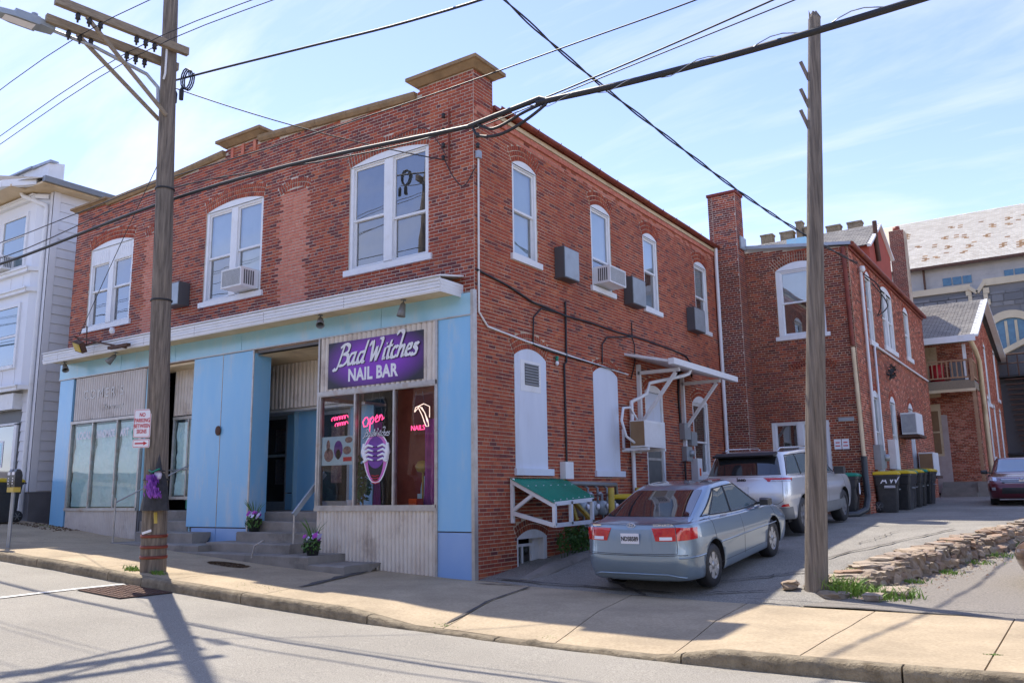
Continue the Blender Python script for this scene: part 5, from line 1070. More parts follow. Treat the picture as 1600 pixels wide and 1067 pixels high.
b = MB(); b.tube([(2.3,-3.2,6.47),(2.7,-3.2,6.50),(3.45,-3.2,6.55),(3.6,-3.2,6.47)],.035,8); b.build('splice_case', M_black, tk)
b = MB(); b.tube(smooth([(2.35,-3.2,6.46),(2.45,-3.2,6.30),(2.8,-3.2,6.22),(3.2,-3.2,6.30),(3.55,-3.2,6.46),(3.2,-3.18,6.44),(2.7,-3.18,6.34),(2.45,-3.2,6.45)]),.02,6); b.build('slack_loop', M_black, tk)
b = MB(); b.tube(smooth([(3.4,-3.2,6.50),(4.86,-3.2,6.38),(6.88,-3.2,6.31),(9.2,-3.2,6.34),(20,-3.2,6.9),(40,-3.2,8)]),.040,8); thing_mesh('trunk_cable', b, M_black, 'thick black trunk cable from the splice across the top right of the sky', 'cable')
b = MB(); b.tube([(3.2+.12*i, -3.2+.045*math.sin(i*.9), 6.52-.0-(.13*min(1,i/16))+.045*math.cos(i*.9)-.04+.02*(i/60)) for i in range(60)],.006,4); b.build('lashing_wire', M_galv, tk)
def wdrop(pts, r, label, g='overhead wires along the street'): return wire('overhead_wire', smooth(pts), r, label, group=g)
wdrop([(-40,-3,8.3),(-11.35,-3,7.36),(-8.2,-3,7.4),(-5.1,-3.0,7.45),(-1.9,-3,7.33),(1.23,-3,7.26),(3.94,-3,7.27),(5.56,-3,7.28),(12,-3,7.5),(40,-3,9)],.010,'thin wire crossing above the front windows from the tall pole')
wdrop([(-40,-3,7.4),(-10.9,-3.05,6.95),(-5.0,-3.05,7.2),(.0,-3.0,6.7),(2.23,-3,6.59),(4.43,-3,6.74),(6.45,-3,6.95),(14,-3,7.8),(40,-3,10)],.011,'thin wire just above the thick trunk cable near the building corner')
wdrop([(2.23,-3.1,6.45),(4.3,-3.1,6.62),(6.4,-3.1,6.78),(40,-3.1,9.4)],.008,'thinnest wire rising to the right beside the trunk cable')
wdrop([(-4.9,-3,9.42),(-3.3,-3,9.2),(-1.22,-3,8.9),(1.04,-3,8.58),(3.2,-3,8.40),(6.5,-3,8.45),(14,-3,9.2),(40,-3,12)],.020,'black insulated wire leaving the tall pole towards the top centre','overhead wires along the street')
for k, (t_, yy) in enumerate(((.34,0),(.41,0),(.76,1))):
    a, e = CA[1]; q = a.lerp(e, t_); qz = q.z-.08
    wdrop([(q.x-36,q.y,qz+.3),(q.x-18,q.y,qz-.9),(q.x-7,q.y,qz-.62),(q.x,q.y,qz),(q.x+6,q.y,qz-.45),(q.x+14,q.y,qz-.7),(q.x+40,q.y,qz+.5)],.008,('first','second','third')[k]+' primary wire out from the pole through the crossarm insulators')
cl = thing('cable_coil', (-4.6,-3.1,9.2), 'coiled black cable with two hanging connectors beside the crossarm end', 'cable coil')
b = MB(); b.tube([(-4.45+.14*math.cos(i*.5),-3.1+.03*i/10,9.28+.2*math.sin(i*.5)) for i in range(40)],.014,5); b.build('coil', M_black, cl)
for x in (-4.72,-4.52): b = MB(); b.lathe([(0,0),(.04,.02),(.045,.2),(.02,.26)],(x,-3.1,8.85),8); b.build('connector', M_black, cl)
wire('service_drop_wire', sag((-4.7,-3.1,9.15),(-.55,-.1,7.7),.12), .011, 'thin black service wire from the pole coil down to the building corner')
wire('service_drop_wire', sag((-4.9,-3.0,8.3),(-11.9,-.7,5.6),-.05)[:], .008, 'thin wire from the pole braces down to the rusty floodlight frame')
wire('corner_wire', smooth([(-.55,-.1,7.75),(-.75,-.1,8.1),(-1.2,-.06,8.55),(-2.2,-.05,8.5)]), .008, 'thin black wire along the front bricks beside the insulator rack')
wire('corner_wire', smooth([(-.6,-.1,7.7),(-.35,-.15,7.3),(-.15,-.12,7.1),(.05,-.02,7.45)]), .010, 'slack black wire looping round the building corner below the insulators')
b = MB(); A = smooth([(-.5,5,13.1),(.2,3.2,12.1),(1.46,3,10.04),(2.2,3.6,9.1),(2.95,6.2,8.55),(3.4,9.8,8.2),(3.92,13.1,7.9)])
W1 = smooth([(-.2,-4,12.0),(.85,-2.0,10.6),(1.75,.4,9.35),(2.5,3.2,8.55),(3.05,6.4,8.08),(3.5,10,7.92),(3.95,13.0,7.86)], 16)
for s in (0, math.pi): b.tube([p+Vector((.022*math.cos(i*.6+s), .022*math.sin(i*.6+s), .02*math.sin(i*.6+s))) for i, p in enumerate(W1)], .016, 5)
thing_mesh('service_drop', b, M_black, 'twisted black service cable falling diagonally across the sky to the rear building', 'cable')
# signs on the pole
c_, r_ = onp(2.9)
def signboard(name, x, z, w, h, label, tilt=.35):
    t = thing(name, (x, c_.y-r_-.03, z), label, 'street sign'); n = Vector((math.sin(tilt), -math.cos(tilt), 0)); u = Vector((math.cos(tilt), math.sin(tilt), 0)); o = Vector((x, c_.y-r_-.045, z))
    pm = lambda a, zz, k=0: tuple(o+u*a+Vector((0,0,zz))+n*k)
    def rr(w, h, r): return [(sx*(w/2-r)+r*math.cos(a0+k*math.pi/8), sy*(h/2-r)+r*math.sin(a0+k*math.pi/8)) for sx, sy, a0 in ((1,1,0),(-1,1,math.pi/2),(-1,-1,math.pi),(1,-1,1.5*math.pi)) for k in range(5)]
    b = MB(); b.prism(rr(w,h,.03), pm, 0, .004); b.build('sign_plate', M_let, t)
    b = MB(); b.prism(rr(w-.02,h-.02,.025), pm, .0042, .0052); b.build('red_border', M_red, t)
    b = MB(); b.prism(rr(w-.036,h-.036,.02), pm, .0056, .0066); b.build('white_field', M_let, t)
    return t, pm, o, u, n
t, pm, o, u, n = signboard('parking_sign', -4.58, 2.80, .34, .49, 'white sign with four lines of red capitals nailed to the tall pole')
for k, s in enumerate(('NO','PARKING','BETWEEN','SIGNS')): text(s, .095, face_M(o+Vector((0,0,.145-.095*k))+n*.0085, u, (0,0,1)), M_red, t, 'lettering', ext=.001, off=.002, sx=.78)
t, pm, o, u, n = signboard('arrow_sign', -4.58, 2.46, .34, .15, 'small white sign with a red arrow pointing right under the parking sign')
b = MB(); b.prism([(-.12,-.012),(.05,-.012),(.05,-.035),(.125,0),(.05,.035),(.05,.012),(-.12,.012)], pm, .0075, .0085); b.build('red_arrow', M_red, t)
# witch doll
wt = thing('witch_doll', (-4.35,-3.35,1.6), 'black witch doll with purple tulle and pointed hat tied to the tall pole', 'halloween doll')
def cone(c, prof, n=22, fold=.0, sx=1, sy=.6):
    b = MB(); V = []
    for r, h in prof:
        for j in range(n): a = 2*math.pi*j/n; q = r*(1+fold*math.sin(a*7+h*4)); V.append((c[0]+q*math.cos(a)*sx, c[1]+q*math.sin(a)*sy, c[2]+h))
    b.add(V, [(i*n+j, i*n+(j+1) % n, (i+1)*n+(j+1) % n, (i+1)*n+j) for i in range(len(prof)-1) for j in range(n)], 0, True); return b
cone((-4.38,-3.22,1.33), [(.31,.0),(.29,.1),(.24,.35),(.20,.52),(.15,.62),(.0,.66)], fold=.07).build('dress', M_cloth, wt)
cone((-4.22,-3.30,1.98), [(.15,.0),(.15,.012),(.075,.02),(.06,.10),(.03,.2),(-.0,.30)], fold=.03).build('hat', M_cloth, wt)
b = MB(); b.tube([(-4.34,-3.40,2.0),(-4.22,-3.42,1.965),(-4.1,-3.36,2.02)],.014,6); b.build('green_hat_ribbon', M_green, wt)
cone((-4.22,-3.31,1.84), [(0,0),(.06,.02),(.075,.08),(.06,.14),(0,.15)], sy=.8).build('head', M_petw, wt)
b = MB(); random.seed(3)
for i in range(420): hh_ = random.random(); p = Vector((-4.24+.10*hh_+random.gauss(0,.05+.03*hh_), -3.42+random.gauss(0,.03), 1.90-.34*hh_)); a = random.gauss(1.3,.5); q = Vector((math.cos(a),-.2,math.sin(a)))*.045; r = q.cross(Vector((0,1,0))).normalized()*.016; b.add([p-q,p+r,p+q,p-r],[(0,1,2,3)])
b.build('tulle', M_tulle, wt)
b = MB(); b.tube([(-4.60,-3.24,1.95),(-4.45,-3.3,1.98),(-4.3,-3.34,1.9)],.03,7); b.build('arm', M_cloth, wt)
b = MB(); b.lathe([(0,-.05),(.05,0),(0,.05)],(-4.65,-3.24,1.92),8); b.build('green_hand', M_green, wt); b = MB(); b.lathe([(0,-.04),(.045,0),(0,.05)],(-4.62,-3.25,1.32),8); b.build('green_foot', M_green, wt)
b = MB(); b.bar((-4.3,-3.26,1.30),(-4.26,-3.27,1.12),.05,.02); b.build('gold_bow', M_yelp, wt)
# parking meter
mt = thing('parking_meter', (-9.7,-3.0,.65), 'grey double headed parking meter on the pavement at the left edge', 'parking meter')
b = MB(); b.tube([(-9.72,-3.0,.55),(-9.70,-3.0,1.72)],.038,10); b.build('post', M_galv, mt)
b = MB(); b.box(-9.84,-9.56,-3.07,-2.93,1.70,1.80); b.build('yoke', M_yelp, mt)
for s in (-1, 1):
    b = MB(); c = (-9.70+s*.085,-3.0,1.80); V = []
    for w_, d_, h in ((.065,.06,0),(.08,.075,.12),(.085,.075,.24),(.075,.06,.32),(.045,.03,.37)):
        V += [(c[0]+i*w_,c[1]+j*d_,c[2]+h) for i, j in ((-1,-1),(1,-1),(1,1),(-1,1))]
    b.add(V, [(i*4+j, i*4+(j+1)%4, (i+1)*4+(j+1)%4, (i+1)*4+j) for i in range(4) for j in range(4)]+[(0,3,2,1),(16,17,18,19)]); b.build('meter_head', M_blackp, mt)
    b = MB(); b.box(c[0]-.05,c[0]+.05,-3.082,-3.076,2.05,2.11); [b.box(c[0]-.015,c[0]+.015,-3.084,-3.076,1.86+i*.055,1.885+i*.055) for i in range(3)]; b.build('meter_window', M_let, mt)
# grass, weeds, loose stones --------------------------------------------
def tuft(name, pts, n, h, label=None, seed=1, w=.012, parent=None, kind='stuff'):
    random.seed(seed); b = MB()
    for i in range(n):
        cx, cy, r, k = random.choice(pts); x = cx+random.gauss(0,r); y = cy+random.gauss(0,r*.6); l = h*k*random.uniform(.4,1.15); d = Vector((random.gauss(0,.35), random.gauss(0,.35), 1)).normalized(); s = d.cross(Vector((random.uniform(-1,1),1,0))).normalized()*w*.5
        z = ground_at(x, y)-.01; p = Vector((x, y, z)); bend = Vector((d.x,d.y,-.25))*l*.45
        b.add([p-s, p+s, p+d*l*.6+s*.7, p+d*l+bend, p+d*l*.6-s*.7], [(0,1,2,4),(4,2,3)])
    return b.build(name, M_grass, parent, kind=kind)
def ground_at(x, y):
    if y < 0: return walk_z(x, y)
    return lotz(x, y) if x > wx(y) else pz(x, y)
tuft('grass', [(-4.95,-3.2,.10,1),(-4.3,-3.15,.07,.8)], 260, .10, seed=2, w=.02)
tuft('grass', [(5.75,1.15,.10,1.6),(6.05,1.3,.12,1),(6.25,1.0,.16,1),(5.95,2.0,.1,.5),(6.5,1.25,.1,.9),(5.6,1.0,.08,1.7)], 620, .22, seed=4, w=.014)
tuft('grass', [(6.6,4.3,.12,.7),(6.9,5.6,.18,.7),(7.15,6.6,.2,.8),(5.55,2.3,.05,.6),(6.3,3.1,.1,.6),(7.5,8.2,.2,1)], 700, .14, seed=5, w=.014)
tuft('moss', [(-13.5,-.3,.25,.5),(-12.6,-2.2,.3,.35),(-1.9,-2.9,.3,.25),(7.87,-2.6,.03,.3),(-11.4,-2.9,.2,.3),(-2.4,-3.05,.3,.2),(3.4,-3.2,.06,.3),(1.9,-3.25,.08,.5)], 700, .07, seed=6, w=.02)
sw_ = thing('stone_retaining_wall', (5.8,3,.1), 'crumbling low rubble stone wall between the driveway and the gravel lot', 'stone wall'); random.seed(12)
y = .95
while y < 13.5:
    step = random.uniform(.20,.36)*(1 if y < 7 else 1.6); hh = p_y(y)-l_y(y)+.02; k = 0; z = l_y(y)-.02; x = wx(y)
    lv = max(1, int(round(hh/.16)))
    for q in range(lv):
        sx = random.uniform(.24,.40); sy = step*random.uniform(.9,1.25); sz_ = hh/lv*random.uniform(1.0,1.55)
        put(random.choice(ROCKS), 'stone', x+.10-.05*q+random.uniform(-.04,.05), y+random.uniform(-.06,.06)+.1*(q%2), z+hh/lv*(q+.5), sx, sy, sz_, random.uniform(-.25,.25)-.25, sw_, random.uniform(-.1,.1))
    if random.random() < .85: put(random.choice(ROCKS), 'capstone', x-.12+random.uniform(-.1,.06), y, p_y(y)+.015, random.uniform(.28,.5), random.uniform(.25,.45), random.uniform(.06,.10), random.uniform(0,3), sw_, random.uniform(-.08,.08))
    y += step*.85
for i in range(150):
    y = random.uniform(1.0,9); put(random.choice(ROCKS), 'rubble', wx(y)+random.uniform(-.12,.45), y, (p_y(y) if random.random() < .5 else l_y(y)+.0)+.01, *(random.uniform(.04,.12) for _ in range(2)), random.uniform(.03,.07), random.uniform(0,3), sw_)
for x, y, s, lbl in ((6.35,1.28,.30,'flat orange stone lying in the grass at the foot of the stone wall'),(4.98,1.0,.24,'pale broken stone leaning at the foot of the bare pole'),(6.15,.82,.2,'small pale stone at the front edge of the grass')):
    o = put(ROCKS[int(x*7) % 7], 'loose_stone', x, y, ground_at(x,y)+.06, s*1.2, s*.9, s*.4, x, None, .15); tag(o, lbl, 'stone')
b = MB(); random.seed(9)
for i in range(1500):
    y = random.uniform(.9,9.5); x = wx(y)+abs(random.gauss(.15,.35)); z = lotz(x,y); s = random.uniform(.008,.03)
    b.add([(x-s,y-s,z-.005),(x+s,y-s*.7,z-.005),(x+s*.6,y+s,z-.005),(x-s*.8,y+s*.7,z-.005),(x,y,z+s)], [(0,1,4),(1,2,4),(2,3,4),(3,0,4)])
b.build('loose_gravel', M_rock, kind='stuff')
b = MB()
for i in range(260):
    y = random.uniform(-14.5,-12.3); x, y = (y, random.uniform(-.7,-.05)) if y < 0 else (random.uniform(4.2,5.3), y); z = ground_at(x,y); s = random.uniform(.008,.03)
    b.add([(x-s,y-s,z-.005),(x+s,y-s*.7,z-.005),(x+s*.6,y+s,z-.005),(x-s*.8,y+s*.7,z-.005),(x,y,z+s)], [(0,1,4),(1,2,4),(2,3,4),(3,0,4)])
b.build('leaf_litter', M_dirt, kind='stuff')
# ================================================================== vehicles
def crv(P, t):
    """catmull-rom through rows of P (numpy), t scalar in [0, n-1]"""
    n = len(P); i = min(int(t), n-2); f = t-i
    p0 = P[i-1] if i > 0 else 2*P[0]-P[1]; p1 = P[i]; p2 = P[i+1]; p3 = P[i+2] if i+2 < n else 2*P[n-1]-P[n-2]
    return .5*((2*p1)+(p2-p0)*f+(2*p0-5*p1+4*p2-p3)*f*f+(3*p1-p0-3*p2+p3)*f**3)
YF = [0,.45,.80,.965,1,1,1,1,1,.965,.80,.45,0]; FR = [0,0,0,.0,.17,.31,.46,.62,.78,1,1,1,1]
def car(name, spec, paint, label, cat='car'):
    t = thing(name, (0,0,0), label, cat); rings = []
    for xr, xf, w, zt, rr, fr in spec['rings']:   # rear x, front x, half width, z table, corner rounding rear/front
        R = []
        for k in range(13):
            if k <= 3: x = xr+(0,.015,.09,.30)[k]*rr
            elif k >= 9: x = xf-(.30,.09,.015,0)[k-9]*fr
            else: x = xr+(xf-xr)*FR[k]
            yy = w*YF[k]; z = float(np.interp(x, [q[0] for q in zt], [q[1] for q in zt])); R.append((x, -yy, z))
        rings.append(R)
    A = np.array(rings)      # ring, u, xyz
    def S(u, v):
        i0 = max(0, min(len(A)-1, int(v))); lo = max(0, i0-1); hi = min(len(A), i0+3)
        pts = np.array([crv(A[k], u) for k in range(lo, hi)]); return crv(pts, v-lo) if hi-lo > 1 else pts[0]
    NV = len(A)-1; cr = spec.get('crease', 3)
    US = [i*12/60 for i in range(61)]; VS = [k+j/5 for k in range(NV) for j in range(5)]+[NV]
    G = np.array([[S(u, v) for u in US] for v in VS]); G[:,0,1] = 0; G[:,-1,1] = 0
    b = MB(); n = len(US); full = []
    for row in G: full.append([tuple(p) for p in row]+[(p[0], -p[1], p[2]) for p in row[-2:0:-1]])
    m = len(full[0]); b.add([p for r in full for p in r], [(i*m+j, i*m+(j+1) % m, (i+1)*m+(j+1) % m, (i+1)*m+j) for i in range(len(full)-1) for j in range(m)]+[tuple(range(m))[::-1], tuple(range((len(full)-1)*m, len(full)*m))], 0, True)
    body = b.build('body', [paint, M_black], t)
    # wheel arches cut out of the body
    cut = MB(); wr = spec['wheel_r']
    for x in spec['axles']:
        for s in (-1, 1): cut.prism([(x+(wr+.055)*math.cos(q*math.pi/16), wr+.01+(wr+.055)*math.sin(q*math.pi/16)) for q in range(32)], lambda u, z, k: (u, k, z), s*(spec['w']-.30), s*(spec['w']+.3))
    co = cut.build('cut', M_black)
    import bmesh as _b
    for q in (body, co):
        bm = _b.new(); bm.from_mesh(q.data); _b.ops.remove_doubles(bm, verts=bm.verts[:], dist=1e-5); _b.ops.recalc_face_normals(bm, faces=bm.faces[:]); bm.to_mesh(q.data); bm.free()
    md = body.modifiers.new('arches', 'BOOLEAN'); md.operation = 'DIFFERENCE'; md.object = co; md.solver = 'EXACT'; md.material_mode = 'TRANSFER'
    dg = bpy.context.evaluated_depsgraph_get(); me = bpy.data.meshes.new_from_object(body.evaluated_get(dg)); body.modifiers.clear(); body.data = me; bpy.data.objects.remove(co)
    def patch(nm, q, mm, off=.004, parent=None, both=True, nu=10, nv=5, th=0):
        """q: four (u,v) corners; laid just outside the body"""
        for s in ((1, -1) if both else (1,)):
            b = MB()
            def fn(a, c):
                u = (q[0][0]*(1-a)+q[1][0]*a)*(1-c)+(q[3][0]*(1-a)+q[2][0]*a)*c; v = (q[0][1]*(1-a)+q[1][1]*a)*(1-c)+(q[3][1]*(1-a)+q[2][1]*a)*c
                sg = 1
                if u < 0: u = -u; sg = -1
                if u > 12: u = 24-u; sg = -1
                P = S(u, v); du = S(min(12, u+.04), v)-S(max(0, u-.04), v); dv = S(u, min(NV, v+.04))-S(u, max(0, v-.04)); N_ = np.cross(du, dv); N_ = N_/(np.linalg.norm(N_)+1e-9)
                if np.dot(N_, P-np.array([spec['L']/2, 0, .6])) < 0: N_ = -N_
                P = P+N_*off; return (P[0], P[1]*s*sg, P[2])
            b.grid(fn, nu, nv); o = b.build(nm, mm, parent or t); o.matrix_parent_inverse.identity()
        return o
    def line(nm, uv, mm, r=.004, off=.001, both=True):
        for s in ((1, -1) if both else (1,)):
            b = MB(); P = []
            for (a, c) in zip(uv, uv[1:]):
                for k in range(8): f = k/8; P.append(S(a[0]+(c[0]-a[0])*f, a[1]+(c[1]-a[1])*f))
            P.append(S(*uv[-1])); b.tube([(p[0], p[1]*s, p[2]) for p in P], r, 5); b.build(nm, mm, t)
    for i, x in enumerate(spec['axles']):
        for s in (-1, 1):
            R = wr; wv = spec.get('tyre_w', .11); yc = s*(spec['w']-.04-wv); Wt = MB(); Wt.lathe([(R*.62,-wv),(R*.93,-wv),(R,-wv*.75),(R,wv*.75),(R*.93,wv),(R*.66,wv),(R*.64,wv*.7)], (x, yc, R), 32, axis='y')
            tr = Wt.build('tyre', M_black, t); rm = MB(); f = s*wv
            rm.lathe([(R*.66,f*.92),(R*.60,f*.80),(R*.58,-f*.3)], (x, yc, R), 28, axis='y'); rm.build('rim', spec['rim'], tr)
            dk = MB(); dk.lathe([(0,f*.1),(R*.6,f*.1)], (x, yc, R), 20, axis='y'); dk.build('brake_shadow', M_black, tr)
            ns = spec.get('spokes', 6)
            for k in range(ns):
                a = 2*math.pi*k/ns+.3; sp_ = MB(); ca, sa = math.cos(a), math.sin(a); w0, w1 = R*.13, R*.17
                V = [(x+ca*r_-sa*w_*q, yc+yy, R+sa*r_+ca*w_*q) for yy in (f*.55, f*.86) for r_, w_, q in ((.0,w0,-1),(.0,w0,1),(R*.62,w1,1),(R*.62,w1,-1))]
                sp_.add(V, [(0,1,2,3),(7,6,5,4),(0,4,5,1),(1,5,6,2),(2,6,7,3),(3,7,4,0)]); sp_.build('spoke', spec['rim'], tr)
            hb = MB(); hb.lathe([(0,f*.93),(R*.17,f*.9),(R*.18,f*.5)], (x, yc, R), 14, axis='y'); hb.build('hub_cap', spec['rim'], tr)
    return t, S, patch, line, body
def carmat(name, c, metal=.55, rough=.28):
    m = mat(name, c, tuple(v*.97 for v in c), 2, rough, metal, coat=1.0, spec=.5); return m
M_cb = carmat('silver_blue_paint', (.235,.315,.39)); M_cs = carmat('bright_silver_paint', (.70,.71,.72)); M_cm = carmat('maroon_paint', (.10,.006,.018), .3); M_ct = carmat('brown_champagne_paint', (.24,.165,.12))
M_cg = glass('car_glass', (.55,.60,.60), 1.7, .0, .10, .0); M_cgd = mat('dark_car_glass', (.02,.023,.026), None, rough=.03, spec=.9, coat=1.0); M_cgb = mat('sky_toned_glass', (.10,.16,.19), None, rough=.03, spec=1.0, coat=1.0)  # blue base of M_cgb stands in for reflected sky
M_tail = mat('red_tail_lens', (.62,.006,.012), (.45,.004,.01), 30, .12, coat=1.0); M_lens = mat('clear_lens', (.62,.64,.68), (.35,.37,.42), 18, .08, .4, coat=1.0); M_chr = mat('chrome', (.75,.75,.76), None, rough=.12, metal=1.0); M_rim = mat('alloy_wheel', (.50,.49,.47), (.44,.43,.41), 6, .4, .5); M_rimd = mat('grey_alloy_wheel', (.20,.20,.21), None, rough=.4, metal=.5)
sed = dict(L=4.8, w=.915, wheel_r=.325, axles=(1.02,3.75), rim=M_rim, spokes=6, rings=[
 (.30,4.45,.76,[(0,.21),(5,.21)],.7,.8),
 (.09,4.66,.875,[(0,.25),(.8,.22),(3.9,.22),(5,.24)],1.25,1),
 (.00,4.78,.905,[(0,.48),(5,.46)],1.2,1),
 (.03,4.72,.915,[(0,.72),(5,.64)],1.2,1),
 (.10,4.50,.885,[(0,1.00),(.9,.99),(2.3,.93),(3.6,.90),(4.8,.74)],.8,1.1),
 (.16,4.30,.83,[(0,1.035),(.9,1.03),(2.3,.96),(3.6,.94),(4.8,.80)],.8,1.0),
 (.54,3.74,.79,[(0,1.075),(1,1.06),(2.3,.975),(3.3,.965),(4,1.0)],.35,.9),
 (1.50,2.85,.63,[(0,1.40),(2.2,1.43),(3,1.40)],.4,.55),
 (1.80,2.60,.49,[(0,1.455),(2.2,1.472),(3,1.455)],.3,.4),
 (2.0,2.35,.10,[(0,1.475),(3,1.475)],.1,.1)])
def dress_sedan(t, S, patch, line, side_m=None, rear=True, front=True):
    patch('rear_window', [(-2.55,6.10),(2.55,6.10),(2.45,6.93),(-2.45,6.93)], M_cgd, .006, both=False, nu=24)
    patch('windshield', [(9.45,6.08),(14.55,6.08),(14.4,6.93),(9.6,6.93)], M_cgb, .006, both=False, nu=24)
    for (u0, u1, U0, U1) in ((4.25,6.05,4.55,6.10),(6.22,8.75,6.25,8.30)):
        patch('side_window', [(u0,6.10),(u1,6.10),(U1,6.86),(U0,6.86)], side_m or M_cgb, .006)
    patch('quarter_window', [(3.62,6.10),(4.14,6.10),(4.42,6.84),(4.28,6.80)], M_cgb, .006, nu=4)
    line('window_frame', [(3.5,6.03),(8.95,6.03)], M_black, .011, .0); line('window_frame', [(3.55,6.05),(4.2,6.9),(8.45,6.92),(9.0,6.05)], M_black, .012)
    line('window_frame', [(4.19,6.05),(4.46,6.9)], M_black, .014); line('window_frame', [(6.13,6.05),(6.17,6.9)], M_black, .022)
    line('door_seam', [(4.3,5.9),(4.0,5.0),(4.35,3.9),(4.6,2.2)], M_black, .003); line('door_seam', [(6.13,5.9),(6.13,2.0),(6.13,1.4)], M_black, .003); line('door_seam', [(8.5,5.9),(8.3,4.0),(8.25,1.6)], M_black, .003)
    line('side_moulding', [(4.7,2.72),(8.2,2.72)], M_cb if side_m is None else M_black, .011)
    line('sill_seam', [(4.6,1.5),(8.2,1.5)], M_black, .003)
    for u in (4.95,6.75):
        patch('door_handle', [(u,4.25),(u+.42,4.25),(u+.42,4.48),(u,4.48)], M_chr, .018, nu=4, nv=2)
    for s in (-1, 1):
        b = MB(); V = []
        for w_, x in ((.35,3.34),(1,3.30),(1,3.2),(.8,3.14)): V += [(x, s*(.90+i*.09*w_+.08), 1.02+j*.065*w_) for i, j in ((-1,-1),(1,-.8),(1,.8),(-1,1))]
        b.add(V, [(i*4+j, i*4+(j+1)%4, (i+1)*4+(j+1)%4, (i+1)*4+j) for i in range(3) for j in range(4)]+[(0,3,2,1),(12,13,14,15)]); b.bar((3.22,s*.80,.99),(3.22,s*.93,1.01),.06,.04); b.build('side_mirror', M_blackp, t)
def plate(t, S, v, txt, size=(.30,.15), u=0, front=False, rot=0):
    P = S(u, v); x = P[0]+(-.02 if not front else .02); b = MB(); d = -1 if not front else 1
    b.box(x+d*.0, x+d*.012, -size[0]/2, size[0]/2, P[2]-size[1]/2, P[2]+size[1]/2); o = b.build('licence_plate', M_let, t)
    if txt: text(txt, .092, face_M((x+d*.0165, 0, P[2]-.005), (0,-1,0) if not front else (0,1,0), (0,0,1)), M_black, o, 'plate_number', ext=.001, off=.002, sx=.78)
t, S, patch, line, body = car('parked_sedan', sed, M_cb, 'silver blue four door sedan parked rear first beside the side wall')
dress_sedan(t, S, patch, line)
patch('tail_lamp', [(1.92,3.30),(3.2,3.32),(3.36,3.85),(1.92,3.98)], M_tail, .007); patch('tail_lamp', [(.98,3.30),(1.88,3.30),(1.88,3.98),(.82,3.95)], M_tail, .007)
patch('reversing_lamp', [(1.15,3.34),(1.70,3.34),(1.70,3.48),(1.15,3.48)], M_let, .010, nu=4, nv=2)
line('trunk_seam', [(0,4.9),(1.9,4.95),(1.92,2.65),(0,2.62)], M_black, .004); line('trunk_seam', [(1.95,4.9),(2.9,5.6),(3.0,6.0)], M_black, .003)
line('bumper_line', [(0,2.55),(1.95,2.55),(2.5,2.5)], M_black, .005); line('bumper_line', [(2.0,2.35),(3.75,2.30)], M_cb, .012); line('bumper_lip', [(0,1.45),(1.4,1.42),(2.3,1.15)], M_cb, .014)
patch('plate_recess', [(-.86,2.72),(.86,2.72),(.78,3.85),(-.78,3.85)], M_cb, .003, both=False)
plate(t, S, 3.42, 'NDS8589')
P = S(0,4.35); b = MB(); b.tube([(P[0]-.012, .065*math.cos(a), P[2]+.033*math.sin(a)) for a in [i*math.pi/10 for i in range(21)]],.006,5); b.tube([(P[0]-.014,.03,P[2]-.025),(P[0]-.014,.018,P[2]+.025)],.006,5); b.tube([(P[0]-.014,-.018,P[2]-.025),(P[0]-.014,-.03,P[2]+.025)],.006,5); b.tube([(P[0]-.014,.024,P[2]),(P[0]-.014,-.024,P[2])],.005,5); b.build('emblem', M_chr, t)
P = S(1.45,4.4); text('SONATA', .052, face_M((P[0]-.028,P[1]+.02,P[2]),(.12,-1,0),(0,0,1)), M_chr, t, 'model_badge', ext=.002, sx=1.5)
P = S(1.65,4.4); b = MB(); b.bar((P[0]-.03,-P[1]-.08,P[2]),(P[0]-.03,-P[1]+.06,P[2]),.006,.018); b.build('badge', M_chr, t)
b = MB(); b.box(.5,4.2,-.7,.7,.16,.24); b.tube([(.12,.45,.22),(.4,.45,.22)],.03,8); b.build('underbody', M_black, t)
SEDAN = (t, S)
def place(t, x, y, z, head, pitch): t.matrix_basis = T(x,y,z) @ RZ(head) @ Matrix.Rotation(-pitch,4,'Y')
place(t, 3.03, -.20, .00, math.radians(88.5), math.radians(5.6))
suv = dict(L=5.2, w=.985, wheel_r=.385, tyre_w=.13, axles=(1.10,4.19), rim=M_rimd, spokes=7, rings=[
 (.35,4.9,.80,[(0,.34),(6,.30)],.7,.8),
 (.10,5.08,.93,[(0,.40),(1,.34),(5,.32)],.8,1),
 (.02,5.18,.97,[(0,.62),(5,.58)],.7,1),
 (.00,5.16,.985,[(0,.86),(5,.84)],.7,1),
 (.07,5.05,.965,[(0,1.16),(3,1.10),(5.2,1.02)],.7,1),
 (.13,4.85,.93,[(0,1.24),(3,1.19),(4.0,1.16),(5.2,1.10)],.65,.9),
 (.16,4.05,.895,[(0,1.27),(3,1.215),(4.2,1.19)],.6,.8),
 (.42,3.20,.77,[(0,1.68),(2,1.73),(4,1.69)],.5,.5),
 (.55,3.0,.63,[(0,1.745),(2,1.79),(4,1.74)],.3,.4),
 (1.0,2.6,.12,[(0,1.78),(2,1.80),(4,1.76)],.1,.1)])
t, S, patch, line, body = car('parked_suv', suv, M_cs, 'tall bright silver sport utility vehicle parked ahead of the sedan against the rear wall', 'suv')
patch('rear_window', [(-2.5,6.05),(2.5,6.05),(2.35,6.90),(-2.35,6.90)], M_cgd, .008, both=False, nu=24)
patch('windshield', [(9.45,6.08),(14.55,6.08),(14.4,6.93),(9.6,6.93)], M_cgd, .006, both=False, nu=24)
for q in ((3.25,4.75,3.45,4.8),(4.9,6.5,4.95,6.5),(6.65,8.8,6.65,8.35)): patch('side_window', [(q[0],6.10),(q[1],6.10),(q[3],6.88),(q[2],6.88)], M_cgb, .006)
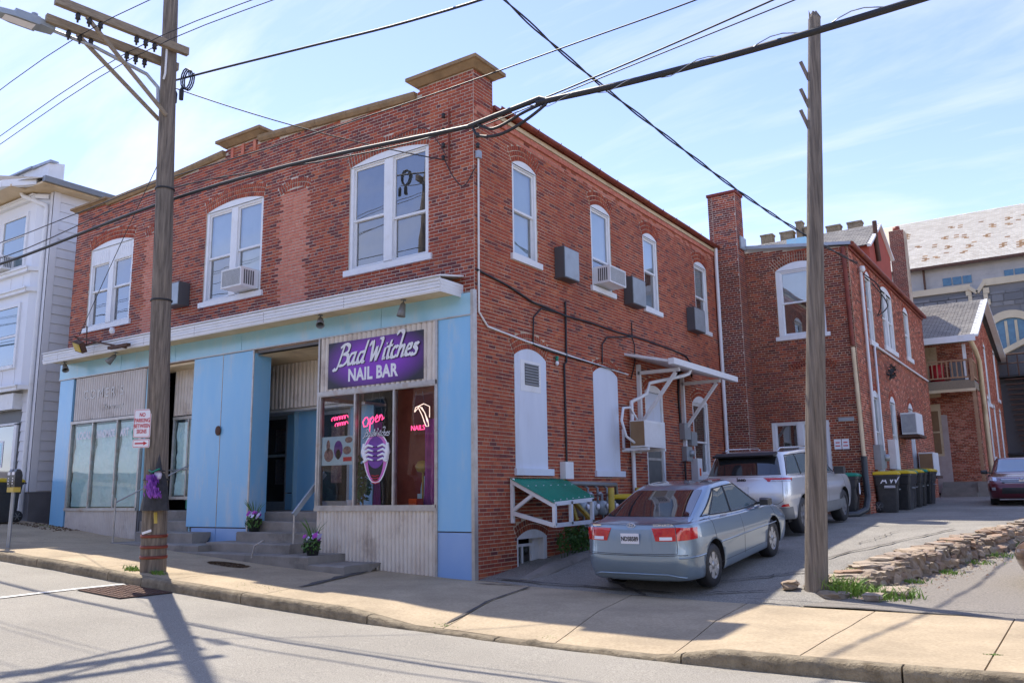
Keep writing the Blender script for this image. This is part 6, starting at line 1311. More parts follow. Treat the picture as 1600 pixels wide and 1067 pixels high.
line('window_frame', [(3.1,6.03),(8.95,6.03)], M_chr, .010); line('window_frame', [(3.15,6.05),(3.3,6.93),(8.45,6.93),(9.0,6.05)], M_black, .012)
for u in (4.82,6.58): line('window_frame', [(u,6.05),(u,6.92)], M_black, .018)
patch('tail_lamp', [(1.35,3.95),(2.35,3.95),(2.4,4.5),(1.1,4.6)], M_tail, .010); patch('tail_lamp', [(2.4,3.95),(3.3,3.95),(3.42,4.5),(2.42,4.5)], M_tail, .010)
patch('lamp_strip', [(1.5,3.95),(3.25,3.95),(3.28,4.12),(1.55,4.12)], M_lens, .013, nu=12, nv=2)
patch('lower_bumper', [(-3.4,1.0),(3.4,1.0),(3.3,2.0),(-3.3,2.0)], M_grey, .005, both=False, nu=30); patch('reflector', [(2.1,2.05),(3.0,2.05),(2.9,2.3),(2.3,2.25)], M_tail, .009, nu=5, nv=2)
patch('sill_cladding', [(4.6,1.0),(8.2,1.0),(8.2,1.9),(4.6,1.9)], M_grey, .006)
line('tailgate_seam', [(0,5.95),(2.35,5.9),(2.38,2.6),(1.9,2.3),(0,2.3)], M_black, .004)
for u in (4.85,6.62,8.3): line('door_seam', [(u,5.9),(u,1.9)], M_black, .003)
for u in (5.3,7.0): patch('door_handle', [(u,4.5),(u+.4,4.5),(u+.4,4.7),(u,4.7)], M_cs, .02, nu=4, nv=2)
b = MB(); V = [(x, y, z) for x, z in ((.22,1.70),(.50,1.76),(.52,1.72),(.26,1.665)) for y in (-.68,.68)]; b.add(V, [(0,1,3,2),(2,3,5,4),(4,5,7,6),(6,7,1,0),(0,2,4,6),(1,7,5,3)]); b.build('roof_spoiler', M_black, t)
b = MB(); b.tube([(.8,-.60,1.80),(.9,-.60,1.84),(2.8,-.60,1.845),(2.95,-.60,1.80)],.018,6); b.tube([(.8,.60,1.80),(.9,.60,1.84),(2.8,.60,1.845),(2.95,.60,1.80)],.018,6); b.build('roof_rail', M_chr, t)
for s in (-1, 1): b = MB(); b.box(3.62,3.80,s*.93-.0,s*.93+s*.22,1.16,1.33) if s > 0 else b.box(3.62,3.80,-1.15,-.93,1.16,1.33); b.build('side_mirror', M_blackp, t)
P = S(0,4.25); text('Jeep', .12, face_M((P[0]-.012,0,P[2]),(0,-1,0),(0,0,1)), M_black, t, 'maker_badge', ext=.003, off=.003)
plate(t, S, 3.4, '', (.31,.16)); b = MB(); b.box(.5,4.8,-.8,.8,.28,.36); b.build('underbody', M_black, t)
place(t, 2.62, 5.95, .545, math.radians(87.5), math.radians(2.9))
t, S, patch, line, body = car('parked_sedan', sed, M_cm, 'maroon sedan facing the street, parked past the stone wall at the right')
dress_sedan(t, S, patch, line, M_cgb)
patch('headlamp', [(9.05,3.55),(10.3,3.5),(10.15,4.5),(9.0,4.7)], M_lens, .008)
patch('grille', [(10.75,3.1),(13.25,3.1),(13.5,3.95),(10.5,3.95)], M_black, .006, both=False)
for v in (3.15,3.42,3.7,3.95): line('grille_bar', [(10.6 if v > 3.3 else 10.9,v),(12,v)], M_chr, .010 if v < 3.9 else .014)
P = S(12,3.55); b = MB(); b.tube([(P[0]+.02, .07*math.cos(a), P[2]+.07*math.sin(a)) for a in [i*math.pi/10 for i in range(21)]],.012,5); b.bar((P[0]+.02,-.08,P[2]),(P[0]+.02,.08,P[2]),.01,.03); b.build('emblem', M_chr, t)
patch('lower_grille', [(10.6,1.6),(13.4,1.6),(13.3,2.35),(10.7,2.35)], M_black, .006, both=False); patch('fog_lamp', [(9.7,2.0),(10.15,2.0),(10.15,2.4),(9.7,2.4)], M_lens, .01, nu=3, nv=3)
place(t, 6.80, 17.2+4.7, .96, math.radians(-86), 0.0)
t, S, patch, line, body = car('parked_sedan', sed, M_ct, 'brown champagne car at the right edge, only its nose and headlamp in view')
dress_sedan(t, S, patch, line, M_cgb)
patch('headlamp', [(9.0,3.6),(10.4,3.5),(10.2,4.7),(9.0,4.9)], M_lens, .008); patch('grille', [(10.75,3.1),(13.25,3.1),(13.5,3.95),(10.5,3.95)], M_black, .006, both=False)
line('bumper_line', [(8.6,2.7),(12,2.7)], M_chr, .006)
place(t, 12.50, 3.45, .02, math.radians(178), 0.0)
# ================================================================== rear brick building
RB = thing('rear_brick_building', (2,13.1,.8), 'two storey red brick rear building with tall corner chimney and arched windows', 'building')
PR1 = pmap((0,13.0,0), (1,0,0), (0,-1,0)); XR = 3.74; PR2 = pmap((XR,13.0,0), (0,1,0), (1,0,0))
W1_ = Wall(PR1, .3, XR, .6, 8.50, top=lambda u: interp(u,(.3,XR),(8.78,8.42))); W1_.z1 = 8.8
W2_ = Wall(PR2, 0, 12.9, .7, 8.35)
a1 = W1_.arched(1.62,2.98,5.98,7.98,.22,.31); a2 = W1_.arched(1.20,2.83,2.0,3.47,.01,.0)
W1_.run(lambda u, z: 3 if random.random() < .7 else (1 if random.random() < .5 else 0))
rw = [(2.0,2.85,5.95,7.95),(4.3,6.3,6.1,8.0),(8.4,9.5,6.25,7.95)]; ga = [W2_.arched(*q, .2, .21) for q in rw]
rl = [(1.45,2.55,1.6,4.2),(4.2,5.15,1.6,4.25),(7.55,8.5,1.8,4.3)]; gl = [W2_.arched(*q, .2, .21) for q in rl]
W2_.run(lambda u, z: 3 if random.random() < .35 else (0 if random.random() < .8 else 2))
b = MB(); W1_.mortar(b); r1 = b.build('wall', M_mortar2, RB); b = MB(); W2_.mortar(b); r2 = b.build('wall', M_mortar2, RB)
# chimney
CHX0, CHX1, CHY0 = -.10, .74, 12.35
PC1 = pmap((0,CHY0,0),(1,0,0),(0,-1,0)); PC2 = pmap((CHX1,CHY0,0),(0,1,0),(1,0,0)); C1 = Wall(PC1, .02, CHX1, .8, 10.5); C2 = Wall(PC2, 0, .62, .8, 10.5)
for C_ in (C1, C2): C_.run(lambda u, z: (1 if random.random() < .55 else 0) if z > 8.3 else (3 if random.random() < .6 else 1))
b = MB(); C1.mortar(b); b.box(CHX0,CHX1-.003,CHY0+.003,12.97,8.9,10.5); c1 = b.build('chimney', M_mortar, RB); b = MB(); C2.mortar(b); c2 = b.build('chimney', M_mortar, RB)
C3 = Wall(pmap((0,CHY0,0),(1,0,0),(0,-1,0)), -.12, .02, 8.95, 10.5); C3.run(lambda u, z: 1); b = MB(); b.box(-.12,.02,CHY0,12.9,8.9,10.5); c3 = b.build('chimney', M_mortar, RB)
lay([W1_, W2_, C1, C2, C3], [r1, r2, c1, c2, c3], RB, 300, lambda wi, u, z: wi == 0 or wi == 2)
b = MB(); b.box(CHX0-.05,CHX1+.04,CHY0-.04,13.0,10.5,10.58); b.build('chimney_cap', M_brickd, RB)
b = MB(); b.box(.755,.80,12.5,13.0,8.75,9.15); b.build('flashing', M_box, RB)
b = MB(); b.add([(.75,12.9,8.92),(XR+.1,12.9,8.52),(XR+.1,13.4,8.55),(.75,13.4,9.0),(.75,12.9,8.82),(XR+.1,12.9,8.43),(XR+.1,13.4,8.43),(.75,13.4,8.8)],[(0,1,2,3),(4,7,6,5),(0,4,5,1),(1,5,6,2),(2,6,7,3),(3,7,4,0)]); b.build('roof_edge', M_galv, RB)
b = MB(); b.box(-2,XR+.02,13.3,25.8,8.36,8.46); b.build('roof', M_roofd, RB)
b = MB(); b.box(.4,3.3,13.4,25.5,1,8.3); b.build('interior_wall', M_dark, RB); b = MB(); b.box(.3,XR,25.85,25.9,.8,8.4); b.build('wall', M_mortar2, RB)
b = MB(); b.tube([(XR+.12,12.95,8.46),(XR+.12,19,8.46),(XR+.12,26.0,8.46)], .075, 8); b.build('gutter', M_cop, RB); b = MB(); b.box(XR+.01,XR+.06,13.0,25.9,8.32,8.48); b.build('fascia_board', M_cop, RB)
arch(RB, PR1, *a1, 3, 3, M_mortar2)
for g in ga+gl: arch(RB, PR2, *g, 2, 0, M_mortar2)
window(RB, PR1, 1.62,2.98,5.98,7.98,.22,a1,1,top=M_shade,low=M_shaded,meet=.5,head=.05,jamb=.13)
window(RB, PR1, 1.20,2.83,2.0,3.47,.01,None,2,top=M_dark,low=M_dark,meet=.5,head=.06,jamb=.1,mull=.14)
for q, g, l in zip(rw, ga, (1,2,1)): window(RB, PR2, *q[:4], .2, g, l, top=M_shade, low=M_shaded, jamb=.1, sillw=.16)
for q, g in zip(rl, gl): window(RB, PR2, *q[:4], .2, g, 1, top=M_shade, low=M_shaded, jamb=.12, meet=.6)
g_ = (lambda cu, zs, w, rise: (cu, zs+rise-(w*w+rise*rise)/(2*rise), (w*w+rise*rise)/(2*rise), w))(2.5, 4.9, .6, .16)
arch(RB, PR1, *g_, 2, 3, M_mortar2)
pipe('rusty_downspout', [(3.62,12.93,8.4),(3.66,12.93,5.5)], .06, M_cop, 'dark red upper downspout at the rear building corner', 'downspout')
pipe('pale_downspout', [(3.66,12.93,5.45),(3.70,12.93,2.35)], .055, M_cream, 'pale rusty lower downspout at the rear building corner', 'downspout')
pipe('black_drainpipe', [(3.70,12.93,2.4),(3.70,12.9,1.9),(3.78,12.6,1.3),(3.76,12.35,.98),(3.6,11.9,.86),(3.3,11.6,.86)], .085, M_blackp, 'black corrugated drain hose curling on the ground by the bins', 'drain hose', n=12)
pipe('service_mast', [(XR+.08,14.1,7.85),(XR+.08,14.1,2.6)], .045, M_white, 'white service mast conduit on the rear building side', 'conduit', extra=lambda b: b.lathe([(0,.15),(.08,.12),(.1,0),(.05,-.05)],(XR+.12,14.1,7.9),10))
pipe('branch_conduit', [(XR+.06,15.25,2.3),(XR+.06,15.25,5.75),(XR+.06,15.5,5.82),(XR+.06,25.5,5.75)], .035, M_white, 'white conduit running sideways under the upper windows of the rear building', 'conduit')
wire('mast_wires', smooth([(XR+.15,14.1,7.8),(XR+.5,14.4,7.4),(XR+.4,14.9,6.9),(XR+.2,15.5,6.75),(XR+.45,15.8,7.1),(XR+.2,15.0,7.7)]), .018, 'tangled black wires hanging by the service mast')
t = thing('meter_bank', (XR+.1,14.5,2.6), 'grey meter boxes at the foot of the white conduit on the rear building', 'electric meter')
b = MB(); b.pbox(PR2,1.0,1.5,2.05,2.75,.01,.2); b.build('meter_cabinet', M_box, t); b = MB(); b.pbox(PR2,1.52,1.85,2.1,2.6,.01,.18); b.build('meter_box', M_box, t); b = MB(); b.lathe([(.1,0),(.1,.1),(0,.12)],(XR+.19,14.7,2.4),12,axis='x'); b.build('meter_dial', M_galv, t)
b = MB(); b.pbox(PR2,3.2,3.75,2.1,3.0,.01,.22); thing_mesh('disconnect_box', b, M_white, 'tall white box on the rear building between its lower windows', 'utility box')
t = thing('black_lantern', (XR+.2,17,5.2), 'black ornate bracket mounted high on the rear building side', 'bracket'); foliage(t, (XR+.15,17.2,5.2), (.12,.3,.25), 60, M_black, name='ironwork', leaf=.09, seed=3)
for (y0, y1, z0, z1, lb) in ((18.2,19.5,3.25,3.95,'upper outdoor air conditioner unit on the rear building side'),(21.0,22.3,1.95,2.75,'lower outdoor air conditioner unit at the far end of the rear building')):
    t = thing('outdoor_unit', (XR+.4,y0,z0), lb, 'air conditioner'); b = MB(); b.box(XR+.12,XR+.58,y0,y1,z0,z1); b.build('case', M_white, t)
    b = MB(); b.box(XR+.14,XR+.56,y0-.02,y0-.002,z0+.05,z1-.05); b.build('coil_face', M_tanb if z0 < 3 else M_galv, t); b = MB(); b.box(XR,XR+.65,y0-.05,y1+.05,z0-.1,z0-.02); b.bar((XR,y0,z0-.05),(XR+.0,y0,z0-.6),.04,.04,(0,1,0)); b.build('bracket', M_iron, t)
for x0, lb in ((2.93,'left of two small white notices on the rear brick wall beside the bare pole'),(3.14,'right of two small white notices on the rear brick wall beside the bare pole')):
    t = thing('wall_notice', (x0,12.95,2.75), lb, 'sign', None); b = MB(); b.pbox(PR1,x0,x0+.19,2.62,2.90,.012,.02); b.build('notice_plate', M_let, t); b = MB(); b.pbox(PR1,x0+.04,x0+.15,2.79,2.82,.0205,.022); b.pbox(PR1,x0+.03,x0+.16,2.70,2.73,.0205,.022); b.build('print_line', M_red, t)
b = MB(); b.pbox(PR1,3.1,3.52,3.40,3.50,.012,.03); thing_mesh('wall_plate', b, M_box, 'narrow pale plate on the rear brick wall above the two notices', 'plate')
# ================================================================== red gable and chimney behind the rear building
gbh = thing('gabled_house', (0,30,1), 'red stucco gable with grey shingle roof rising behind the rear building', 'house')
b = MB(); b.add([(1.9,26.4,1),(1.9,31.4,1),(1.9,31.4,12.6),(1.9,29.05,13.6),(1.9,26.4,12.05)],[(0,1,2,3,4)]); b.add([(-9,26.4,1),(1.9,26.4,1),(1.9,26.4,12.05),(-9,26.4,12.05)],[(0,1,2,3)]); b.build('wall', M_stucco, gbh)
def shroof(name, parent, A, B, C, D, m, w, h, stain=None):
    """courses of shingles between eave AB and ridge DC"""
    A, B, C, D = map(Vector, (A, B, C, D)); b = MB(); n = max(2, int((D-A).length/h)); k = max(2, int((B-A).length/w)); nr = (B-A).cross(D-A).normalized()
    if nr.z < 0: nr = -nr
    b.add([A-nr*.03, B-nr*.03, C-nr*.03, D-nr*.03], [(0,1,2,3)], 0)
    for j in range(n):
        for i in range(k):
            o = .5/k*(j % 2); s0 = max(0, i/k+.004/w*0-o); s1 = min(1, (i+.93)/k-o)
            if s1 <= s0: continue
            f = lambda s, t: A.lerp(B, s).lerp(D.lerp(C, s), t)
            j_ = random.uniform(0,.006); P = [f(s0, j/n), f(s1, j/n), f(s1, (j+1)/n), f(s0, (j+1)/n)]
            mi = 1 if stain and stain(i/k, j/n) else 0
            b.add([P[0]+nr*(.025+j_), P[1]+nr*(.025+j_), P[2]+nr*.004, P[3]+nr*.004, P[0], P[1]], [(0,1,2,3),(4,5,1,0)], mi)
    return b.build(name, [m, M_slateb] if stain else m, parent, kind='stuff')
rf = MB(); rf.add([(-5,26.1,11.95),(2.0,26.1,11.95),(2.0,29.05,13.65),(-5,29.05,13.65)],[(0,1,2,3)]); rf.add([(-5,29.05,13.65),(2.0,29.05,13.65),(2.0,31.8,12.5),(-5,31.8,12.5)],[(0,1,2,3)]); rf = rf.build('roof', M_roofd, gbh)
shroof('shingles', rf, (-5,26.1,11.97), (2.0,26.1,11.97), (2.0,29.05,13.67), (-5,29.05,13.67), M_shing, .3, .16)
b = MB(); b.bar((1.96,26.1,11.92),(1.96,29.05,13.62),.10,.16,(1,0,0)); b.bar((1.96,29.05,13.62),(1.96,31.7,12.5),.10,.16,(1,0,0)); b.build('bargeboard', M_white, gbh)
b = MB(); b.tube([(2.0,27.6,13.4),(2.0,27.6,12.4),(2.0,27.9,11.6)],.10,8); b.build('vent_pipe', M_iron, gbh)
b = MB(); b.box(-1.9,-.9,27.4,28.2,12.75,13.2); b.build('roof_vent', M_bluel, gbh)
ch = thing('brick_chimney', (1.6,36,1), 'dark brick chimney standing behind the red gable before the church roof', 'chimney'); PCH = pmap((0,36,0),(1,0,0),(0,-1,0)); Wc = Wall(PCH, 1.22, 1.95, 6, 15.2); Wc.run(lambda u, z: 1)
b = MB(); Wc.mortar(b); b.box(1.22,1.948,36.003,37,1,15.2); wc = b.build('stack', M_mortar2, ch); lay([Wc], [wc], ch, 0, lambda *a: False); b = MB(); b.lathe([(.0,0),(.2,0),(.17,.3),(0,.3)],(1.55,36.4,15.2),10); b.build('chimney_pot', M_cop, ch)
# ================================================================== house with the wooden porch
PH = thing('porch_house', (5,29,1.2), 'brick house with wooden balcony porch and grey shingle roof beyond the bins', 'house')
HY = 28.9; HX = 5.2; HP = pmap((0,HY,0),(1,0,0),(0,-1,0)); HS = pmap((HX,HY,0),(0,1,0),(1,0,0))
H1 = Wall(HP, 1.5, HX, 1.5, 7.7); H2 = Wall(HS, 0, 22, 1.2, 11, top=lambda u: interp(u,(0,4.6,22),(7.75,10.0,6.6))); H2.z1 = 10
H1.block(2.2,3.9,1.5,4.6); H1.block(2.0,3.6,5.4,7.6)
sw2 = [(5.2,6.2,5.45,8.2),(10.4,11.6,6.1,8.6),(17.4,18.6,6.2,8.0)]; sw1 = [(4.3,5.2,2.9,5.6),(7.2,8.2,2.6,5.4),(10.3,11.4,2.5,5.4),(13.5,14.6,2.5,5.4),(17,18.2,2.5,5.4)]
hs = [H2.arched(*q, .15, .1) for q in sw2+sw1]
H1.run(lambda u, z: 2 if random.random() < .35 else 0); H2.run(lambda u, z: 2 if random.random() < .3 else 0)
b = MB(); H1.mortar(b); h1 = b.build('wall', M_mortar2, PH); b = MB(); H2.mortar(b); h2_ = b.build('wall', M_mortar2, PH); lay([H1, H2], [h1, h2_], PH, 0, lambda *a: False)
for q, g in zip(sw2+sw1, hs): window(PH, HS, *q, .15, g, 1, top=M_shade, low=M_shaded, jamb=.14, sillw=.18)
b = MB(); b.box(-2,HX-.3,HY+.3,50,1,7.6); b.build('interior_wall', M_dark, PH)
# lower door wall in peeling plaster, upper door
b = MB(); b.pbox(HP,2.2,3.95,1.3,2.85,-.05,.03); b.pbox(HP,3.72,3.95,2.85,4.6,-.05,.03); b.build('plaster_wall', M_plaster, PH)
b = MB(); b.pbox(HP,2.9,3.72,2.85,5.1,-.05,.02); dd = b.build('window', M_cream, PH); b = MB(); b.pbox(HP,3.0,3.62,2.95,3.85,.021,.03); b.pbox(HP,3.0,3.62,3.92,4.8,.021,.03); b.build('blind', M_tanb, dd)
b = MB(); b.pbox(HP,2.6,3.8,5.4,7.6,-.05,.03); b.build('door_frame', M_cream, PH)
HFY = 27.0; b = MB(); b.box(2.6,5.30,HFY,HY,5.78,5.86); b.build('porch_floor', M_grey, PH); b = MB(); b.box(2.6,5.32,HFY-.04,HFY,5.50,5.86); b.box(5.28,5.32,HFY,HY,5.5,5.78); b.build('porch_beam', M_wooda, PH); b = MB(); b.box(2.6,5.34,HFY-.06,HFY-.041,5.38,5.50); b.build('porch_trim', M_cream, PH)
for z in (5.95,6.66): b = MB(); b.box(2.6,5.3,HFY+.0,HFY+.07,z,z+.06); b.box(5.23,5.30,HFY+.07,HY,z,z+.06); b.build('rail', M_deck, PH)
me = None
for i in range(14):
    x = 2.85+i*.185; b = MB(); b.box(x,x+.05,HFY+.02,HFY+.06,6.0,6.66)
    if me is None: o = b.build('baluster', M_deck, PH); me = o
    else: c = me.copy(); COL.objects.link(c); c.matrix_basis = T(.185*i,0,0)
for i in range(6): c = me.copy(); COL.objects.link(c); c.matrix_basis = T(5.245-2.85,.28*(i+1),0)
for x, y, z0, z1, m in ((5.26,HFY+.05,1.75,5.5,M_deck),(5.05,HFY+.1,5.86,7.35,M_white),(5.26,HFY+.0,5.8,6.75,M_deck)): b = MB(); b.box(x-.06,x+.06,y-.06,y+.06,z0,z1); b.build('post', m, PH)
R0 = MB(); R0.add([(1.0,26.6,7.62),(5.55,26.6,7.62),(5.55,33.5,10.35),(1.0,33.5,10.35)],[(0,1,2,3)]); R0.add([(1.0,33.5,10.35),(5.55,33.5,10.35),(5.55,51,6.6),(1.0,51,6.6)],[(0,1,2,3)]); R0 = R0.build('roof', M_roofd, PH)
shroof('shingles', R0, (.6,26.6,7.64), (5.55,26.6,7.64), (5.55,33.5,10.37), (.6,33.5,10.37), M_shing, .30, .17)
b = MB(); b.bar((5.52,26.6,7.60),(5.52,33.5,10.32),.10,.28,(1,0,0)); b.bar((5.52,33.5,10.32),(5.52,51,6.55),.10,.28,(1,0,0)); b.box(.8,5.55,26.5,26.62,7.38,7.64); b.build('bargeboard', M_white, PH)
b = MB(); b.tube([(5.35,26.7,7.45),(5.45,27.1,7.1),(5.42,28.7,6.8),(5.42,28.8,1.6)],.10,8); b.build('downspout', M_cream, PH)
b = MB(); b.lathe([(0,0),(.28,0),(.28,.75),(0,.8)],(3.9,27.6,5.86),14); thing_mesh('red_barrel', b, M_red, 'red barrel standing on the wooden balcony behind the balusters', 'barrel')
b = MB(); b.box(4.4,5.0,27.6,28.3,5.87,6.7); thing_mesh('dark_cabinet', b, M_grey, 'dark grey cabinet on the balcony right of the red barrel', 'cabinet')
S4 = thing('stone_stairs', (4.6,27,1.1), 'worn stone steps in front of the brick porch house', 'steps')
for k, (y0, z1) in enumerate(((25.9,1.32),(26.3,1.50),(26.7,1.74))): b = MB(); b.box(3.8,5.45 if k == 2 else 5.1,y0,28.9,.9,z1); b.build('step', M_conc, S4)
b = MB(); b.box(5.1,6.0,26.2,28.9,.9,1.74); b.build('side_block', M_conc, S4)
# fire escape
FE = thing('fire_escape', (6,52,1), 'black metal fire escape stairs against the church wall at the right edge', 'fire escape'); fy = 42.6
for z in (7.45,3.2): b = MB(); b.box(5.2,6.6,fy-1,fy,z,z+.1); b.build('landing', M_black, FE)
for x in (5.2,5.7,6.2,6.6): b = MB(); b.tube([(x,fy-1,7.5),(x,fy-1,8.7)],.04,6); b.build('rail_post', M_iron, FE)
b = MB(); b.tube([(5.2,fy-1,8.7),(6.6,fy-1,8.7)],.05,6); b.tube([(5.2,fy-1,8.2),(6.6,fy-1,8.2)],.03,6); b.tube([(6.6,fy-1,8.7),(7.6,fy-1,5.0)],.07,6); b.build('handrail', M_iron, FE)
for i in range(15): z = 7.3-i*.28; b = MB(); b.box(5.5+i*.03,7.0+i*.03,fy-1,fy-.7,z,z+.06); b.build('tread', M_iron, FE)
b = MB(); b.box(5.6,7.6,fy-.2,fy+.5,1,5.0); b.build('dark_enclosure', M_black, FE)
# ================================================================== church
CHH = thing('stone_church', (4,45,1), 'grey stone church with pale slate roof and gothic window behind the houses', 'church'); CY = 45.0
b = MB(); b.box(-14,30,CY,CY+1,8,15.05); cl_ = b.build('clerestory_wall', M_lime, CHH)
b = MB(); z = 13.2
while z < 15: 
    x = -1.0-.4*(int(z*10) % 2)
    while x < 12: b.pbox(pmap((0,CY,0),(1,0,0),(0,-1,0)), x+.01, x+.78, z+.01, z+.28, 0, .012); x += .8
    z += .3
b.build('ashlar', M_lime, cl_, kind='stuff')
st_ = lambda s, t: (noise.noise(Vector((s*34, t*9, 2)))+.6*noise.noise(Vector((s*90, t*26, 5)))) > .42 and .1 < t < .75
rr = MB(); rr.add([(-14,CY-.5,14.95),(30,CY-.5,14.95),(30,CY+7,20.1),(-14,CY+7,20.1)],[(0,1,2,3)]); rr = rr.build('roof', M_limec, CHH)
shroof('slates', rr, (-.8,CY-.5,14.98), (12,CY-.5,14.98), (12,CY+7,20.13), (-.8,CY+7,20.13), M_slate, .30, .2, st_)
b = MB(); b.box(-14,30,CY-.62,CY-.45,14.80,14.98); b.tube([(1.6,CY-.2,14.9),(1.6,CY-.2,12)],.07,6); b.build('gutter', M_iron, CHH)
for x0 in (2.6,4.6+1.3,9): 
    for k in range(3):
        b = MB(); b.box(x0+k*.55,x0+.47+k*.55,CY-.05,CY-.02,13.72,14.2); b.build('clerestory_window', M_bglass, CHH)
AY = 43.6; b = MB(); b.box(-14,4.2,AY,AY+1.3,1,13.0); b.box(4.75,30,AY-.05,AY+1.3,1,13.15); b.build('aisle_wall', M_stone, CHH)
b = MB(); PA_ = pmap((0,AY,0),(1,0,0),(0,-1,0)); z = 7.0; random.seed(44)
while z < 12.7:
    h = random.choice((.28,.36,.45)); x = .3-random.random()*.5
    while x < 8:
        w_ = random.uniform(.4,1.1)
        if not (((x+w_/2-6.0)/1.75)**2+((z-9.3)/2.4)**2 < 1): b.pbox(PA_, x+.02, x+w_-.02, z+.02, min(z+h-.02,12.7), .05, .09+random.uniform(0,.03))
        x += w_
    z += h
b.build('rubble_masonry', M_stone, CHH, kind='stuff')
b = MB(); b.box(-14,4.15,AY-.16,AY+.1,12.95,13.32); b.box(4.85,30,AY-.2,AY+.1,13.10,13.5); b.bar((4.1,AY-.1,13.1),(4.5,AY-.1,12.75),.3,.2); b.bar((4.5,AY-.1,12.75),(4.9,AY-.1,13.3),.3,.2)
for i, z in enumerate((11.6,11.95,12.3,12.65)): b.box(4.0-.1*(i%2),4.2,AY-.14,AY,z,z+.33); b.box(4.8,5.02+.1*(i%2),AY-.18,AY,z,z+.33)
b.build('limestone_coping', M_limec, CHH)
b = MB(); K = 18; pts = [(6.0+1.75*math.cos(a)*(1), 9.3+2.2*math.sin(a)**.9) for a in [i*math.pi/K for i in range(K+1)]]; inn = [(6.0+(x-6.0)*.80, 9.3+(z-9.3)*.80) for x, z in pts]
b.prism(pts+inn[::-1], PA_, .05, .22); b.build('gothic_arch', M_limec, CHH)
b = MB(); b.prism(inn, PA_, .0, .06); gw_ = b.build('gothic_window', M_bglass, CHH)
b = MB(); [b.pbox(PA_, x-.07, x+.07, 9.0, 10.9 if abs(x-6) < .5 else 10.4, .06, .12) for x in (5.25,5.75,6.25,6.75)]; [b.tube([(6+sx*.9+.28*math.cos(a), AY-.1, 9.15+.28*math.sin(a)) for a in [i*math.pi/6 for i in range(13)]],.06,5) for sx in (-1,0,1)]; b.build('tracery', M_limec, gw_)
b = MB(); b.bar((4.9,AY-1.4,8.6),(7.6,AY-1.4,9.9),.5,.28); b.box(7.5,9.0,AY-1.6,AY-1.1,10.1,10.5); b.box(7.4,7.6,AY-1.6,AY-1.1,9.7,10.4); b.build('buttress_coping', M_limec, CHH)
b = MB(); b.add([(4.8,AY-1.3,1),(9.0,AY-1.3,1),(9.0,AY-1.3,10.1),(7.55,AY-1.3,9.9),(4.8,AY-1.3,8.5)],[(0,1,2,3,4)]); b.box(6.9,9,AY-1.5,AY-1.3,1,7.6); b.build('buttress', M_stone, CHH)
b = MB(); b.box(6.6,9.0,AY-1.6,AY-1.5,4.0,7.7); b.build('limestone_panel', M_limec, CHH)
ct = thing('church_tower', (-9,60,1), 'weathered stone battlements of a tower just showing over the rear building roof', 'tower'); b = MB(); b.box(-14.2,-4,60,66,1,22.7); b.build('tower_wall', M_sand, ct)
for x, w_, h in ((-13.0,1.0,.85),(-11.3,1.1,.8),(-9.9,.5,1.5),(-9.2,1.1,.9),(-7.4,1.1,.6),(-5.7,1.1,.6)): b = MB(); b.box(x,x+w_,60,60.8,22.7,22.7+h); b.box(x-.06,x+w_+.06,59.95,60.85,22.7+h,22.85+h); b.build('merlon', M_kerb, ct)
# ================================================================== white sided building at the left
LB = thing('white_sided_building', (-18,0,1), 'three storey white sided building with bay windows at the left edge', 'building'); LX = -15.1
PL = pmap((0,0,0),(1,0,0),(0,-1,0)); PLS = pmap((LX,0,0),(0,1,0),(1,0,0))
b = MB(); b.box(-26,LX,0,12,.5,10.6); b.build('wall', M_sid, LB)
b = MB(); b.box(-26,LX+.01,-.01,12.0,.5,1.75); b.build('foundation', M_found, LB)
z = 1.78; k = 0
def clap(pm, u0, u1, z, h, nm='clapboard', m=None):
    b = MB(); P = [pm(u, zz, n) for u in (u0, u1) for zz, n in ((z,.012),(z,.036),(z+h,.014),(z+h,.006))]; b.add(P, [(0,1,5,4),(1,2,6,5),(2,3,7,6),(0,3,2,1),(4,5,6,7)]); return b.build(nm, m or M_sid, LB)
while z < 10.2: clap(PLS, .0, 9.0, z, .27); clap(PL, -15.85, LX-.16, z, .27) if z < 9.6 else None; z += .275
b = MB(); b.pbox(PL,LX-.15,LX+.04,1.75,10.3,.0,.05); b.pbox(PLS,-.05,.14,1.75,10.3,.0,.05); b.build('corner_board', M_sid, LB)
b = MB(); b.tube([(-16.1,-.55,10.5),(-15.9,-.5,10.2),(-15.3,-.12,9.9),(LX-.22,-.10,9.7),(LX-.22,-.10,1.1)],.065,8); b.build('downspout', M_white, LB)
# projecting bay
BX0, BX1, BY = -26, -15.35, -.25
M_bay = mat('bay_white', (.74,.76,.80), None, rough=.6); b = MB(); b.add([(BX0,BY,4.6),(-15.6,BY,4.6),(BX1,0,4.6),(BX1,0,10.3),(-15.6,BY,10.3),(BX0,BY,10.3)],[(0,1,4,5),(1,2,3,4)]); b.build('bay_wall', M_bay, LB)
PBY = pmap((0,BY,0),(1,0,0),(0,-1,0))
def simplewin(u0, u1, z0, z1, pm, parent, meet=.5, m3=M_bglass):
    b = MB(); b.pbox(pm,u0-.1,u0,z0-.1,z1+.1,0,.05); b.pbox(pm,u1,u1+.1,z0-.1,z1+.1,0,.05); b.pbox(pm,u0,u1,z1,z1+.1,0,.05); b.pbox(pm,u0,u1,z0-.1,z0,0,.07); w = b.build('window', M_white, parent)
    zm = z0+(z1-z0)*meet; b = MB(); b.pbox(pm,u0,u1,zm-.03,zm+.03,.0,.04); b.build('meeting_rail', M_white, w)
    for a, c in ((z0,zm-.03),(zm+.03,z1)): b = MB(); b.pbox(pm,u0+.03,u1-.03,a+.02,c-.0,.0,.02); b.build('pane', M_cgb, w)
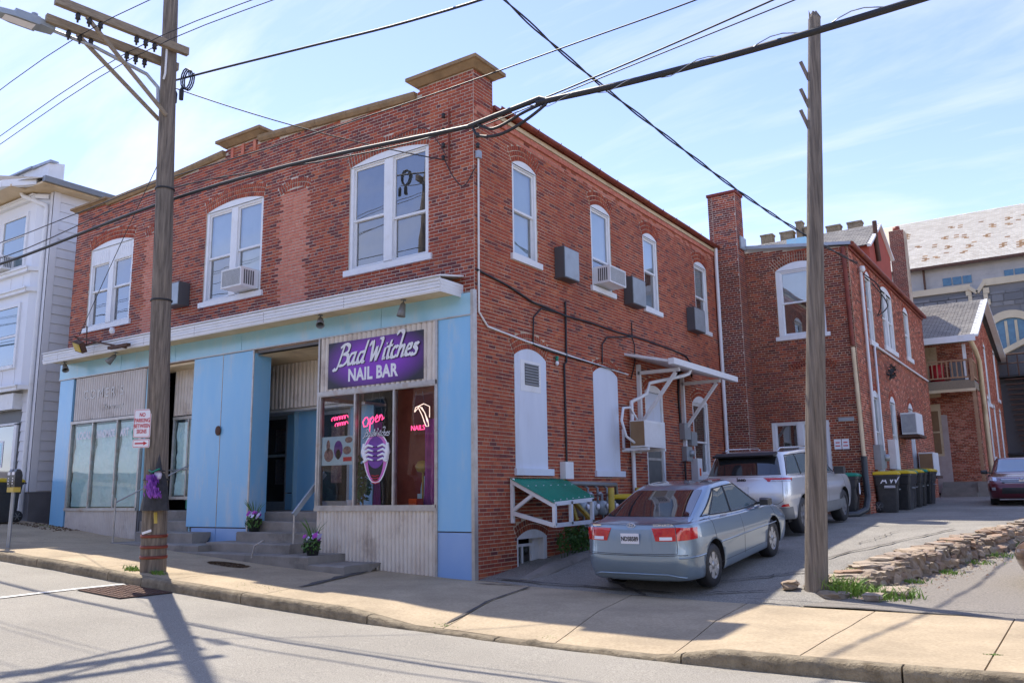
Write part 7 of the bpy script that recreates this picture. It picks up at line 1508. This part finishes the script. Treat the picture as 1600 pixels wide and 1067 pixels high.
simplewin(-17.35,-16.05,8.2,9.7,PBY,LB,.62); simplewin(-18.2,-16.05,5.3,7.0,PBY,LB,.5)
aircon('window_air_conditioner', PBY, -17.3,-16.6,8.15,8.55,.35,'air conditioner in the top window of the white sided building','window air conditioners')
for z in (4.55,7.35,7.95,10.1): b = MB(); b.box(-26,-15.58,BY-.12,BY,z,z+.10); b.box(-26,-15.55,BY-.16,BY,z+.10,z+.15); b.bar((-15.6,BY-.06,z+.08),(BX1,-.04,z+.08),.12,.12); b.build('bay_moulding', M_white, LB)
for u in (-17.4,-16.7,-16.0): 
    for z0, z1 in ((4.75,5.2),(7.45,7.9)): b = MB(); b.pbox(PBY,u-.01,u+.01,z0,z1,.0,.012); b.build('panel_batten', M_white, LB)
b = MB(); b.box(-26,-15.6,-1.0,.0,10.30,10.36); b.box(-15.6,LX+.45,-.6,12,10.30,10.36); b.build('soffit', M_cream, LB)
b = MB(); b.box(-26,-15.9,-1.12,-1.0,10.30,10.50); b.bar((-15.9,-1.05,10.4),(-15.0,-.55,10.42),.16,.2); b.build('gutter', M_white, LB)
b = MB(); b.box(LX+.42,LX+.58,-.6,12,10.34,10.5); b.build('gutter', M_grey, LB)
b = MB(); b.add([(-15.9,-1.05,10.45),(LX+.5,-.6,10.45),(LX+.5,12,10.45),(-18,12,11.2),(-18,-1,11.2)],[(0,1,2,3,4)]); b.build('roof', M_roofd, LB)
pp = MB(); pp.pbox(pmap((0,-.1,0),(1,0,0),(0,-1,0)),-26,-16.3,10.5,11.25,-.2,.0); pp = pp.build('parapet', M_white, LB)
x = -19
while x < -16.6: b = MB(); b.box(x,x+.01,-.12,-.10,10.5,11.2); b.build('parapet_seam', M_grey, pp); x += .3
b = MB(); b.box(-26,-16.25,-.2,.15,11.25,11.31); b.bar((-16.3,-.05,11.27),(-15.3,.0,11.27),.25,.08); b.build('parapet_cap', M_galv, pp)
b = MB(); b.add([(-16.3,-.1,10.5),(-15.4,-.1,10.5),(-15.4,-.1,11.25),(-16.3,-.1,11.25),(-15.2,.25,10.5),(-15.2,.25,11.25)],[(0,1,2,3),(1,4,5,2)]); b.build('parapet_end', M_white, pp)
b = MB(); b.pbox(PL,-24,-15.85,1.75,4.05,.0,.03); shp = b.build('shopfront_frame', M_boxs, LB)
b = MB(); b.add([PL(-24,1.9,.06),PL(-16.1,1.9,.06),PL(-16.1,3.6,.06),PL(-24,3.6,.06)],[(0,1,2,3)]); b.build('pane', M_cgb, shp)
b = MB(); b.pbox(PL,-24,-15.95,3.62,3.68,.03,.09); b.pbox(PL,-16.1,-15.95,1.75,3.65,.03,.09); b.pbox(PL,-24,-15.95,4.05,4.5,.0,.25); b.build('shop_trim', M_white, LB)
b = MB(); b.pbox(PL,-17.6,-16.65,2.45,3.2,.064,.07); b.build('poster_frame', M_let, LB); b = MB(); b.pbox(PL,-17.55,-16.7,2.5,3.15,.0705,.074); b.build('poster_print', M_bluel, LB)
# ================================================================== far side of the street (unseen but for the reflections; row wall kept pale for bounce light)
OB = thing('opposite_building_row', (-5,-20,0), 'long two storey tan rendered building row across the street', 'building')
PO = pmap((0,-19.5,0),(-1,0,0),(0,1,0)); b = MB(); b.box(-34,14,-30,-19.5,-1,7.6); b.build('wall', mat('tan_render', (.50,.44,.36), (.42,.36,.29), .6, .9), OB)
b = MB(); b.box(-34.2,14.2,-30,-19.3,7.6,7.85); b.build('cornice', M_white, OB)
for i in range(14):
    x = -31+i*3.2
    for z0, z1 in ((.9,2.9),(4.4,6.4)): b = MB(); b.box(x,x+1.3,-19.5,-19.42,z0,z1); w = b.build('window', M_white, OB); b = MB(); b.box(x+.1,x+1.2,-19.42,-19.40,z0+.1,z1-.1); b.build('pane', M_bglass, w)
def tree(x, y, h, r, label, seed):
    t = thing('street_tree', (x,y,0), label, 'tree', None); b = MB(); b.tube([(x,y,-.2),(x+.1,y,h*.4),(x-.1,y+.1,h*.75)],[.28,.2,.08],8); b.build('trunk', M_wood, t); foliage(t, (x,y,h*.68), (r,r,h*.32), 5000, M_leaf, name='crown', leaf=.28, seed=seed)
tree(17,-22,8.5,3.4,'leafy street tree across the road at the right end of the opposite row',1); tree(24,-19,7.5,3,'second leafy tree across the road, farther right',2)
tree(24,14,7.5,3.2,'leafy tree beyond the gravel lot, out to the right of the cars',3); tree(26,4,8,3.4,'leafy tree at the far right end of the gravel lot, beyond the brown car',4)
print('objects', len(bpy.data.objects), 'tris', sum(len(p.vertices)-2 for o in bpy.data.objects if o.type == 'MESH' for p in o.data.polygons))
